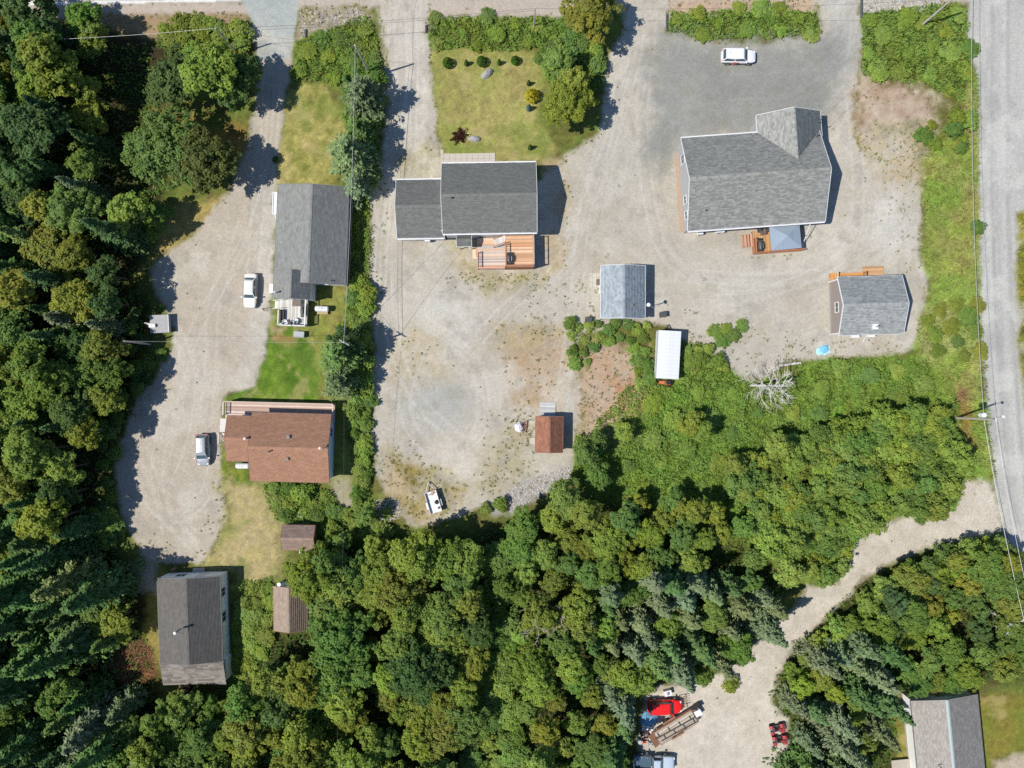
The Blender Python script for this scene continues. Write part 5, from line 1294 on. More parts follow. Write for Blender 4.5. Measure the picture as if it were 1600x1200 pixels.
# fir row east of the drive lawn
for px_, py_, sc, tn, lb, pr_ in ((556, 150, .95, 'SG', "dark spruce at the top of the fir row, next to the wooden pole", SPRUCE[3]), (578, 172, 1.0, 'SB', "pale-tipped fir below the wooden pole, shading the lane", FIR[0]), (560, 258, 1.05, 'SB', "broad pale-tipped fir north of the bungalow's east wall", FIR[1]), (572, 222, .8, 'SG', "deep green fir squeezed between two pale-tipped firs", FIR[2]), (566, 302, .7, 'SB', "smaller pale-tipped fir touching the bungalow's roof corner", FIR[2]), (545, 555, 1.0, 'SG', "feathery fir at the edge of the bright green lawn", FIR[1]), (540, 598, .85, 'SB', "grey-green fir north-east of the brown house's deck", FIR[0])):
    s_ = .62 if pr_ in SPRUCE else 1.0
    tree("fir_tree", pr_, *P(px_, py_), sc * s_, tn, "solo", sxy=1.15); PLANTS[-1][0]["label"] = lb

# ------------------------------------------------------------------ woods
woodW = [(-95, 62), (60, 42), (175, 55), (240, 75), (250, 120), (215, 170), (225, 215), (205, 260), (245, 350), (228, 385), (205, 430), (215, 480), (205, 520), (210, 575), (190, 635), (168, 690), (150, 745), (150, 800), (-95, 800)]
pts = scatter(woodW, 33, 1, margin=12)
for x_, y_ in pts:
    if math.hypot(x_ - 292, y_ - 252) < 50 or (x_ > 192 and y_ < 335): continue
    edge_ = x_ > 150
    if vr.random() < (.22 if y_ < 640 else .55): tree("spruce_tree", vr.choice(SPRUCE), *P(x_, y_), vr.uniform(.62, 1.0), pick(vr, [('SG', 4), ('SD', 3), ('SB', 1), ('SY', .6)]), "west")
    else:
        b_ = vr.choice(BROAD); tree("broadleaf_tree", b_, *P(x_, y_), vr.uniform(.85, 1.3) * (.8 if edge_ else 1.0), pick(vr, [('YG', 3), ('OL', 3.5), ('MG', 2.5), ('DG', 2)]), "west")
woodSW = [(-95, 800), (150, 800), (150, 850), (190, 895), (212, 940), (198, 985), (160, 1020), (175, 1068), (232, 1085), (250, 1150), (258, 1290), (-95, 1290)]
for x_, y_ in scatter(woodSW, 29, 2, margin=16):
    if vr.random() < .86: tree("spruce_tree", vr.choice(SPRUCE), *P(x_, y_), vr.uniform(.6, 1.15), pick(vr, [('SG', 6), ('SD', 2), ('SB', 1.2), ('SY', .8)]), "southwest", sxy=vr.uniform(.95, 1.4), lean=(vr.gauss(0, .04), vr.gauss(0, .04)))
    else: tree("broadleaf_tree", vr.choice(BROAD), *P(x_, y_), vr.uniform(.7, 1.0), pick(vr, [('MG', 2), ('YG', 1)]), "southwest")
grove = [(500, 870), (560, 855), (612, 880), (640, 862), (660, 838), (712, 832), (742, 850), (752, 900), (745, 960), (738, 1040), (722, 1110), (690, 1170), (670, 1290), (390, 1290), (392, 1190), (410, 1085), (405, 1035), (505, 1022), (532, 930)]
for x_, y_ in scatter(grove, 30, 3, margin=10):
    tree("broadleaf_tree", vr.choice(BROAD), *P(x_, y_), vr.uniform(.5, 1.12), pick(vr, [('YG', 5), ('OL', 3), ('MG', 3), ('DG', .7)]), "grove", sxy=vr.uniform(.85, 1.2))
for x_, y_ in scatter([(262, 1085), (340, 1080), (385, 1095), (385, 1290), (258, 1290)], 32, 31, margin=10):
    tree("broadleaf_tree", vr.choice(BROAD), *P(x_, y_), vr.uniform(.6, .95), pick(vr, [('LG', 2), ('MG', 3), ('YG', 1)]), "grove")
mid = [(790, 830), (830, 790), (880, 770), (930, 800), (960, 850), (930, 900), (905, 960), (925, 1040), (945, 1120), (925, 1220), (905, 1290), (815, 1290), (825, 1200), (830, 1100), (800, 1010), (808, 930), (780, 880)]
for x_, y_ in scatter(mid, 31, 4):
    tree("broadleaf_tree", vr.choice(BROAD), *P(x_, y_), vr.uniform(.55, .88), pick(vr, [('YG', 3), ('OL', 3), ('MG', 4), ('LG', 1)]), "middle")
midE = [(960, 800), (1000, 772), (1060, 775), (1110, 790), (1120, 835), (1090, 870), (1020, 880), (960, 870)]
for x_, y_ in scatter(midE, 29, 5):
    tree("broadleaf_tree", vr.choice(BROAD), *P(x_, y_), vr.uniform(.58, .8), pick(vr, [('YG', 4), ('OL', 4), ('MG', 2)]), "middle")
sprE = [(935, 905), (1010, 885), (1090, 880), (1150, 890), (1185, 915), (1205, 922), (1172, 978), (1140, 1002), (1105, 1026), (1075, 1038), (1020, 1034), (978, 1046), (968, 1130), (955, 1200), (940, 1290), (930, 1290), (950, 1120), (930, 1040), (912, 960)]
for x_, y_ in scatter(sprE, 27, 6, margin=8):
    if vr.random() < .8: tree("spruce_tree", vr.choice(SPRUCE), *P(x_, y_), vr.uniform(.55, .85), pick(vr, [('SB', 6), ('SG', 3)]), "trackside", sxy=1.15)
    else: tree("broadleaf_tree", vr.choice(BROAD), *P(x_, y_), vr.uniform(.55, .75), pick(vr, [('MG', 2), ('LG', 1)]), "trackside")
sprSE = [(1240, 1030), (1274, 998), (1310, 970), (1344, 948), (1362, 990), (1372, 1035), (1362, 1066), (1345, 1110), (1332, 1200), (1335, 1290), (1225, 1290), (1222, 1200), (1236, 1170), (1244, 1120), (1228, 1084)]
for x_, y_ in scatter(sprSE, 28, 7, margin=6):
    if vr.random() < .84: tree("spruce_tree", vr.choice(SPRUCE), *P(x_, y_), vr.uniform(.55, .85), pick(vr, [('SB', 5), ('SG', 4)]), "southeast", sxy=1.15)
    else: tree("broadleaf_tree", vr.choice(BROAD), *P(x_, y_), vr.uniform(.5, .7), 'YG', "southeast")
brd = [(1362, 925), (1410, 892), (1470, 866), (1535, 858), (1570, 890), (1600, 935), (1650, 985), (1650, 1015), (1560, 1026), (1490, 1030), (1420, 1030), (1385, 1000)]
for x_, y_ in scatter(brd, 29, 8):
    tree("broadleaf_tree", vr.choice(BROAD), *P(x_, y_), vr.uniform(.5, .75), pick(vr, [('MG', 4), ('YG', 3), ('OL', 2.2), ('DG', 1.5)]), "corner")
for px_, py_, sc, tn in ((1418, 1052, .5, 'MG'), (1442, 1050, .48, 'YG'), (1470, 1052, .5, 'MG'), (1497, 1048, .5, 'OL'), (1405, 1040, .6, 'MG')):
    tree("broadleaf_tree", vr.choice(BROAD), *P(px_, py_), sc, tn, "corner")
# edge trees around the sheds
for px_, py_, sc, tn in ((520, 905, .55, 'MG'), (514, 958, .5, 'YG'), (522, 990, .65, 'OL'), (474, 1024, .6, 'OL'), (440, 1042, .55, 'MG'), (430, 1075, .7, 'MG'), (545, 835, .55, 'LG'), (580, 800, .5, 'MG'), (590, 842, .6, 'LG'), (518, 850, .5, 'MG'), (528, 880, .55, 'MG'), (560, 880, .75, 'MG'), (606, 845, .45, 'OL'), (600, 905, .75, 'YG')):
    tree("broadleaf_tree", vr.choice(BROAD), *P(px_, py_), sc, tn, "sheds")

# ------------------------------------------------------------------ thickets and shrubs
alder = [(1150, 720), (1200, 690), (1260, 672), (1330, 662), (1400, 640), (1460, 642), (1478, 680), (1474, 730), (1482, 775), (1460, 788), (1400, 790), (1330, 808), (1300, 830), (1298, 880), (1268, 890), (1230, 868), (1180, 820), (1140, 760), (1130, 720)]
for x_, y_ in scatter(alder, 16.5, 9):
    shrub(vr.choice(THICK), *P(x_, y_), vr.uniform(.75, 1.2), pick(vr, [('MG', 3), ('LG', 4), ('YG', 2.5)]), "alder", sz=vr.uniform(.7, 1.15))
low = [(905, 745), (910, 700), (950, 650), (990, 620), (1040, 580), (1090, 568), (1130, 590), (1180, 605), (1250, 590), (1300, 572), (1390, 570), (1430, 575), (1450, 615), (1400, 632), (1330, 645), (1250, 650), (1190, 660), (1140, 690), (1120, 730), (1110, 770), (1040, 762), (970, 775), (930, 772)]
for x_, y_ in scatter(low, 41, 10):
    shrub(vr.choice(BUSH), *P(x_, y_), vr.uniform(.55, 1.0), pick(vr, [('LG', 5), ('MG', 2), ('YG', 2)]), "low", sz=vr.uniform(.35, .7))
for px_, py_, sc, tn in ((912, 705, 1.1, 'MG'), (930, 690, .9, 'MG'), (930, 738, .9, 'MG'), (970, 672, .8, 'YG'), (1090, 668, .9, 'MG'), (1072, 660, .9, 'YG'), (1150, 815, 1.0, 'MG'), (1190, 840, 1.2, 'LG'), (1215, 880, 1.2, 'LG'), (1170, 865, .9, 'MG')):
    shrub(vr.choice(THICK), *P(px_, py_), sc, tn, "low")
# low brambles, hedges and garden shrubs
def strip(poly, gap, seed, tones, sc, zone, protos=BUSH, sz=(.7, 1.1)):
    for x_, y_ in scatter(poly, gap, seed, margin=1):
        shrub(vr.choice(protos), *P(x_, y_), vr.uniform(*sc), pick(vr, tones), zone, sz=vr.uniform(*sz))
strip([(470, 70), (500, 58), (540, 50), (572, 30), (584, 40), (588, 80), (596, 118), (540, 128), (500, 128), (462, 120), (462, 92)], 29, 20, [('MG', 3), ('LG', 3), ('YG', 2)], (.6, .95), "drivehedge", sz=(.35, .6))
strip([(556, 110), (594, 115), (598, 160), (584, 300), (560, 300)], 24, 21, [('MG', 3), ('LG', 3)], (.75, 1.1), "firrow")
strip([(535, 440), (575, 430), (580, 520), (572, 610), (545, 600), (528, 520)], 20, 22, [('MG', 2), ('LG', 4), ('YG', 1)], (.8, 1.2), "firrow")
strip([(553, 610), (578, 605), (580, 660), (576, 730), (570, 775), (556, 775), (562, 720), (552, 660)], 14, 23, [('LG', 4), ('MG', 2)], (.55, .8), "lanehedge")
strip([(412, 762), (470, 758), (500, 768), (545, 800), (560, 790), (605, 800), (606, 830), (560, 850), (500, 830), (495, 812), (440, 808), (425, 790)], 17.5, 24, [('MG', 2), ('LG', 5)], (.5, .9), "garden", sz=(.6, .95))
strip([(388, 920), (424, 905), (424, 1000), (400, 1040), (372, 1060), (366, 1000), (372, 950)], 18, 25, [('LG', 5), ('YG', 3)], (.5, .85), "garden2", sz=(.4, .65))
strip([(668, 30), (760, 25), (840, 28), (880, 18), (890, 60), (848, 78), (740, 76), (670, 76)], 31, 26, [('LG', 5), ('YG', 3), ('MG', 1)], (.5, .8), "lawnhedge", sz=(.4, .65))
strip([(838, 84), (900, 60), (930, 80), (935, 120), (925, 140), (880, 140), (850, 120)], 17, 27, [('MG', 3), ('LG', 2), ('DG', 1)], (.7, 1.05), "corneredge")
strip([(1046, 22), (1110, 12), (1200, 10), (1270, 22), (1272, 54), (1180, 58), (1100, 58), (1046, 48)], 30, 28, [('YG', 3), ('LG', 4)], (.55, .85), "lotverge", sz=(.32, .55))
strip([(1348, 30), (1400, 18), (1450, 20), (1490, 0), (1506, 20), (1512, 70), (1518, 110), (1500, 150), (1480, 150), (1440, 128), (1372, 122), (1348, 108)], 31, 29, [('YG', 3), ('LG', 4), ('MG', 1)], (.6, .95), "roadverge", sz=(.3, .55))
strip([(1440, 200), (1500, 185), (1520, 200), (1505, 220), (1450, 232), (1430, 220)], 19, 30, [('YG', 2), ('LG', 2), ('MG', 1)], (.55, .85), "roadverge")
strip([(1448, 485), (1526, 475), (1530, 560), (1450, 560), (1446, 540)], 24, 33, [('OL', 3), ('YG', 2), ('MG', 2)], (.55, .9), "roadverge", sz=(.35, .6))
strip([(890, 505), (945, 505), (1010, 505), (1012, 530), (960, 540), (925, 545), (915, 580), (895, 575)], 15, 34, [('LG', 3), ('MG', 4)], (.4, .68), "shedshrubs", sz=(.6, 1.0))
strip([(985, 545), (1008, 545), (1016, 590), (1000, 605), (985, 580)], 15, 35, [('LG', 3), ('MG', 2)], (.45, .7), "shedshrubs")
strip([(1066, 540), (1110, 545), (1125, 570), (1110, 578), (1062, 570)], 15, 36, [('LG', 3), ('YG', 2)], (.5, .8), "shedshrubs")
strip([(1112, 520), (1160, 506), (1158, 525), (1120, 535)], 14, 37, [('LG', 3), ('MG', 1)], (.45, .65), "shedshrubs", sz=(.4, .6))
strip([(260, 40), (380, 45), (388, 70), (370, 90), (330, 90), (290, 84), (255, 70)], 20, 38, [('LG', 2), ('YG', 3), ('OL', 2)], (.7, 1.1), "driveverge")
strip([(235, 320), (262, 330), (250, 372), (222, 380), (205, 350)], 17, 39, [('LG', 3), ('MG', 2)], (.55, .9), "driveverge")
strip([(765, 850), (800, 880), (800, 960), (790, 1040), (815, 1100), (815, 1290), (690, 1290), (735, 1130), (752, 1000), (760, 900)], 19, 40, [('LG', 4), ('MG', 4)], (.8, 1.2), "gully")
strip([(205, 480), (228, 500), (232, 540), (262, 540), (240, 580), (215, 610), (205, 560)], 20, 41, [('MG', 3), ('DG', 3)], (.6, .95), "driveverge")
strip([(160, 640), (200, 610), (190, 690), (178, 760), (182, 840), (160, 840)], 20, 42, [('MG', 3), ('DG', 2), ('LG', 1)], (.6, 1.0), "driveverge")
strip([(150, 800), (190, 805), (205, 830), (190, 845), (160, 840)], 16, 43, [('LG', 3), ('MG', 2)], (.6, .95), "driveverge")
for x_, y_ in scatter([(1330, 932), (1400, 886), (1470, 860), (1545, 846), (1566, 866), (1480, 888), (1410, 918), (1350, 962)], 19, 51) + scatter([(1222, 1060), (1258, 1006), (1330, 948), (1345, 970), (1280, 1020), (1245, 1075)], 19, 52):
    shrub(vr.choice(THICK), *P(x_, y_), vr.uniform(.65, 1.05), pick(vr, [('LG', 4), ('MG', 3), ('YG', 3)]), "trackedge", sz=vr.uniform(.6, 1.0))
for px_, py_, sc, tn in ((1475, 755, .8, 'MG'), (760, 795, .6, 'LG'), (782, 786, .8, 'MG'), (432, 250, .3, 'DG'), (1490, 226, .6, 'YG'), (1521, 358, .7, 'MG'), (1497, 232, .6, 'MG'), (1128, 572, .6, 'LG'), (1092, 552, .7, 'LG'), (905, 690, .8, 'LG'), (1138, 1066, .75, 'YG'), (575, 448, .7, 'MG')):
    shrub(vr.choice(BUSH), *P(px_, py_), sc, tn, "odd")

# garden shrubs on the tan lawn
tp = np_mesh  # topiary: clipped balls and cones
def topiary(name, seed, prof, n, leaf):
    r = np.random.default_rng(seed); h = np.array([p[1] for p in prof]); w = np.array([p[0] for p in prof])
    z = r.uniform(h[0], h[-1], n); rad = np.interp(z, h, w) * r.uniform(.9, 1.05, n); a = r.uniform(0, 6.28, n)
    c = np.stack([np.cos(a) * rad, np.sin(a) * rad, z], -1); nn = unit(np.stack([np.cos(a), np.sin(a), .55 + 0 * a], -1) + r.normal(size=(n, 3)) * .35)
    L_ = leaf * r.uniform(.7, 1.3, n); V, Q = leaves_np(c, nn, L_ * 1.3, L_, r)
    return np_mesh(name, V, Q, LEAF, tint=np.repeat(r.random(n), 4), warm=np.zeros(4 * n))
ball = topiary("clipped_foliage", 1, [(.1, .0), (.5, .12), (.66, .5), (.62, .8), (.4, 1.12), (.05, 1.25)], 900, .13)
cone = topiary("clipped_foliage", 2, [(.1, .0), (.34, .1), (.36, .5), (.28, 1.1), (.14, 1.6), (.03, 1.9)], 700, .13)
def garden(me, px, py, sc, col, lab, name="garden_shrub", grp=None, sz=1):
    o = link(name, me); o.location = (*P(px, py), -.02); o.scale = (sc, sc, sc * sz); o.color = (*col, 1); o.rotation_euler = (0, 0, vr.uniform(0, 6)); tag(o, lab, "shrub", grp); return o
g = "clipped shrubs in the lawn's northern row"
garden(ball, 700, 101, 1.0, (.10, .20, .035), "clipped round green shrub at the drive end of the lawn's northern row", grp=g)
garden(cone, 729, 101, .75, (.10, .17, .04), "clipped green cone between the first and second round shrubs of the row", grp=g)
garden(ball, 753, 99, 1.0, (.095, .20, .035), "clipped round green shrub in the middle of the row, behind the tilted boulder", grp=g)
garden(cone, 780, 100, .75, (.10, .17, .04), "clipped green cone north-east of the tilted boulder", grp=g)
garden(ball, 805, 97, .85, (.10, .20, .034), "clipped round green shrub at the tree end of the lawn's northern row", grp=g)
garden(cone, 826, 132, .7, (.09, .14, .04), "small dark cone shrub north of the golden round shrub")
garden(ball, 831, 153, 1.35, (.55, .48, .05), "golden-yellow round shrub on the tan lawn's east side", sz=.9)
garden(cone, 826, 171, .85, (.15, .24, .24), "blue-grey dwarf spruce just south of the golden shrub")
garden(cone, 828, 232, .75, (.10, .17, .04), "small green cone shrub near the house corner on the tan lawn")
r_ = np.random.default_rng(8); n_ = 420; a_ = r_.uniform(0, 6.28, n_); q_ = r_.random(n_) ** .7 * 1.15 * (1 + .4 * np.sin(a_ * 7))
c_ = np.stack([np.cos(a_) * q_, np.sin(a_) * q_ * .7, .15 + .55 * r_.random(n_) * (1.2 - q_ / 1.6)], -1); V_, Q_ = leaves_np(c_, unit(r_.normal(size=(n_, 3)) * .5 + [0, 0, 1]), np.full(n_, .30), np.full(n_, .13), r_, np.stack([np.cos(a_), np.sin(a_), .2 + 0 * a_], -1))
garden(np_mesh("red_leaves", V_, Q_, LEAF, tint=np.repeat(r_.random(n_), 4), warm=np.zeros(4 * n_)), 718, 213, .95, (.075, .025, .022), "spiky dark red shrub beside the grey boulder near the house")
# a dark red plum by the lean-to
e = tree("broadleaf_tree", BROAD[5], *P(304, 1066), .42, 'DG', "solo"); e["label"] = "small purple-leaved tree against the lean-to roof"; e.children[0].color = (.030, .018, .026, 1)
for px_, py_, sc, tn, lb in ((300, 1082, .55, 'LG', "bright green young tree just south of the lean-to"), (275, 1095, .5, 'MG', "mid-green young tree south-west of the lean-to")):
    e = tree("broadleaf_tree", BROAD[6], *P(px_, py_), sc, tn, "solo"); e["label"] = lb

# ------------------------------------------------------------------ dead trees, brush, log
def dead_tree(px, py, h, spread, label, seed, m=None, lean=(0, 0), n=22, r0=.16):
    rnd = random.Random(seed); t_ = thing("dead_tree", label, "tree", P(px, py)); m = m or BARK_PALE
    top = Vector((lean[0], lean[1], h)); mb_ = MB().mat(m); mb_.path([Vector((0, 0, -.1)), top * .35 + Vector((.1, 0, 0)), top * .7, top], r0, 7, r0 * .3); mb_.build("trunk", t_)
    for i in range(n):
        f = .22 + .78 * i / n; b = top * f; a = i * 2.4 + rnd.uniform(-.4, .4); L_ = spread * (1.15 - .6 * f) * rnd.uniform(.7, 1.15)
        d = Vector((math.cos(a), math.sin(a), .35)); mb_ = MB().mat(m)
        p1 = b + d * L_ * .5 + Vector((rnd.uniform(-.15, .15), rnd.uniform(-.15, .15), 0)); p2 = b + d * L_ + Vector((rnd.uniform(-.3, .3), rnd.uniform(-.3, .3), .1))
        mb_.path([b, p1, p2], .045 * min(1, r0 / .12), 5, .015)
        for k in range(10):
            s_ = b.lerp(p1, .4 + .5 * rnd.random()) if k < 2 else p1.lerp(p2, rnd.random()); a2 = a + rnd.choice([-1, 1]) * rnd.uniform(.5, .9)
            mb_.tube(s_, s_ + Vector((math.cos(a2), math.sin(a2), .3)) * L_ * rnd.uniform(.2, .38), .022, 4, .010)
        mb_.build("branch", t_)
    return t_
dead_tree(1172, 602, 7.0, 3.2, "bare silver-grey dead tree in the bright thicket below the gravel yard", 1, lean=(1.9, -.1), n=26)
dead_tree(838, 955, 7.5, 2.6, "bare pale-branched tree poking through the alders beside the gully", 2, m=BARK_DULL, n=16, r0=.08)
dead_tree(872, 950, 7.0, 2.3, "second bare pale tree, standing just east of the gully's bare tree", 3, m=BARK_DULL, n=13, r0=.08)
dead_tree(1545, 955, 5.5, 2.0, "bare pale branches among the trees at the road's edge", 4, n=10)
dead_tree(300, 128, 5.0, 1.6, "thin bare pinkish tree among the drive-mouth trees", 5, m=pm("twig_pink", (.26, .19, .15), var=.3), n=16, r0=.07)
dead_tree(590, 880, 4.5, 1.6, "brown bare tree in the grove west of the utility trailer", 6, m=pm("twig_umber", (.13, .10, .085), var=.3), n=20, r0=.08)
lg = thing("log", "grey fallen log in the thicket east of the dead tree", "log", P(1234, 569)); mb_ = MB().mat(BARK_PALE); mb_.tube((-1.4, -.18, .28), (1.4, .18, .30), .17, 10, .14); mb_.build("trunk", lg); mb_ = MB().mat(BARK_PALE); mb_.tube((.3, 0, .3), (.6, .4, .5), .05, 6, .03); mb_.build("stub", lg)
lg.location.z = -.1
def brush(px, py, rad, n, label, seed, col=TWIG):
    rnd = random.Random(seed); t_ = thing("brush_pile", label, "brush pile", P(px, py)); mb_ = MB().mat(col)
    for i in range(n):
        a = rnd.uniform(0, 6.28); q = rad * math.sqrt(rnd.random()); p = Vector((math.cos(a) * q * 1.25, math.sin(a) * q, .05 + .5 * rnd.random() * (1 - q / rad)))
        b = rnd.gauss(.5, .7); L_ = rnd.uniform(.4, 1.3); mb_.tube(p, p + Vector((math.cos(b) * L_, math.sin(b) * L_, rnd.uniform(-.05, .25))), rnd.uniform(.02, .045), 4, .012)
    o = mb_.build("sticks", t_); o["kind"] = "stuff"
brush(200, 1036, 2.6, 520, "rusty-brown brush pile at the spruce wood edge west of the lean-to house", 1)
brush(214, 1018, 1.3, 160, "smaller red-brown brush heap just above the rusty brush pile", 2)
brush(362, 1172, 1.7, 260, "grey-pink brush pile in the trees south of the lean-to house", 3, pm("twig_pinkish", (.27, .17, .12), var=.35))
brush(182, 342, 2.0, 240, "reddish brush heap at the wood edge by the drive clearing", 4)
brush(598, 800, 1.8, 180, "thin grey twigs heaped at the south edge of the gravel yard", 5, BARK_PALE)

# ------------------------------------------------------------------ ground cover (stuff)
def carpet(name, polys, dens, hmax, leaf, cols, seed, label, cat, avoid=True, noise=14, mat=None, up=.9):
    """a low uneven carpet of leaves over plan areas"""
    r = np.random.default_rng(seed); Cs = []
    for poly in polys:
        p = np.asarray(poly, float); x0, y0 = p.min(0); x1, y1 = p.max(0); n = int((x1 - x0) * (y1 - y0) * S * S * dens)
        c = np.stack([r.uniform(x0, x1, n), r.uniform(y0, y1, n)], -1)
        w = (fbm(c[:, 0], c[:, 1], 20, 83, 3) - .5) * 16
        c = c[sdist(c[:, 0], c[:, 1], poly) + w > 0]; Cs.append(c)
    c = np.vstack(Cs)
    ok = np.ones(len(c), bool)
    for x0, y0, x1, y1 in HOUSES: ok &= ~((c[:, 0] > x0) & (c[:, 0] < x1) & (c[:, 1] > y0) & (c[:, 1] < y1))
    own_ = veg_at(c[:, 0], c[:, 1])[1]; ok &= ~np.isin(own_, [G_ROAD, G_TOP, G_LOT, G_APRON])
    ok &= ~(np.isin(own_, [G_YARD, G_DRIVE, G_TRACK]) & (r.random(len(c)) > .25))
    c = c[ok]; n = len(c)
    hn = np.clip((fbm(c[:, 0], c[:, 1], noise, 91, 3) - .3) * 2.0, 0, 1)
    z = .04 + hmax * hn * r.uniform(.55, 1.0, n)
    X = (c[:, 0] - 800) * S; Y = (600 - c[:, 1]) * S
    e_ = 2.0; gxn = fbm(c[:, 0] + e_, c[:, 1], noise, 91, 3) - fbm(c[:, 0] - e_, c[:, 1], noise, 91, 3); gyn = fbm(c[:, 0], c[:, 1] + e_, noise, 91, 3) - fbm(c[:, 0], c[:, 1] - e_, noise, 91, 3)
    nn = unit(np.stack([-gxn * 6, gyn * 6, np.full(n, up)], -1) + r.normal(size=(n, 3)) * .45)
    L_ = leaf * r.uniform(.7, 1.5, n); V, Q = leaves_np(np.stack([X, Y, z], -1), nn, L_ * 1.35, L_, r)
    ti = np.clip(.5 * fbm(c[:, 0], c[:, 1], 8, 95, 2) * 1.4 + .4 * r.random(n), 0, 1); wa = np.clip((fbm(c[:, 0], c[:, 1], 34, 99, 3) - .42) * 3.0, 0, 1)
    o = link(name, np_mesh(name, V, Q, mat or LEAF, tint=np.repeat(ti, 4), warm=np.repeat(wa, 4))); o.color = (*cols, 1); tag(o, label, cat, kind="stuff"); return o
thick_poly = [(890, 745), (905, 700), (945, 640), (985, 600), (1040, 570), (1090, 555), (1130, 575), (1180, 605), (1260, 575), (1300, 560), (1440, 560), (1490, 600), (1510, 680), (1500, 760), (1400, 800), (1320, 825), (1305, 905), (1250, 895), (1150, 840), (1100, 790), (980, 775), (920, 770)]
carpet("undergrowth", [thick_poly], 46, .42, .17, (.215, .345, .085), 1, "bright green bramble undergrowth filling the thicket below the gravel yard", "undergrowth")
carpet("bramble_cover", [[(668, 26), (880, 14), (900, 60), (935, 130), (880, 145), (848, 78), (668, 78)], [(1044, 20), (1275, 10), (1278, 58), (1100, 62), (1044, 52)], [(1346, 20), (1450, 8), (1500, -10), (1516, 100), (1500, 160), (1440, 132), (1346, 116)], [(462, 70), (570, 20), (590, 60), (598, 125), (460, 128)], [(250, 40), (385, 44), (390, 100), (330, 100), (245, 75)], [(553, 600), (580, 600), (580, 780), (555, 780)], [(410, 756), (500, 760), (550, 800), (610, 800), (606, 850), (500, 850), (430, 812)], [(370, 910), (426, 900), (426, 1010), (366, 1070)], [(545, 300), (582, 300), (582, 610), (530, 610)]], 56, .75, .165, (.215, .335, .078), 2, "low bramble cover along the verges, hedges and garden edges", "brambles", noise=9)
carpet("forest_undergrowth", [[(-95, 50), (240, 70), (255, 250), (245, 400), (240, 480), (225, 580), (190, 680), (165, 800), (210, 930), (250, 1100), (260, 1290), (-95, 1290)], [(385, 1000), (500, 850), (620, 830), (760, 830), (900, 775), (1100, 790), (1240, 900), (1180, 1000), (1000, 1080), (960, 1290), (262, 1290), (262, 1085)], [(1205, 1050), (1340, 915), (1480, 852), (1620, 900), (1650, 1040), (1400, 1085), (1395, 1290), (1205, 1290)]], 10, .6, .22, (.125, .225, .055), 3, "fern and seedling undergrowth on the shaded forest floor", "undergrowth")
# long grass
def grass(name, polys, dens, h, cols, seed, label, lean=.6, only=None, wd=.05):
    r = np.random.default_rng(seed); Cs = []
    for poly in polys:
        p = np.asarray(poly, float); x0, y0 = p.min(0); x1, y1 = p.max(0); n = int((x1 - x0) * (y1 - y0) * S * S * dens)
        c = np.stack([r.uniform(x0, x1, n), r.uniform(y0, y1, n)], -1); w = (fbm(c[:, 0], c[:, 1], 16, 84, 3) - .5) * 18
        Cs.append(c[sdist(c[:, 0], c[:, 1], poly) + w > 0])
    c = np.vstack(Cs); ok = np.ones(len(c), bool)
    for x0, y0, x1, y1 in HOUSES: ok &= ~((c[:, 0] > x0) & (c[:, 0] < x1) & (c[:, 1] > y0) & (c[:, 1] < y1))
    vg_, own_, _ = veg_at(c[:, 0], c[:, 1]); ok &= vg_ > .35
    c = c[ok]; n = len(c); X = (c[:, 0] - 800) * S; Y = (600 - c[:, 1]) * S
    hh = h * r.uniform(.6, 1.3, n) * (0.5 + fbm(c[:, 0], c[:, 1], 18, 87, 3)); az = fbm(c[:, 0], c[:, 1], 40, 88, 2) * 9 + r.normal(size=n) * .7
    dx = np.cos(az) * hh * lean; dy = np.sin(az) * hh * lean; w = wd * r.uniform(.7, 1.3, n); px_ = -np.sin(az) * w; py_ = np.cos(az) * w; zb = np.zeros(n) - .03
    V = np.stack([np.stack([X + px_, Y + py_, zb], -1), np.stack([X - px_, Y - py_, zb], -1), np.stack([X + dx * .45 - px_ * .7, Y + dy * .45 - py_ * .7, hh * .7], -1), np.stack([X + dx, Y + dy, hh], -1)], 1).reshape(-1, 3)
    Q = np.arange(4 * n).reshape(n, 4); ti = np.clip(.55 * r.random(n) + .45 * fbm(c[:, 0], c[:, 1], 10, 89, 2), 0, 1)
    gc = veg_at(c[:, 0], c[:, 1])[2] * (.6 + 1.3 * ti)[:, None] * np.asarray(cols)
    o = link(name, np_mesh(name, V, Q, GRASSM, col=np.repeat(np.clip(gc, 0, .8), 4, 0))); tag(o, label, "grass", kind="stuff")
grass("long_grass", [[(1440, 250), (1500, 165), (1528, 110), (1533, 300), (1537, 500), (1548, 655), (1556, 745), (1500, 755), (1480, 640), (1440, 568), (1428, 545), (1446, 490), (1452, 430), (1438, 400)], [(1590, 330), (1680, 320), (1680, 640), (1600, 640), (1588, 430)], thick_poly], 22, .36, (1.3, 1.32, 1.2), 5, "long yellow-green grass on the road verges and through the thicket", wd=.06)
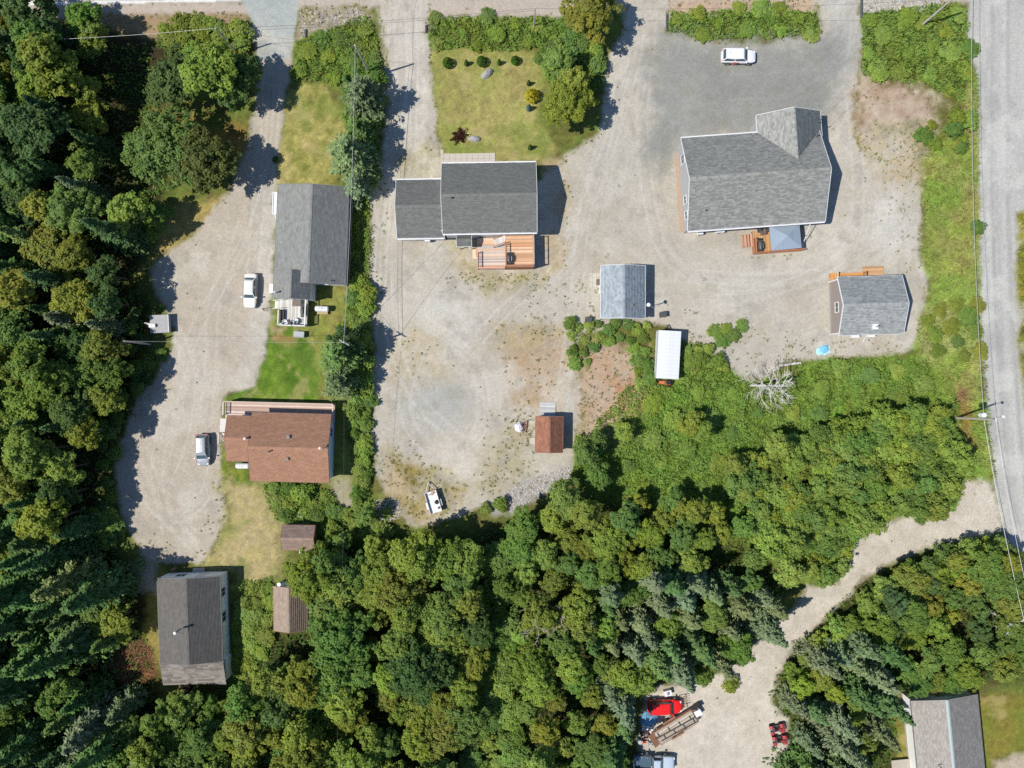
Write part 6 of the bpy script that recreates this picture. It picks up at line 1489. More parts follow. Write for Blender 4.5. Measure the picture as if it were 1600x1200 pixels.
# weeds and clods on the gravel
def weeds():
    r = np.random.default_rng(12); Cs = []; spots = []
    n = 60000; c = np.stack([r.uniform(-80, 1680, n), r.uniform(-60, 1260, n)], -1); vg_, own_, _ = veg_at(c[:, 0], c[:, 1])
    i = np.clip(((c[:, 0] - gx[0]) / STEP).astype(int), 0, NXg - 1); j = np.clip(((c[:, 1] - gy[0]) / STEP).astype(int), 0, NYg - 1)
    patch = np.zeros(n)
    for poly in ([(1375, 250), (1448, 250), (1442, 430), (1395, 430)], [(1068, 480), (1180, 500), (1295, 535), (1200, 590), (1080, 560)], [(820, 430), (945, 430), (930, 525), (820, 525)], [(588, 680), (650, 690), (735, 800), (600, 806)], [(750, 640), (840, 640), (842, 765), (750, 770)], [(350, 750), (362, 780), (350, 885), (220, 885), (196, 820), (300, 850)], [(1280, 528), (1420, 528), (1420, 556), (1288, 560)], [(900, 540), (1015, 540), (1005, 690), (900, 700)], [(1168, 392), (1252, 396), (1250, 408), (1172, 408)], [(1340, 205), (1440, 200), (1440, 260), (1360, 270)], [(690, 372), (770, 425), (870, 430), (700, 460)], [(110, 20), (385, 20), (388, 48), (120, 45)], [(460, 12), (588, 10), (588, 60), (462, 70)], [(1046, 0), (1270, -4), (1270, 18), (1046, 22)], [(560, 250), (610, 250), (600, 500), (574, 500)]):
        patch = np.maximum(patch, sdist(c[:, 0], c[:, 1], poly) > 0)
    soft = np.clip(patch * .55 * np.clip(fbm(c[:, 0], c[:, 1], 14, 77, 3) * 3 - 1.0, 0, 1) + edge[j, i] * 1.2 + (vg_ > .1) * .35 + .012, 0, 1) * np.clip(fbm(c[:, 0], c[:, 1], 30, 75, 3) * 2.6 - .8 + patch * .6, 0, 1)
    ok = (vg_ < .7) & np.isin(own_, [G_YARD, G_DRIVE, G_TRACK, G_GROUND, G_TOP]) & (r.random(n) < soft)
    for x0, y0, x1, y1 in HOUSES: ok &= ~((c[:, 0] > x0) & (c[:, 0] < x1) & (c[:, 1] > y0) & (c[:, 1] < y1))
    c = c[ok]; k = 14; n = len(c); q = np.repeat(c, k, 0); sz = np.repeat(r.uniform(.06, .26, n), k)
    a = r.uniform(0, 6.28, n * k); rad = r.random(n * k) ** .6 * sz
    P_ = np.stack([(q[:, 0] - 800) * S + np.cos(a) * rad, (600 - q[:, 1]) * S + np.sin(a) * rad, .02 + .12 * r.random(n * k)], -1)
    V, Q = leaves_np(P_, unit(r.normal(size=(n * k, 3)) * .45 + [0, 0, 1]), r.uniform(.06, .15, n * k), r.uniform(.03, .08, n * k), r)
    tv = np.repeat(r.random(n), k); wv = np.repeat((r.random(n) < .35) * 1.0, k)
    o = link("weeds", np_mesh("weeds", V, Q, LEAF, tint=np.repeat(tv, 4), warm=np.repeat(wv, 4))); o.color = (.190, .235, .065, 1); tag(o, "scattered small weeds on the edges of the gravel", "weeds", kind="stuff")
weeds()
def stones(name, poly, n, smin, smax, seed, label, m):
    r = np.random.default_rng(seed); p = np.asarray(poly, float); x0, y0 = p.min(0); x1, y1 = p.max(0)
    c = np.stack([r.uniform(x0, x1, n * 2), r.uniform(y0, y1, n * 2)], -1); c = c[sdist(c[:, 0], c[:, 1], poly) > 0][:n]; n = len(c)
    X = (c[:, 0] - 800) * S; Y = (600 - c[:, 1]) * S; s_ = r.uniform(smin, smax, n)
    base = np.array([(1, 0, 0), (.3, .95, 0), (-.8, .6, 0), (-.8, -.6, 0), (.3, -.95, 0), (.5, .2, .6), (-.3, .4, .65), (-.1, -.5, .6)])
    Vs = base[None] * s_[:, None, None] * r.uniform(.75, 1.25, (n, 8, 1)); a = r.uniform(0, 6.28, n); ca, sa = np.cos(a)[:, None], np.sin(a)[:, None]
    V = np.stack([Vs[..., 0] * ca - Vs[..., 1] * sa + X[:, None], Vs[..., 0] * sa + Vs[..., 1] * ca + Y[:, None], Vs[..., 2] - .02], -1).reshape(-1, 3)
    T_ = np.array([(5, 6, 7), (0, 1, 5), (1, 6, 5), (1, 2, 6), (2, 3, 6), (3, 7, 6), (3, 4, 7), (4, 0, 7), (0, 5, 7)]); Q = (T_[None] + (np.arange(n) * 8)[:, None, None]).reshape(-1, 3)
    o = link(name, np_mesh(name, V, Q, m, tint=np.repeat(r.random(n), 8))); tag(o, label, "stones", kind="stuff")
ROCK = pm("loose_stone", A(176, 172, 168), rough=.95, var=.2, scale=2, attr="tint", attr_amt=.35)
stones("loose_stones", [(762, 794), (800, 760), (850, 742), (893, 728), (896, 745), (850, 772), (800, 800)], 1500, .05, .16, 1, "blue-grey coarse stones at the foot of the gravel yard", ROCK)
stones("bed_stones", [(468, 14), (560, 12), (570, 30), (520, 46), (470, 60)], 420, .05, .16, 6, "pale stones on the verge between the drive and lane mouths", ROCK)
stones("verge_stones", [(1345, -8), (1480, -6), (1470, 10), (1440, 18), (1390, 16), (1350, 22)], 500, .05, .17, 2, "pale stones on the verge by the road mouth", ROCK)
stones("track_stones", [(1490, 770), (1545, 756), (1560, 830), (1400, 855), (1330, 905), (1240, 1000), (1200, 1060), (1150, 1060), (1215, 985), (1310, 915), (1330, 835)], 900, .03, .10, 3, "pale stones strewn along the gravel track", ROCK)
stones("driveway_stones", [(190, 690), (350, 650), (350, 810), (320, 880), (225, 870), (186, 800)], 500, .02, .07, 4, "small stones on the packed gravel driveway", ROCK)
# ------------------------------------------------------------------ vehicles
def paint_mat(name, rgb, metal=0.0): return pm(name, rgb, rough=.32, metal=metal, var=.05, spec=.5, coat=.5)
TYRE = pm("tyre_rubber", (.018, .018, .019), rough=.85, var=.3)
RIM = pm("wheel_rim", (.45, .46, .47), rough=.35, metal=.8, var=.1)
LAMP_W = pm("headlamp", (.70, .72, .74), rough=.1, var=.05)
LAMP_R = pm("tail_lamp", (.50, .02, .02), rough=.2, var=.1)
CGLASS = glass_mat("car_glass", (.055, .085, .10))
def wheel(parent, x, y, r=.33, w=.22, out=1):
    m_ = MB().mat(TYRE); m_.T = Matrix.Translation((x, y, r)) @ Matrix.Rotation(math.pi / 2, 4, 'X')
    m_.lathe([(r * .62, -w / 2), (r * .93, -w / 2), (r, -w * .3), (r, w * .3), (r * .93, w / 2), (r * .62, w / 2)], 18); t_ = m_.build("wheel", parent, smooth=False)
    m_ = MB().mat(RIM); m_.T = Matrix.Translation((x, y, r)) @ Matrix.Rotation(math.pi / 2, 4, 'X'); m_.lathe([(r * .1, -w / 2 - .012), (r * .66, -w / 2 - .004), (r * .66, w / 2 + .004), (r * .1, w / 2 + .012)], 14); m_.build("rim", t_)
def body_loft(st, z0=.22):
    rings = []
    for x, hw, zt in st:
        zm = max(z0 + .25, zt - .16); r_ = []
        for k, (f, z) in enumerate(((.80, z0), (.97, z0 + .16), (1.0, zm), (.955, zt - .05), (.80, zt), (.35, zt + .018))): r_.append((x, hw * f, z))
        r_ += [(x, -y, z) for (x, y, z) in reversed(r_)]; rings.append(r_)
    return rings
def cabin(parent, mat_, xr0, xr1, xf1, xf0, hwb, hwr, zb, zr, side_n=2, glass_sides=True):
    """greenhouse from rear base xr0, rear roof xr1, front roof xf1 to front base xf0"""
    hr_ = zr + .03
    rings = []
    for y_f, z in ((-hwb, zb), (-hwr - .04, zr - .075), (-hwr + .015, zr - .03), (-hwr + .12, zr + .002), (-hwr * .45, zr + .024), (0, hr_), (hwr * .45, zr + .024), (hwr - .12, zr + .002), (hwr - .015, zr - .03), (hwr + .04, zr - .075), (hwb, zb)):
        t = (z - zb) / (hr_ - zb); t = min(1, max(0, t))
        rings.append((y_f, z, t))
    def X(t, front): return (xf0 + (xf1 - xf0) * t) if front else (xr0 + (xr1 - xr0) * t)
    m_ = MB().mat(mat_); A_ = [(X(t, False), y, z) for y, z, t in rings]; B_ = [(X(t, True), y, z) for y, z, t in rings]
    m_.loft([A_, [(X(t, False) * .5 + X(t, True) * .5, y * 1.015, z + .012 * (t > .9)) for y, z, t in rings], B_]); c_ = m_.build("roof", parent, bevel=.0, smooth=False, fix=True)
    def pane(nm, q, lift):
        n_ = (Vector(q[1]) - Vector(q[0])).cross(Vector(q[3]) - Vector(q[0])).normalized(); q2 = [Vector(p) + n_ * lift for p in q]
        m_ = MB().mat(CGLASS); m_.add(q2 + [Vector(p) - n_ * .01 for p in q], [(0, 1, 2, 3), (0, 4, 5, 1), (1, 5, 6, 2), (2, 6, 7, 3), (3, 7, 4, 0)]); m_.build(nm, parent, fix=False)
    tb, tt = .06, .90
    zz = lambda t: zb + (zr - zb) * t
    yy = lambda t: hwb + (hwr - hwb) * t
    pane("windshield", [(X(tb, True), -yy(tb) + .07, zz(tb)), (X(tb, True), yy(tb) - .07, zz(tb)), (X(tt, True), yy(tt) - .05, zz(tt)), (X(tt, True), -yy(tt) + .05, zz(tt))], .014)
    pane("rear_window", [(X(.15, False), yy(.15) - .1, zz(.15)), (X(.15, False), -yy(.15) + .1, zz(.15)), (X(tt, False), -yy(tt) + .07, zz(tt)), (X(tt, False), yy(tt) - .07, zz(tt))], .014)
    if glass_sides:
        for sgn in (-1, 1):
            for k in range(side_n):
                f0, f1 = k / side_n + .03, (k + 1) / side_n - .03
                def pt(f, t): return (X(t, False) * (1 - f) + X(t, True) * f, sgn * (yy(t) + .012), zz(t))
                q = [pt(f0, .1), pt(f1, .1), pt(f1, .82), pt(f0, .82)]
                if sgn > 0: q = [q[1], q[0], q[3], q[2]]
                pane("side_window", q, .014)
    return c_
def car(label, px, py, ang, rgb, kind, L=4.5, W=1.78, roof_rgb=None, name="parked_car", grp="cars parked on the gravel and lot", lower=None):
    t_ = thing(name, label, "car", P(px, py), ang, grp); pt_ = paint_mat("car_paint", rgb); hw = W / 2; h = L / 2
    if kind == 'sedan': st = [(-h, hw * .70, .62), (-h + .08, hw * .86, .86), (-h + .5, hw * .97, .91), (-h * .3, hw, .885), (h * .25, hw, .885), (h * .5, hw * .98, .87), (h - .55, hw * .95, .82), (h - .14, hw * .84, .72), (h, hw * .60, .56)]; cb = (-h + .62, -h + 1.22, .28, 1.05, .74, .56, .93, 1.42)
    elif kind == 'hatch': st = [(-h, hw * .70, .66), (-h + .08, hw * .88, .93), (-h + .4, hw * .98, .94), (0, hw, .93), (h * .4, hw, .92), (h * .6, hw * .96, .89), (h - .45, hw * .89, .80), (h - .12, hw * .72, .67), (h, hw * .48, .54)]; cb = (-h + .14, -h + .52, .20, 1.16, .76, .58, .98, 1.50)
    else: st = [(-h, hw * .76, .75), (-h + .08, hw * .91, .98), (-h + .4, hw * .99, .99), (0, hw, .98), (h * .4, hw, .97), (h * .6, hw * .97, .94), (h - .45, hw * .90, .87), (h - .12, hw * .74, .74), (h, hw * .50, .60)]; cb = (-h + .10, -h + .50, .36, 1.05, .78, .66, 1.03, 1.62)
    m_ = MB().mat(pt_); m_.loft(body_loft(st)); b_ = m_.build("body", t_, smooth=True, fix=True, subsurf=1)
    if lower:   # two-tone flanks
        for sg in (-1, 1):
            m_ = MB().mat(paint_mat("flank_paint", lower)); m_.box(-h + .55, h - .65, min(sg * (hw - .015), sg * (hw + .012)), max(sg * (hw - .015), sg * (hw + .012)), .34, .82); m_.build("flank_panel", t_)
    cabin(t_, pt_ if roof_rgb is None else paint_mat("roof_paint", roof_rgb), *cb)
    for sx in (-h * .58, h * .60):
        for sy in (-1, 1):
            wheel(t_, sx, sy * (hw - .10), .32, .21)
            m_ = MB().mat(BLACK); m_.T = Matrix.Translation((sx, sy * (hw - .012), .34)) @ Matrix.Rotation(math.pi / 2, 4, 'X'); m_.lathe([(.31, -.02), (.365, -.02), (.365, .02), (.31, .02)], 18); m_.build("wheel_arch", t_)
    for sy in (-1, 1):
        m_ = MB().mat(LAMP_W); m_.box(h - .42, h - .20, min(sy * hw * .50, sy * hw * .76), max(sy * hw * .50, sy * hw * .76), .62, .745 if kind != 'suv' else .81); m_.build("headlight", t_)
        m_ = MB().mat(LAMP_R); y0_, y1_ = (.56, .90) if kind == 'hatch' else (.60, .80); m_.box(-h + (.02 if kind == 'hatch' else .05), -h + .16, min(sy * hw * y0_, sy * hw * y1_), max(sy * hw * y0_, sy * hw * y1_), .68, .84 if kind == 'sedan' else .95); m_.build("tail_light", t_)
        m_ = MB().mat(pt_); x_ = cb[3] - .12; m_.box(x_ - .09, x_ + .09, min(sy * hw * .9, sy * (hw + .17)), max(sy * hw * .9, sy * (hw + .17)), cb[6] + .03, cb[6] + .16); m_.build("mirror", t_, bevel=.02)
    m_ = MB().mat(BLACK); m_.beam((h - .03, -hw * .5, .46), (h - .03, hw * .5, .46), .06, .14); m_.build("grille", t_)
    return t_
suv = car("white hatchback with red and black door markings on the dark parking lot", 1151.5, 92, D(-1), (.66, .67, .70), 'suv', 4.6, 1.80)
# the mark on its south door: red and black slashes on white, and a line of grey lettering
RED = paint_mat("vinyl_red", (.60, .07, .03)); VBLK = paint_mat("vinyl_black", (.02, .02, .03)); VGREY = paint_mat("vinyl_grey", (.33, .35, .39))
def flank(nm, m, pts, parent=suv, y=-.925, t=.012):
    mb_ = MB().mat(m); n = len(pts); mb_.add([(x, y, z) for x, z in pts] + [(x, y - t, z) for x, z in pts], [tuple(range(n)), tuple(range(2 * n - 1, n - 1, -1))] + [(i, n + i, n + (i + 1) % n, (i + 1) % n) for i in range(n)]); o = mb_.build(nm, parent, fix=True); return o
flank("door_mark", RED, [(-.92, .34), (-.64, .34), (-.40, .98), (-.68, .98)]); flank("door_mark", RED, [(-.54, .34), (-.34, .34), (-.10, .98), (-.30, .98)])
flank("door_mark", VBLK, [(-.26, .44), (-.06, .44), (.10, .84), (-.10, .84)])
for k in range(8): flank("door_lettering", VGREY, [(.16 + k * .11, .56), (.24 + k * .11, .56), (.24 + k * .11, .72), (.16 + k * .11, .72)])
m_ = MB().mat(DKGREY); m_.lathe([(.05, 0), (.03, .09), (.005, .12)], 8, (-1.35, 0, 1.655)); m_.build("aerial", suv)
car("white and tan sedan parked beside the long bungalow's pale deck", 394, 455, D(-90) - D(2.5), (.64, .63, .61), 'sedan', 4.65, 1.78, lower=(.30, .23, .16))
car("silver hatchback parked beside the brown house's steps", 320.5, 702.5, D(-90) + D(2.0), (.28, .30, .33), 'hatch', 4.25, 1.80)

def pickup(label, px, py, ang, rgb, bedrgb, L=5.2, W=1.9, load=True):
    t_ = thing("pickup_truck", label, "pickup truck", P(px, py), ang); pt_ = paint_mat("truck_paint", rgb); hw = W / 2; h = L / 2
    st = [(-.35, hw * .98, 1.06), (.6, hw, 1.06), (h * .45, hw * .99, 1.06), (h - .6, hw * .97, 1.02), (h - .12, hw * .90, .94), (h, hw * .78, .74)]
    m_ = MB().mat(pt_); m_.loft(body_loft(st, .36)); m_.build("body", t_, smooth=True, fix=True, subsurf=1)
    cabin(t_, pt_, -.30, -.18, .62, 1.18, .82, .68, 1.04, 1.72, 1)
    m_ = MB().mat(paint_mat("bed_paint", bedrgb)); b0, b1 = -h, -.40
    m_.box(b0, b1, -hw * .86, hw * .86, .52, .60)
    for sg in (-1, 1): m_.box(b0, b1, min(sg * hw * .86, sg * hw * .99), max(sg * hw * .86, sg * hw * .99), .45, 1.08)
    m_.box(b0, b0 + .07, -hw * .855, hw * .855, .605, 1.06); m_.box(b1 - .07, b1, -hw * .855, hw * .855, .605, 1.07); m_.build("bed", t_)
    for sx in (-h * .58, h * .58):
        for sy in (-1, 1): wheel(t_, sx, sy * (hw - .13), .37, .25)
    for sy in (-1, 1):
        m_ = MB().mat(LAMP_W); m_.box(h - .22, h - .02, min(sy * hw * .55, sy * hw * .80), max(sy * hw * .55, sy * hw * .80), .72, .88); m_.build("headlight", t_)
        m_ = MB().mat(DKGREY); m_.box(.85, 1.05, min(sy * hw * .95, sy * (hw + .22)), max(sy * hw * .95, sy * (hw + .22)), 1.1, 1.3); m_.build("mirror", t_, bevel=.02)
    m_ = MB().mat(METAL); m_.box(h - .04, h + .08, -hw * .85, hw * .85, .42, .58); m_.build("bumper", t_)
    return t_
rc = car("bright red car parked between the spruces and the flatbed trailer", 1037.5, 1100.5, D(1.5), (.70, .012, .010), 'suv', 4.6, 1.86, name="parked_car", grp=None)
bt = pickup("pale blue pickup with a cluttered dark bed at the bottom of the track", 1020, 1187, D(-1.5), (.40, .48, .57), (.06, .10, .14), L=5.4, W=1.95)
rr_ = random.Random(4)
for k in range(7):
    x_, y_ = P(1003 + rr_.uniform(-10, 10), 1186 + rr_.uniform(-7, 7), .8); sc_ = thing("scrap_piece", "loose scrap lying in the pale blue pickup's bed", "scrap", (x_, y_, .60), rr_.uniform(0, 3), "scrap in the blue pickup's bed")
    mb_ = MB().mat(rr_.choice([METAL, RIM, DKGREY])); L_ = rr_.uniform(.25, .7); mb_.box(-L_ / 2, L_ / 2, -.05, .05, 0, .12); mb_.build("bar", sc_); mb_ = MB().mat(METAL); mb_.tube((-L_ * .3, -.12, .16), (L_ * .3, .16, .18), .035, 6); mb_.build("pipe", sc_)

# quad bikes
QRED = paint_mat("quad_red", (.40, .035, .04))
def quad(label, px, py, ang):
    t_ = thing("quad_bike", label, "quad bike", P(px, py), ang, "red quad bikes by the track")
    m_ = MB().mat(DKGREY); m_.box(-.75, .75, -.2, .2, .35, .6); m_.box(-.3, .3, -.42, .42, .34, .42); m_.build("chassis", t_)
    m_ = MB().mat(BLACK); m_.loft([[(-.55, -.18, .72), (-.55, .18, .72), (-.55, .12, .84), (-.55, -.12, .84)], [(.15, -.15, .70), (.15, .15, .70), (.15, .1, .80), (.15, -.1, .80)]]); m_.build("seat", t_)
    for sx, x0, x1 in ((1, .38, .98), (-1, -1.0, -.42)):
        for sy in (-1, 1):
            m_ = MB().mat(QRED); m_.loft([[(x0, sy * .18, .70), (x0, sy * .58, .66), (x0, sy * .58, .62), (x0, sy * .18, .62)], [((x0 + x1) / 2, sy * .16, .80), ((x0 + x1) / 2, sy * .60, .74), ((x0 + x1) / 2, sy * .60, .70), ((x0 + x1) / 2, sy * .16, .70)], [(x1, sy * .16, .72), (x1, sy * .52, .64), (x1, sy * .52, .60), (x1, sy * .16, .62)]]); m_.build("fender", t_, fix=True)
            m_ = MB().mat(TYRE); m_.T = Matrix.Translation((sx * .62, sy * .48, .29)) @ Matrix.Rotation(math.pi / 2, 4, 'X'); m_.lathe([(.12, -.13), (.26, -.13), (.29, -.06), (.29, .06), (.26, .13), (.12, .13)], 14); m_.build("wheel", t_)
    m_ = MB().mat(QRED); m_.loft([[(.1, -.14, .72), (.1, .14, .72), (.1, .08, .86), (.1, -.08, .86)], [(.55, -.16, .72), (.55, .16, .72), (.55, .10, .92), (.55, -.10, .92)], [(.95, -.15, .66), (.95, .15, .66), (.95, .1, .74), (.95, -.1, .74)]]); m_.build("cowl", t_)
    m_ = MB().mat(BLACK); m_.tube((.32, -.42, 1.02), (.42, 0, .98), .022, 6); m_.tube((.42, 0, .98), (.32, .42, 1.02), .022, 6); m_.tube((.42, 0, .98), (.5, 0, .8), .03, 6); m_.build("handlebar", t_)
    for sx, x0, x1 in ((1, .5, 1.0), (-1, -1.05, -.45)):
        m_ = MB().mat(METAL)
        for yy in (-.3, -.1, .1, .3): m_.tube((x0, yy, .86), (x1, yy, .86), .016, 6)
        for xx in (x0, x1): m_.tube((xx, -.36, .85), (xx, .36, .85), .016, 6)
        for xx in (x0 + .05, x1 - .05):
            for yy in (-.25, .25): m_.tube((xx, yy, .62), (xx, yy, .85), .014, 5)
        m_.build("rack", t_)
quad("red quad bike nearer the white-walled house's spruces, upper of the pair", 1212, 1136, D(12))
quad("red quad bike, lower of the pair beside the track's spruces", 1216, 1153.5, D(8))

# trailers
fx_, fy_ = P(1054, 1131); tr = thing("flatbed_trailer", "rusty twin-axle flatbed trailer loaded with planks beside the red car", "trailer", (fx_, fy_, 0), D(31.5))
m_ = MB().mat(RUST)
for yy in (-1.0, .94): m_.box(-3.0, 2.9, yy, yy + .06, .58, .72)
for xx in (-3.0, -1.5, 0, 1.4, 2.84): m_.box(xx, xx + .06, -.935, .935, .58, .70)
m_.beam((2.9, -.7, .6), (3.9, 0, .55), .08, .1); m_.beam((2.9, .7, .6), (3.9, 0, .55), .08, .1); m_.build("frame", tr)
m_ = MB().mat(RUST)
for xx in (-2.9, -1.0, .9, 2.8):
    for yy in (-.97, .97): m_.tube((xx, yy, .7), (xx, yy, 1.0), .03, 6)
for yy in (-.97, .97): m_.tube((-2.9, yy, 1.0), (2.8, yy, 1.0), .035, 6)
m_.build("side_rail", tr)
for i in range(9):
    o_ = link("plank", board_mesh(5.7, .185, .04), tr); o_.location = (-.05, -.80 + i * .2, .725); c_ = rr_.choice([A(186, 182, 174), A(172, 168, 160), A(190, 160, 130), A(180, 140, 108), A(196, 192, 184)]); o_.color = (*c_, 1)
m_ = MB().mat(RUST)
for sg in (-1, 1): m_.box(-1.3, .6, min(sg * 1.03, sg * 1.28), max(sg * 1.03, sg * 1.28), .76, .80)
m_.build("mudguard", tr)
for sx in (-.85, .05):
    for sg in (-1, 1): wheel(tr, sx, sg * 1.17, .34, .2)
m_ = MB().mat(RUST); m_.add([(-3.0, -.9, .7), (-3.0, .9, .7), (-3.75, .9, .95), (-3.75, -.9, .95), (-3.0, -.9, .66), (-3.0, .9, .66), (-3.75, .9, .91), (-3.75, -.9, .91)], [(0, 1, 2, 3), (7, 6, 5, 4), (0, 4, 5, 1), (1, 5, 6, 2), (2, 6, 7, 3), (3, 7, 4, 0)]); m_.build("ramp_gate", tr)
def pxl(px, py, z): return (*P(px, py, z), z)
# long bars and a post lying on the trailer bed
for k, (a_, b_, w_) in enumerate((((1024, 1155), (1086, 1121), .13), ((1034, 1158), (1092, 1126), .10))):
    p_, q_ = Vector(pxl(*a_, .85)), Vector(pxl(*b_, .85)); t_ = thing("steel_bar", "long dark steel bar lying along the flatbed trailer's " + ("planks, upper of two" if k == 0 else "lower edge, next to its wheels"), "bar", (p_ + q_) / 2); d_ = q_ - p_; t_.rotation_euler = (0, 0, math.atan2(d_.y, d_.x)); t_.location.z = .78 + .0
    mb_ = MB().mat(DKGREY); mb_.box(-d_.length / 2, d_.length / 2, -w_ / 2, w_ / 2, 0, .12); mb_.build("shaft", t_)
    for xx in np.linspace(-d_.length / 2 + .6, d_.length / 2 - .6, 4): mb_ = MB().mat(DKGREY); mb_.box(xx - .05, xx + .05, w_ / 2, w_ / 2 + .5, .01, .10); mb_.build("lug", t_)
# engine and drum at the trailer's nose
t_ = thing("generator", "black and white engine unit at the nose of the flatbed trailer", "generator", pxl(1090, 1112, .5), D(31)); t_.location.z = 0
m_ = MB().mat(WHITE); m_.box(-.5, .45, -.5, .3, .15, .75); m_.build("housing", t_, bevel=.04); m_ = MB().mat(BLACK); m_.box(-.1, .75, .32, .95, .1, .85); m_.build("engine", t_, bevel=.05); m_ = MB().mat(METAL); m_.tube((.3, .6, .86), (.3, .6, 1.05), .1, 8); m_.build("air_filter", t_); m_ = MB().mat(TYRE); m_.T = Matrix.Translation((.2, -.6, .15)) @ Matrix.Rotation(math.pi / 2, 4, 'X'); m_.lathe([(.05, -.06), (.15, -.06), (.15, .06), (.05, .06)], 12); m_.build("wheel", t_)
# junk around it
def junk(name, label, cat, px, py, parts, rot=0):
    t_ = thing(name, label, cat, P(px, py), rot)
    for nm, m, fn in parts: mb_ = MB().mat(m); fn(mb_); mb_.build(nm, t_)
TARP = pm("tarp_blue", (.10, .26, .42), rough=.5, var=.35, scale=3, bump=.5, bscale=6)
def lump(R, h, seed, ecc=1.0, n=20, rings_=5):
    def f(mb_):
        r = random.Random(seed); rings = []
        for j in range(rings_ + 1):
            t = j / rings_; q = R * math.cos(t * math.pi / 2) ** .55; z = h * t; ring = []
            for i in range(n):
                a = 6.2832 * i / n; k = 1 + r.uniform(-.16, .16); ring.append((math.cos(a) * q * k * ecc, math.sin(a) * q * k, z + r.uniform(-.04, .04) * (j > 0)))
            rings.append(ring)
        mb_.loft(rings)
    return f
junk("tarp_heap", "blue tarp heap between the red car and the flatbed trailer", "tarp", 1014, 1122, [("tarp", TARP, lump(.95, .7, 3, 1.2)), ("rope", WHITE, lambda b: b.path([(-.9, -.3, .35), (0, .1, .78), (.9, .4, .3)], .03, 5))], D(20))
junk("wooden_pallet", "pale broken pallet below the blue tarp heap", "pallet", 1012, 1137, [("slats", WOOD_NEW, lambda b: [b.box(-.75, .75, y - .06, y + .06, .10, .13) for y in (-.45, -.15, .15, .45)]), ("bearers", WOOD_NEW, lambda b: [b.box(x - .05, x + .05, -.5, .5, 0, .1) for x in (-.65, 0, .65)])], D(-8))
junk("scrap_crate", "brown crate with scrap at the pallet's lower end", "crate", 1006, 1147, [("sides", RUST, lambda b: (b.box(-.5, .5, -.4, -.34, 0, .5), b.box(-.5, .5, .34, .4, 0, .5), b.box(-.5, -.44, -.34, .34, 0, .5), b.box(.44, .5, -.34, .34, 0, .5), b.box(-.44, .44, -.34, .34, 0, .06))), ("scrap", METAL, lambda b: (b.tube((-.3, -.2, .3), (.3, .2, .55), .06, 8), b.tube((-.2, .25, .4), (.3, -.1, .5), .09, 8)))], D(15))
junk("blue_barrel", "blue barrel with a pale lid at the edge of the spruces", "barrel", 998.5, 1155, [("drum", TARP, lambda b: b.lathe([(.29, 0), (.31, .25), (.31, .6), (.29, .86)], 16)), ("lid", CONC, lambda b: b.lathe([(.27, .86), (.25, .91), (.02, .92)], 16))])
junk("fuel_can", "small red fuel can next to the blue barrel", "fuel can", 1006, 1157.5, [("can", LAMP_R, lambda b: b.box(-.2, .2, -.13, .13, 0, .42)), ("spout", BLACK, lambda b: b.tube((.1, 0, .42), (.2, 0, .56), .04, 8)), ("handle", LAMP_R, lambda b: b.beam((-.14, 0, .47), (.04, 0, .47), .04, .05))], D(10))
junk("scrap_heap", "grey metal scrap heap between the flatbed trailer and the blue pickup", "scrap heap", 1021, 1158, [("rods", METAL, lambda b: [b.tube((random.uniform(-.9, .9), random.uniform(-.6, .6), random.uniform(.03, .3)), (random.uniform(-.9, .9), random.uniform(-.6, .6), random.uniform(.03, .4)), .045, 5) for _ in range(26)]), ("sheet", RUST, lambda b: b.box(-.5, .3, -.4, .3, .02, .06))])
junk("appliance_shell", "white appliance shell in the spruces above the red car", "appliance", 1042, 1080, [("case", WHITE, lambda b: b.box(-.5, .5, -.35, .35, 0, .7)), ("door", WHITE, lambda b: b.box(-.46, .46, -.38, -.352, .06, .66)), ("drum", METAL, lambda b: b.lathe([(.22, .7), (.22, .76), (.1, .78)], 14))], D(14))
junk("rusty_stack", "brown rusty iron rack in front of the red car's bonnet", "iron rack", 1067, 1093, [("uprights", RUST, lambda b: [b.box(x - .04, x + .04, y - .04, y + .04, 0, .8) for x in (-.4, .4) for y in (-.6, .6)]), ("bars", RUST, lambda b: [b.box(-.44, .44, y - .03, y + .03, .74, .8) for y in (-.6, -.3, 0, .3, .6)])], D(8))

# white cargo trailer with the garden tractor behind it
cx_, cy_ = P(1042, 554.5, 1.2); ct = thing("cargo_trailer", "long white ribbed-roof cargo trailer south of the blue-grey shed", "trailer", (cx_, cy_, 0), D(-3.2))
TW = pm("trailer_white", (.58, .60, .62), rough=.5, var=.10, scale=.7, stretch=(1, .25, 1))
m_ = MB().mat(TW); m_.box(-1.42, 1.42, -3.1, 3.1, .45, 2.15); m_.build("body", ct)
nb = 13
rp_ = MB().mat(TW); wpan = 6.2 / nb; rp_.add([(-1.46, -wpan / 2 + .003, 2.152), (1.46, -wpan / 2 + .003, 2.152), (1.46, wpan / 2 - .003, 2.152), (-1.46, wpan / 2 - .003, 2.152), (-1.46, -wpan / 2 + .003, 2.19), (0, -wpan / 2 + .003, 2.25), (1.46, -wpan / 2 + .003, 2.19), (1.46, wpan / 2 - .003, 2.19), (0, wpan / 2 - .003, 2.25), (-1.46, wpan / 2 - .003, 2.19)], [(0, 3, 2, 1), (4, 5, 8, 9), (5, 6, 7, 8), (0, 1, 6, 5, 4), (2, 3, 9, 8, 7), (1, 2, 7, 6), (3, 0, 4, 9)]); rpm = rp_.mesh("roof_panel")
for i in range(nb): o_ = link("roof_panel", rpm, ct); o_.location = (0, -3.1 + wpan * (i + .5), rr_.uniform(-.004, .006))
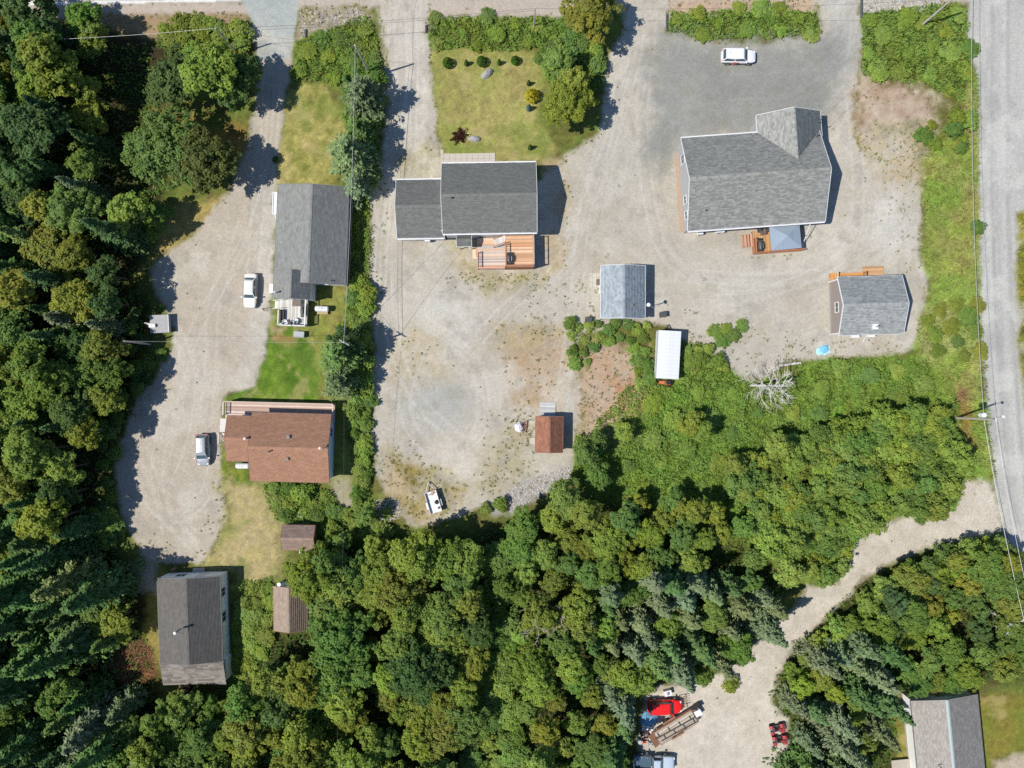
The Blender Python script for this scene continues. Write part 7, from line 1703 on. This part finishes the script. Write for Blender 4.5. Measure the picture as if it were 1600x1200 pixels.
m_ = MB().mat(METAL); m_.box(-1.50, -1.465, -3.12, 3.12, 2.06, 2.2); m_.box(1.465, 1.50, -3.12, 3.12, 2.06, 2.2); m_.build("edge_rail", ct)
m_ = MB().mat(WHITE); m_.box(-1.5, 1.5, -3.14, -3.104, .5, 2.1); m_.build("door", ct)
for sy in (-.4, .4):
    for sg in (-1, 1): wheel(ct, sg * 1.2, sy, .33, .2)
ct_w = [c for c in ct.children if c.name.startswith("wheel")]
for w_ in ct_w: w_.rotation_euler = (0, 0, 0)
m_ = MB().mat(DKGREY); m_.beam((-.5, 3.1, .5), (0, 4.0, .5), .08, .1); m_.beam((.5, 3.1, .5), (0, 4.0, .5), .08, .1); m_.build("drawbar", ct)
ORN = paint_mat("tractor_orange", (.48, .13, .04))
t_ = thing("garden_tractor", "orange garden tractor parked against the white cargo trailer's tail", "tractor", P(1038, 598), D(176))
m_ = MB().mat(ORN); m_.loft([[(-.75, -.3, .35), (-.75, .3, .35), (-.75, .26, .62), (-.75, -.26, .62)], [(-.1, -.3, .35), (-.1, .3, .35), (-.1, .26, .70), (-.1, -.26, .70)], [(.1, -.26, .4), (.1, .26, .4), (.1, .22, .80), (.1, -.22, .80)], [(.85, -.22, .4), (.85, .22, .4), (.85, .16, .72), (.85, -.16, .72)]]); m_.build("bonnet", t_, fix=True)
m_ = MB().mat(BLACK); m_.box(-.6, -.2, -.22, .22, .7, .78); m_.box(-.68, -.6, -.22, .22, .7, 1.05); m_.build("seat", t_); m_ = MB().mat(BLACK); m_.T = Matrix.Translation((.08, 0, .98)) @ Matrix.Rotation(.5, 4, 'Y'); m_.lathe([(.14, -.015), (.17, -.015), (.17, .015), (.14, .015)], 14); m_.build("steering_wheel", t_)
for x_, r_w in ((-.5, .3), (.6, .2)):
    for sg in (-1, 1): m_ = MB().mat(TYRE); m_.T = Matrix.Translation((x_, sg * .45, r_w)) @ Matrix.Rotation(math.pi / 2, 4, 'X'); m_.lathe([(r_w * .4, -.1), (r_w, -.08), (r_w, .08), (r_w * .4, .1)], 14); m_.build("wheel", t_)

# small utility trailer at the foot of the yard
ux_, uy_ = P(678, 783); ut = thing("utility_trailer", "small white open utility trailer with its drawbar pointing at the yard", "trailer", (ux_, uy_, 0), D(16.5))
TB = pm("trailer_bed", (.60, .63, .66), rough=.5, var=.14, scale=1.5)
for i in range(7):
    o_ = link("plank", board_mesh(2.85, .205, .03), ut); o_.location = (-.63 + i * .21, 0, .55); o_.rotation_euler = (0, 0, math.pi / 2); o_.data = o_.data.copy(); o_.data.materials[0] = TB
m_ = MB().mat(WHITE); m_.box(-.80, -.75, -1.45, 1.45, .5, .98); m_.box(.75, .80, -1.45, 1.45, .5, .98); m_.box(-.745, .745, 1.40, 1.45, .5, .98); m_.box(-.745, .745, -1.45, -1.40, .5, .78); m_.build("side_board", ut)
m_ = MB().mat(METAL); m_.beam((-.6, 1.46, .5), (0, 2.6, .5), .08, .08); m_.beam((.6, 1.46, .5), (0, 2.6, .5), .08, .08); m_.build("drawbar", ut)
for sg in (-1, 1):
    m_ = MB().mat(WHITE); m_.box(min(sg * .82, sg * 1.06), max(sg * .82, sg * 1.06), -.75, .15, .66, .70); m_.build("mudguard", ut)
    m_ = MB().mat(TYRE); m_.T = Matrix.Translation((sg * .95, -.3, .3)) @ Matrix.Rotation(math.pi / 2, 4, 'Y'); m_.lathe([(.1, -.09), (.3, -.08), (.3, .08), (.1, .09)], 16); m_.build("wheel", ut)
t_ = thing("spare_tyre", "rusty brown spare wheel lying in the utility trailer's bed", "tyre", (*P(682.5, 784.5, .7), .585)); m_ = MB().mat(TYRE); m_.lathe([(.15, 0), (.28, .02), (.30, .09), (.28, .16), (.15, .18)], 16); m_.build("tread", t_); m_ = MB().mat(RUST); m_.lathe([(.02, .03), (.14, .05), (.14, .12), (.02, .10)], 12); m_.build("hub", t_)
t_ = thing("broken_planks", "orange-brown broken planks piled at the utility trailer's front", "planks", (*P(673.5, 770, .7), .585), D(25))
for k in range(7): m_ = MB().mat(WOOD_NEW); m_.T = Matrix.Translation((rr_.uniform(-.3, .5), rr_.uniform(-.25, .25), .03 * k)) @ Matrix.Rotation(rr_.uniform(-.7, .7), 4, 'Z'); m_.box(-.3, .3, -.05, .05, 0, .03); o_ = m_.build("plank", t_); o_.color = (*rr_.choice([A(196, 140, 112), A(170, 100, 74), A(210, 186, 170)]), 1)
t_ = thing("hinge_strap", "dark strap lying near the utility trailer's west side", "strap", (*P(669.5, 781.5, .7), .585), D(-55)); m_ = MB().mat(pm("strap_red", (.12, .05, .05), var=.2)); m_.box(-.22, .22, -.03, .03, 0, .03); m_.build("band", t_); m_ = MB().mat(METAL); m_.box(.22, .30, -.05, .05, 0, .035); m_.build("buckle", t_)
t_ = thing("small_box", "small dark box near the utility trailer's tail corner", "box", (*P(686, 793, .6), .585), D(10)); m_ = MB().mat(DKGREY); m_.box(-.11, .11, -.13, .13, 0, .2); m_.build("case", t_); m_ = MB().mat(BLACK); m_.box(-.12, .12, -.14, .14, .2, .23); m_.build("lid", t_)

# covered machine west of the rust-roofed shed
t_ = thing("snow_blower", "white-covered machine with dark red handles beside the rust-roofed shed", "machine", P(811, 667), D(-8))
COVER = pm("cover_white", (.62, .63, .68), rough=.6, var=.15, scale=3, bump=.6, bscale=5)
m_ = MB().mat(COVER); lump(.66, .85, 8, .95)(m_); m_.build("cover", t_)
DR = pm("handle_red", (.20, .045, .045), rough=.5, var=.2)
m_ = MB().mat(DR); m_.box(.62, .74, -.8, .85, .55, .65); m_.tube((.66, -.7, .6), (.55, -.5, .2), .03, 6); m_.tube((.66, .7, .6), (.55, .5, .2), .03, 6); m_.build("handlebar", t_)
m_ = MB().mat(BLACK); m_.path([(.75, .9, .6), (1.1, 1.12, .62), (1.55, 1.15, .6)], .035, 6); m_.path([(.75, -.85, .6), (1.15, -.95, .62), (1.5, -.75, .6)], .035, 6); m_.build("cable", t_)
for sg in (-1, 1): m_ = MB().mat(TYRE); m_.T = Matrix.Translation((.5, sg * .35, .22)) @ Matrix.Rotation(math.pi / 2, 4, 'X'); m_.lathe([(.08, -.07), (.22, -.07), (.22, .07), (.08, .07)], 14); m_.build("wheel", t_)

# flat-topped box at the wood's edge
bx_, by_ = P(248.5, 506, 1.0); t_ = thing("storage_box", "grey flat-topped plywood box at the wood's edge by the drive", "box", (bx_, by_, 0), D(3))
PLY = pm("plywood_grey", A(176, 176, 178), rough=.8, var=.22, scale=1.3)
m_ = MB().mat(PLY); m_.box(-1.12, 1.12, -1.1, 1.1, 0, .95); m_.build("walls", t_)
for k, (y0, y1) in enumerate(((-1.18, -.1), (-.085, 1.18))): m_ = MB().mat(PLY); m_.box(-1.2, 1.2, y0, y1, .95, 1.0 + .02 * k); m_.build("lid", t_)
m_ = MB().mat(TRIM); m_.box(1.2, 1.26, -1.18, 1.18, .86, 1.03); m_.build("edge_trim", t_)
t_ = thing("plastic_crate", "white crate lying on the grey flat-topped box", "crate", (*P(238.5, 509, 1.1), 1.0), D(2)); m_ = MB().mat(WHITE); m_.box(-.38, .38, -.2, .2, 0, .05); m_.box(-.38, .38, -.2, -.17, .05, .3); m_.box(-.38, .38, .17, .2, .05, .3); m_.box(-.38, -.35, -.17, .17, .05, .3); m_.box(.35, .38, -.17, .17, .05, .3); m_.build("sides", t_); m_ = MB().mat(WHITE); m_.box(-.4, .4, -.22, .22, .302, .33); m_.build("lid", t_); m_ = MB().mat(BLACK); m_.box(-.06, .06, -.04, .04, .332, .35); m_.build("latch", t_)
t_ = thing("plank", "pale plank sticking out from the grey box's west side", "plank", (*P(231.5, 506, 1.0), 1.0), D(-12)); m_ = MB().mat(WOOD_NEW); m_.box(-.5, .6, -.09, .09, 0, .05); o_ = m_.build("board", t_); o_.color = (.55, .55, .55, 1); t_.location.z = 1.022

# oil tank, chest, propane tank, bins, units
def htank(name, label, cat, px, py, rot, L, r, m, z):
    t_ = thing(name, label, cat, P(px, py, z), rot); mb_ = MB().mat(m); mb_.T = Matrix.Translation((0, 0, z)) @ Matrix.Rotation(math.pi / 2, 4, 'Y')
    mb_.lathe([(r * .5, -L / 2 - .1), (r * .9, -L / 2 - .03), (r, -L / 2 + .05), (r, L / 2 - .05), (r * .9, L / 2 + .03), (r * .5, L / 2 + .1)], 20); mb_.build("drum", t_, smooth=False)
    mb_ = MB().mat(DKGREY)
    for xx in (-L * .2, 0, L * .12): mb_.tube((xx, 0, z + r - .02), (xx, 0, z + r + .1), .04, 8)
    mb_.build("valve", t_)
    for xx in (-L * .35, L * .35):
        for yy in (-r * .6, r * .6): mb_ = MB().mat(DKGREY); mb_.tube((xx, yy, 0), (xx, yy * .9, z - r * .6), .035, 6); mb_.build("leg", t_)
    return t_
htank("oil_tank", "white horizontal oil tank on legs east of the pale grey deck", "tank", 503, 482.5, D(-2), 1.6, .38, WHITE, .85)
htank("oil_tank", "white oil tank against the brown house's south-west corner", "tank", 379, 728, D(-1), 1.55, .36, WHITE, .8)
t_ = thing("plank_bench", "tan plank bench beside the white oil tank by the pale deck", "bench", P(505, 489), D(-2)); m_ = MB().mat(WOOD_NEW); m_.box(-.7, .7, -.2, .2, .36, .42); o_ = m_.build("seat", t_); o_.color = (*A(190, 170, 130), 1)
for xx in (-.6, .6): m_ = MB().mat(WOOD_NEW); m_.box(xx - .05, xx + .05, -.16, .16, 0, .36); o_ = m_.build("leg", t_); o_.color = (*A(170, 150, 112), 1)
t_ = thing("storage_chest", "grey storage chest on the grass south of the pale grey deck", "chest", P(467.5, 522.5, .5), D(-3)); m_ = MB().mat(pm("chest_grey", A(160, 168, 176), rough=.5, var=.08)); m_.box(-.66, .66, -.36, .36, 0, .55); m_.build("case", t_, bevel=.03); m_ = MB().mat(pm("chest_lid", A(172, 178, 186), rough=.5, var=.08)); m_.box(-.7, .7, -.4, .4, .56, .68); m_.build("lid", t_, bevel=.04)
def bin_(label, px, py, rot, grp=None):
    t_ = thing("compost_bin", label, "bin", P(px, py), rot, grp); m_ = MB().mat(BLACK); m_.add([(-.42, -.35, 0), (.42, -.35, 0), (.42, .35, 0), (-.42, .35, 0), (-.36, -.3, .78), (.36, -.3, .78), (.36, .3, .78), (-.36, .3, .78)], [(0, 3, 2, 1), (4, 5, 6, 7), (0, 1, 5, 4), (1, 2, 6, 5), (2, 3, 7, 6), (3, 0, 4, 7)]); m_.build("tub", t_, bevel=.03)
    m_ = MB().mat(DKGREY); m_.box(-.40, .40, -.34, .34, .785, .84); m_.build("lid", t_, bevel=.02)
    m_ = MB().mat(BLACK); m_.tube((-.3, .36, .70), (.3, .36, .70), .025, 6); m_.build("handle", t_)
bin_("dark bin on the gravel west of the blue-grey shed's foot", 919, 500, D(-5)); bin_("dark bin on the gravel east of the blue-grey shed, north of the trailer", 1035, 492, D(5))
for px_, py_, lb in ((1092.5, 365, "small white box unit at the lot house's south wall, near its corner"), (1123, 362, "longer white heat pump at the lot house's south wall, near the deck steps")):
    t_ = thing("heat_pump", lb, "heat pump", P(px_, py_), D(4)); w_ = .32 if "small" in lb else .55; m_ = MB().mat(WHITE); m_.box(-w_, w_, -.28, .28, .12, .85); m_.build("case", t_, bevel=.02); m_ = MB().mat(DKGREY); m_.T = Matrix.Translation((-w_ * .2, -.285, .48)) @ Matrix.Rotation(math.pi / 2, 4, 'X'); m_.lathe([(.02, 0), (.24, 0), (.24, .02), (.02, .02)], 16); m_.build("fan_grille", t_)
    m_ = MB().mat(CONC); m_.box(-w_ - .05, w_ + .05, -.32, .32, -.02, .119); m_.build("plinth", t_)
t_ = thing("leaning_pole", "long white pole leaning from the gazebo deck to the house eave", "pole", P(1252, 389)); p1 = Vector((*P(1267, 347, 3.3), 3.3)) - Vector((*P(1252, 389), 0)); m_ = MB().mat(TRIM); m_.tube((0, 0, 0), p1, .055, 8, .045); m_.build("shaft", t_); m_ = MB().mat(METAL); m_.tube(p1 * .5, p1 * .5 + Vector((0, 0, .12)), .08, 8); m_.build("clamp", t_)
# tarp-covered heap by the cabin
junk("tarp_heap", "blue and turquoise tarp heap at the small cabin's south-west corner", "tarp", 1287, 546, [("tarp", pm("tarp_sky", (.16, .42, .66), rough=.45, var=.3, scale=2.5, bump=.5, bscale=5), lump(.55, .30, 5, 1.3, 9, 3)), ("ground_sheet", pm("tarp_turquoise", (.36, .62, .62), rough=.5, var=.25), lambda b: b.prism([(-1.15, -.35), (-.75, -.75), (-.5, -.5), (.1, -.85), (.35, -.55), (.8, -.6), (.7, -.1), (.95, .2), (.3, .35), (-.1, .62), (-.55, .3), (-.9, .35)], .0, .03))], D(12))
junk("red_drum", "small orange-red drum by the low garden shed's south corner", "drum", 478.5, 868, [("drum", ORN, lambda b: b.lathe([(.24, 0), (.26, .3), (.24, .62)], 14)), ("lid", RUST, lambda b: b.lathe([(.25, .62), (.25, .66), (.03, .67)], 14))])
junk("white_basin", "white basin among garden shrubs north of the low garden shed", "basin", 470, 804, [("bowl", WHITE, lambda b: b.lathe([(.12, 0), (.3, .12), (.36, .3), (.32, .3), (.24, .14), (.02, .1)], 14)), ("stand", METAL, lambda b: b.tube((0, 0, -.02), (0, 0, .05), .1, 8))])
junk("garden_ornament", "small rusty iron garden ornament at the lean-to house's north step", "ornament", 277, 886, [("post", RUST, lambda b: b.tube((0, 0, 0), (0, 0, 1.2), .09, 8)), ("finial", RUST, lambda b: b.lathe([(.02, 1.2), (.2, 1.3), (.16, 1.45), (.02, 1.5)], 12))])
junk("clothes_pole", "grey pole and bracket lying on the ground by the long bungalow's deck", "pole", 418.5, 482, [("shaft", DKGREY, lambda b: b.tube((-.75, -.04, .08), (.55, .1, .10), .05, 8)), ("bracket", RUST, lambda b: (b.tube((-.7, -.04, .1), (-.5, -.3, .1), .04, 6), b.tube((-.5, -.3, .1), (-.05, -.22, .1), .04, 6)))])
for px_, py_, w_, lb in ((1092, 150, .0, None),):
    pass

# boulders
def boulder(px, py, L, W, h, rot, seed, label):
    o_ = MB().mat(pm("boulder_stone", A(172, 172, 170), rough=.95, var=.28, scale=1.6, bump=.8, bscale=7)); r = random.Random(seed); rings = []
    for j in range(6):
        t = j / 5; q = (math.cos(t * math.pi / 2) ** .6); rings.append([(math.cos(6.2832 * i / 14) * L * q * (1 + r.uniform(-.10, .10)) + .08 * t, math.sin(6.2832 * i / 14) * W * q * (1 + r.uniform(-.12, .12)), h * t * (1 + r.uniform(-.08, .08))) for i in range(14)])
    o_.loft(rings); b_ = o_.build("boulder", None, fix=True); b_.location = (*P(px, py), -.05); b_.rotation_euler = (0, 0, rot); tag(b_, label, "boulder")
boulder(761, 115.5, .98, .50, .75, D(38), 3, "tilted grey boulder on the tan lawn below the clipped shrubs")
boulder(741, 217, .85, .44, .65, D(-4), 4, "flat-topped grey boulder on the tan lawn near the patio slabs")
boulder(895, 83, .55, .45, .5, D(40), 5, "pale pointed rock in the brambles by the street corner tree")

# ------------------------------------------------------------------ poles and wires
POLEW = pm("pole_wood", (.40, .37, .34), rough=.9, var=.3, scale=3, stretch=(4, 4, .6))
WIRE = pm("wire_aluminium", (.42, .42, .42), rough=.5, metal=.3, var=.1)
WIRE_D = pm("wire_black", (.06, .06, .065), rough=.6, var=.1)
def pole(label, base, top, r=.14, arm=None, arm_len=1.1, extra=None, name="utility_pole"):
    t_ = thing(name, label, "pole", base); d = Vector(top) - Vector((*base, 0)); m_ = MB().mat(POLEW); m_.tube((0, 0, -.3), d, r, 10, r * .72); m_.build("shaft", t_)
    if arm is not None:
        u = Vector((math.cos(arm), math.sin(arm), 0)); m_ = MB().mat(POLEW); c = d - Vector((0, 0, .35)); m_.beam(c - u * arm_len, c + u * arm_len, .1, .12); m_.build("crossarm", t_)
        for k in (-1, -.5, .5, 1): m_ = MB().mat(WHITE); m_.lathe([(.03, 0), (.06, .05), (.03, .1), (.05, .15), (.02, .2)], 8, tuple(c + u * arm_len * .92 * k + Vector((0, 0, .06)))); m_.build("insulator", t_)
    else: m_ = MB().mat(WHITE); m_.lathe([(.03, 0), (.07, .06), (.04, .12), (.06, .18), (.02, .24)], 8, tuple(d)); m_.build("insulator", t_)
    return t_
def ptop(px, py, h): return (*P(px, py, h), h)
def wire(a, b, sag, r, label, m=WIRE, name="power_line", grp=None):
    a, b = Vector(a), Vector(b); n = 14; pts_ = []
    for i in range(n + 1):
        f = i / n; p = a.lerp(b, f); p.z -= sag * 4 * f * (1 - f); pts_.append(p)
    m_ = MB().mat(m); m_.path(pts_, r, 5); o = m_.build(name); tag(o, label, "wire", grp); return o
T1 = ptop(555, 71, 8.6); T2 = ptop(537, 535, 8.6); T3 = ptop(194, 533, 5.2); T4 = ptop(337, 44, 6.6); T6 = ptop(1556, 655.5, 8.6); T7 = ptop(1500, -12, 8.0); T8 = ptop(836, 13, 4.6)
B1 = (T1[0] + .25, T1[1] - .1); B2 = (T2[0] + .15, T2[1] - .15)
pole("weathered wooden pole rising from the brambles at the top of the fir row", B1, T1, .15)
pole("wooden pole with five radiating wires beside the bright green lawn", B2, T2, .15, arm=D(150), arm_len=.7)
pole("pale pole at the dark wood's edge, near the grey flat-topped box", (T3[0] + .6, T3[1] - .1), T3, .15)
pole("dark leaning pole beside the paved driveway mouth", (T4[0] + .25, T4[1] - .15), T4, .12)
pole("short pale pole in the bramble hedge north of the tan lawn", (T8[0] + .0, T8[1] - .1), T8, .10)
pole("pale wooden pole in the brambles at the top of the right road", (T7[0] - .2, T7[1] - .1), T7, .15)
bl = (*P(1494, 653), 0); sl_ = pole("grey street lamp pole with a white transformer beside the right road", bl[:2], T6, .16)
d6 = Vector(T6) - Vector(bl)
m_ = MB().mat(WHITE); c_ = d6 * .68; m_.lathe([(.05, -.45), (.30, -.42), (.30, .38), (.22, .46), (.03, .48)], 14, (c_.x + .05, c_.y + .5, c_.z)); m_.build("transformer", sl_)
m_ = MB().mat(METAL); m_.tube(c_ + Vector((0, 0, 0)), (c_.x + .05, c_.y + .5, c_.z), .05, 6); m_.build("bracket", sl_)
m_ = MB().mat(METAL); c2_ = d6 * .86; m_.path([c2_, c2_ + Vector((.7, .25, .35)), c2_ + Vector((1.3, .35, .4))], .04, 6); m_.build("lamp_arm", sl_); m_ = MB().mat(WHITE); m_.lathe([(.05, .1), (.16, .06), (.2, -.02), (.12, -.08), (.02, -.1)], 12, tuple(c2_ + Vector((1.4, .35, .42)))); m_.build("lamp_head", sl_)
m_ = MB().mat(WHITE)
for k in (-.18, .18): m_.lathe([(.04, 0), (.09, .06), (.05, .13)], 8, tuple(d6 + Vector((0, k, -.02))))
m_.build("insulator", sl_)
lowz = Vector(bl) + d6 * .72
wire(T1, T2, .9, .025, "power line running along the fir row between its two wooden poles")
wire((T1[0], T1[1], T1[2] - .7), (T2[0], T2[1], T2[2] - .8), 1.0, .014, "lower thinner line below the power line along the fir row", WIRE_D)
wire(T1, ptop(564, -60, 8.6), .5, .016, "line from the fir row's top pole across the street", WIRE_D)
wire(T2, ptop(520, 1300, 8.8), 2.0, .012, "line running south over the grove from the five-wire pole", WIRE_D)
wire(T2, T3, .8, .012, "service wire spanning the drive from the five-wire pole to the wood-edge pole", WIRE)
wire((T2[0], T2[1], T2[2] - .5), (*P(700, 371, 4.2), 4.2), .5, .017, "service wire from the five-wire pole to the dark-roofed white house", WIRE_D)
wire((T2[0], T2[1], T2[2] - .6), (*P(519, 440, 3.2), 3.2), .4, .013, "service wire from the five-wire pole down to the long bungalow", WIRE_D)
wire(T4, ptop(-60, 66, 7.0), .6, .018, "thin wire crossing the dark wood west of the leaning pole", WIRE)
wire(T4, T8, .7, .016, "upper thin wire along the street verge over the driveway mouths", WIRE_D)
wire((T4[0], T4[1], T4[2] - .8), (T8[0], T8[1], T8[2] - .5), .6, .014, "lower thin wire along the street verge over the driveway mouths", WIRE_D)
wire(T8, ptop(1490, -2, 7.6), 1.0, .014, "thin wire over the parking lot's street verge", WIRE_D)
wire(T1, T4, .5, .014, "thin wire from the fir row's top pole to the leaning pole", WIRE_D)
wire(tuple(lowz), ptop(1520, -70, 6.6), 1.0, .030, "pale wire along the verge north of the street lamp pole")
wire(tuple(lowz), ptop(1610, 1010, 6.6), .5, .028, "pale wire along the road edge south of the street lamp pole")
wire(T6, ptop(1614, 960, 8.6), .5, .022, "upper conductor south of the street lamp pole")
wire(T6, ptop(1530, -70, 8.6), .9, .018, "upper conductor over the road north of the street lamp pole")
wire(ptop(1277, 192, 5.0), ptop(1420, 60, 6.5), .6, .014, "service wire from the lot house's mast towards the road", WIRE_D)

# culvert edges at the driveway mouths, small loose things
for px_, py_, L_, lb in ((478, 55, 1.4, "dark culvert lip beside the paved driveway mouth"), (666, 46, 1.0, "dark culvert lip at the gravel lane's mouth"), (1042, 36, 2.2, "dark culvert lip at the parking lot's entrance"), (1346, 14, 2.4, "dark culvert lip at the brambles by the right entrance")):
    t_ = thing("culvert", lb, "culvert", P(px_, py_), D(90)); m_ = MB().mat(DKGREY); m_.T = Matrix.Rotation(math.pi / 2, 4, 'Y'); n_ = 12
    m_.loft([[(math.cos(6.2832 * i / n_) * .16 - .05, math.sin(6.2832 * i / n_) * .16, -L_ / 2) for i in range(n_)], [(math.cos(6.2832 * i / n_) * .16 - .05, math.sin(6.2832 * i / n_) * .16, L_ / 2) for i in range(n_)]]); m_.build("pipe", t_); m_ = MB().mat(METAL); m_.T = Matrix.Rotation(math.pi / 2, 4, 'Y'); m_.lathe([(.13, -.03), (.19, -.03), (.19, .03), (.13, .03)], 12, (-.05, 0, L_ / 2)); m_.build("rim", t_)

# ------------------------------------------------------------------ labels of trees and shrubs: by colour and by the nearest landmark
LMS = {"white and tan sedan": (394, 455), "silver hatchback": (320, 702), "grey flat-topped box": (248, 506), "lean-to house's flue": (279, 985), "low brown garden shed": (465, 841), "stovepipe shed": (453, 950), "white utility trailer": (678, 783), "rust-roofed shed": (858, 680), "white cargo trailer": (1042, 554), "bare grey dead tree": (1172, 602), "small grey-roofed cabin": (1362, 478), "street lamp pole": (1496, 653), "bright red car": (1031, 1101), "flatbed trailer": (1054, 1131), "blue pickup": (1020, 1187), "upper red quad bike": (1212, 1136), "white-walled corner house": (1480, 1150), "leaning pole by the drive": (360, 75), "large round-crowned tree": (292, 252), "white lettered car": (1151, 92), "five-wire pole": (552, 543), "gully's bare tree": (838, 955), "rusty brush pile": (200, 1036), "brown house's chimney flue": (388, 685), "blue-grey shed": (974, 456), "tilted lawn boulder": (761, 115), "middle house's patio slabs": (735, 248), "grey log": (1234, 569), "fir row's top pole": (578, 118), "log-side tarp heap": (1287, 546), "pinkish brush pile": (362, 1172), "track's mouth by the road": (1548, 780), "verge stones by the street": (1420, 5), "low shed's basin": (470, 804)}
ORD = ["nearest", "second nearest", "third nearest", "fourth nearest", "fifth nearest", "sixth nearest", "seventh nearest", "eighth nearest"]
KN = {"broadleaf_tree": "leafy tree", "spruce_tree": "spruce tree", "fir_tree": "fir tree", "shrub": "shrub", "thicket_shrub": "thicket shrub", "bramble_bush": "bramble bush", "hedge_shrub": "hedge shrub"}
ZONE = {"west": "in the dark wood west of the gravel driveway", "southwest": "in the spruce wood west of the lean-to house", "grove": "in the dense grove south of the sheds", "middle": "in the woods south of the gravel yard", "trackside": "in the spruces above the red car", "southeast": "in the spruces between the track and white-walled house", "corner": "in the leafy wood north of the white-walled house", "sheds": "around the two brown sheds", "alder": "in the tall alder thicket west of the street lamp", "low": "in the low thicket below the gravel yard", "drivehedge": "in the bramble bed between drive and lane mouths", "firrow": "under the fir row beside the lane", "lanehedge": "in the narrow hedge beside the brown house", "garden": "in the garden bed south of the brown house", "garden2": "in the bed between the lean-to house and stovepipe shed", "lawnhedge": "in the bramble hedge north of the tan lawn", "corneredge": "at the tan lawn's wild north-east corner", "lotverge": "on the bramble verge north of the parking lot", "roadverge": "on the wild verge beside the right road", "shedshrubs": "in the weeds around the blue-grey shed and cargo trailer", "driveverge": "on the wild edge of the gravel driveway", "gully": "in the low gully between the two leafy woods", "trackedge": "crowding the lower edge of the gravel track", "odd": "standing alone at the edge of the gravel"}
GRP = {"spruce_tree": "spruces ", "broadleaf_tree": "leafy trees ", "fir_tree": "firs ", "shrub": "shrubs ", "thicket_shrub": "thicket shrubs ", "bramble_bush": "bramble bushes ", "hedge_shrub": "hedge shrubs "}
# only what stands in the picture counts towards a rank; beyond the frame keep only a narrow belt whose shade falls in
keep = []
for (e, kind, tone, zone, x, y) in PLANTS:
    px_, py_ = x / S + 800, 600 - y / S
    keep.append((e, kind, tone, zone, px_, py_))
used = set()
rank = {}
for lm, (lx_, ly_) in LMS.items():
    by = {}
    for i, (e, kind, tone, zone, px_, py_) in enumerate(keep):
        if e.get("label") or not (0 < px_ < 1600 and 0 < py_ < 1200): continue
        by.setdefault((kind, tone), []).append((math.hypot(px_ - lx_, py_ - ly_), i))
    for k, lst in by.items():
        lst.sort()
        for j, (d_, i) in enumerate(lst[:8]):
            if d_ < 420: rank.setdefault(i, []).append((j, d_, lm))
for i, (e, kind, tone, zone, px_, py_) in enumerate(keep):
    e["group"] = (GRP[kind] + ZONE.get(zone, "standing singly among the houses"))
    if e.get("label"): continue
    tn = TONE[tone][1]
    if i in rank:
        j, d_, lm = min(rank[i]); e["label"] = f"{tn} {KN[kind]}, {ORD[j]} of its colour to the {lm}"
    else:
        z_ = e.scale[2]; sz_ = "larger" if z_ > .98 else ("smaller" if z_ < .82 else "middling")
        e["label"] = f"{sz_} {tn} {KN[kind]} {ZONE[zone]}"; e["group"] = f"{sz_} {tn} {GRP[kind]}{ZONE[zone]}"
print("PLANTS", len(PLANTS), {k: sum(1 for p in PLANTS if p[1] == k) for k in ("spruce_tree", "broadleaf_tree", "fir_tree", "shrub", "thicket_shrub", "bramble_bush", "hedge_shrub")})
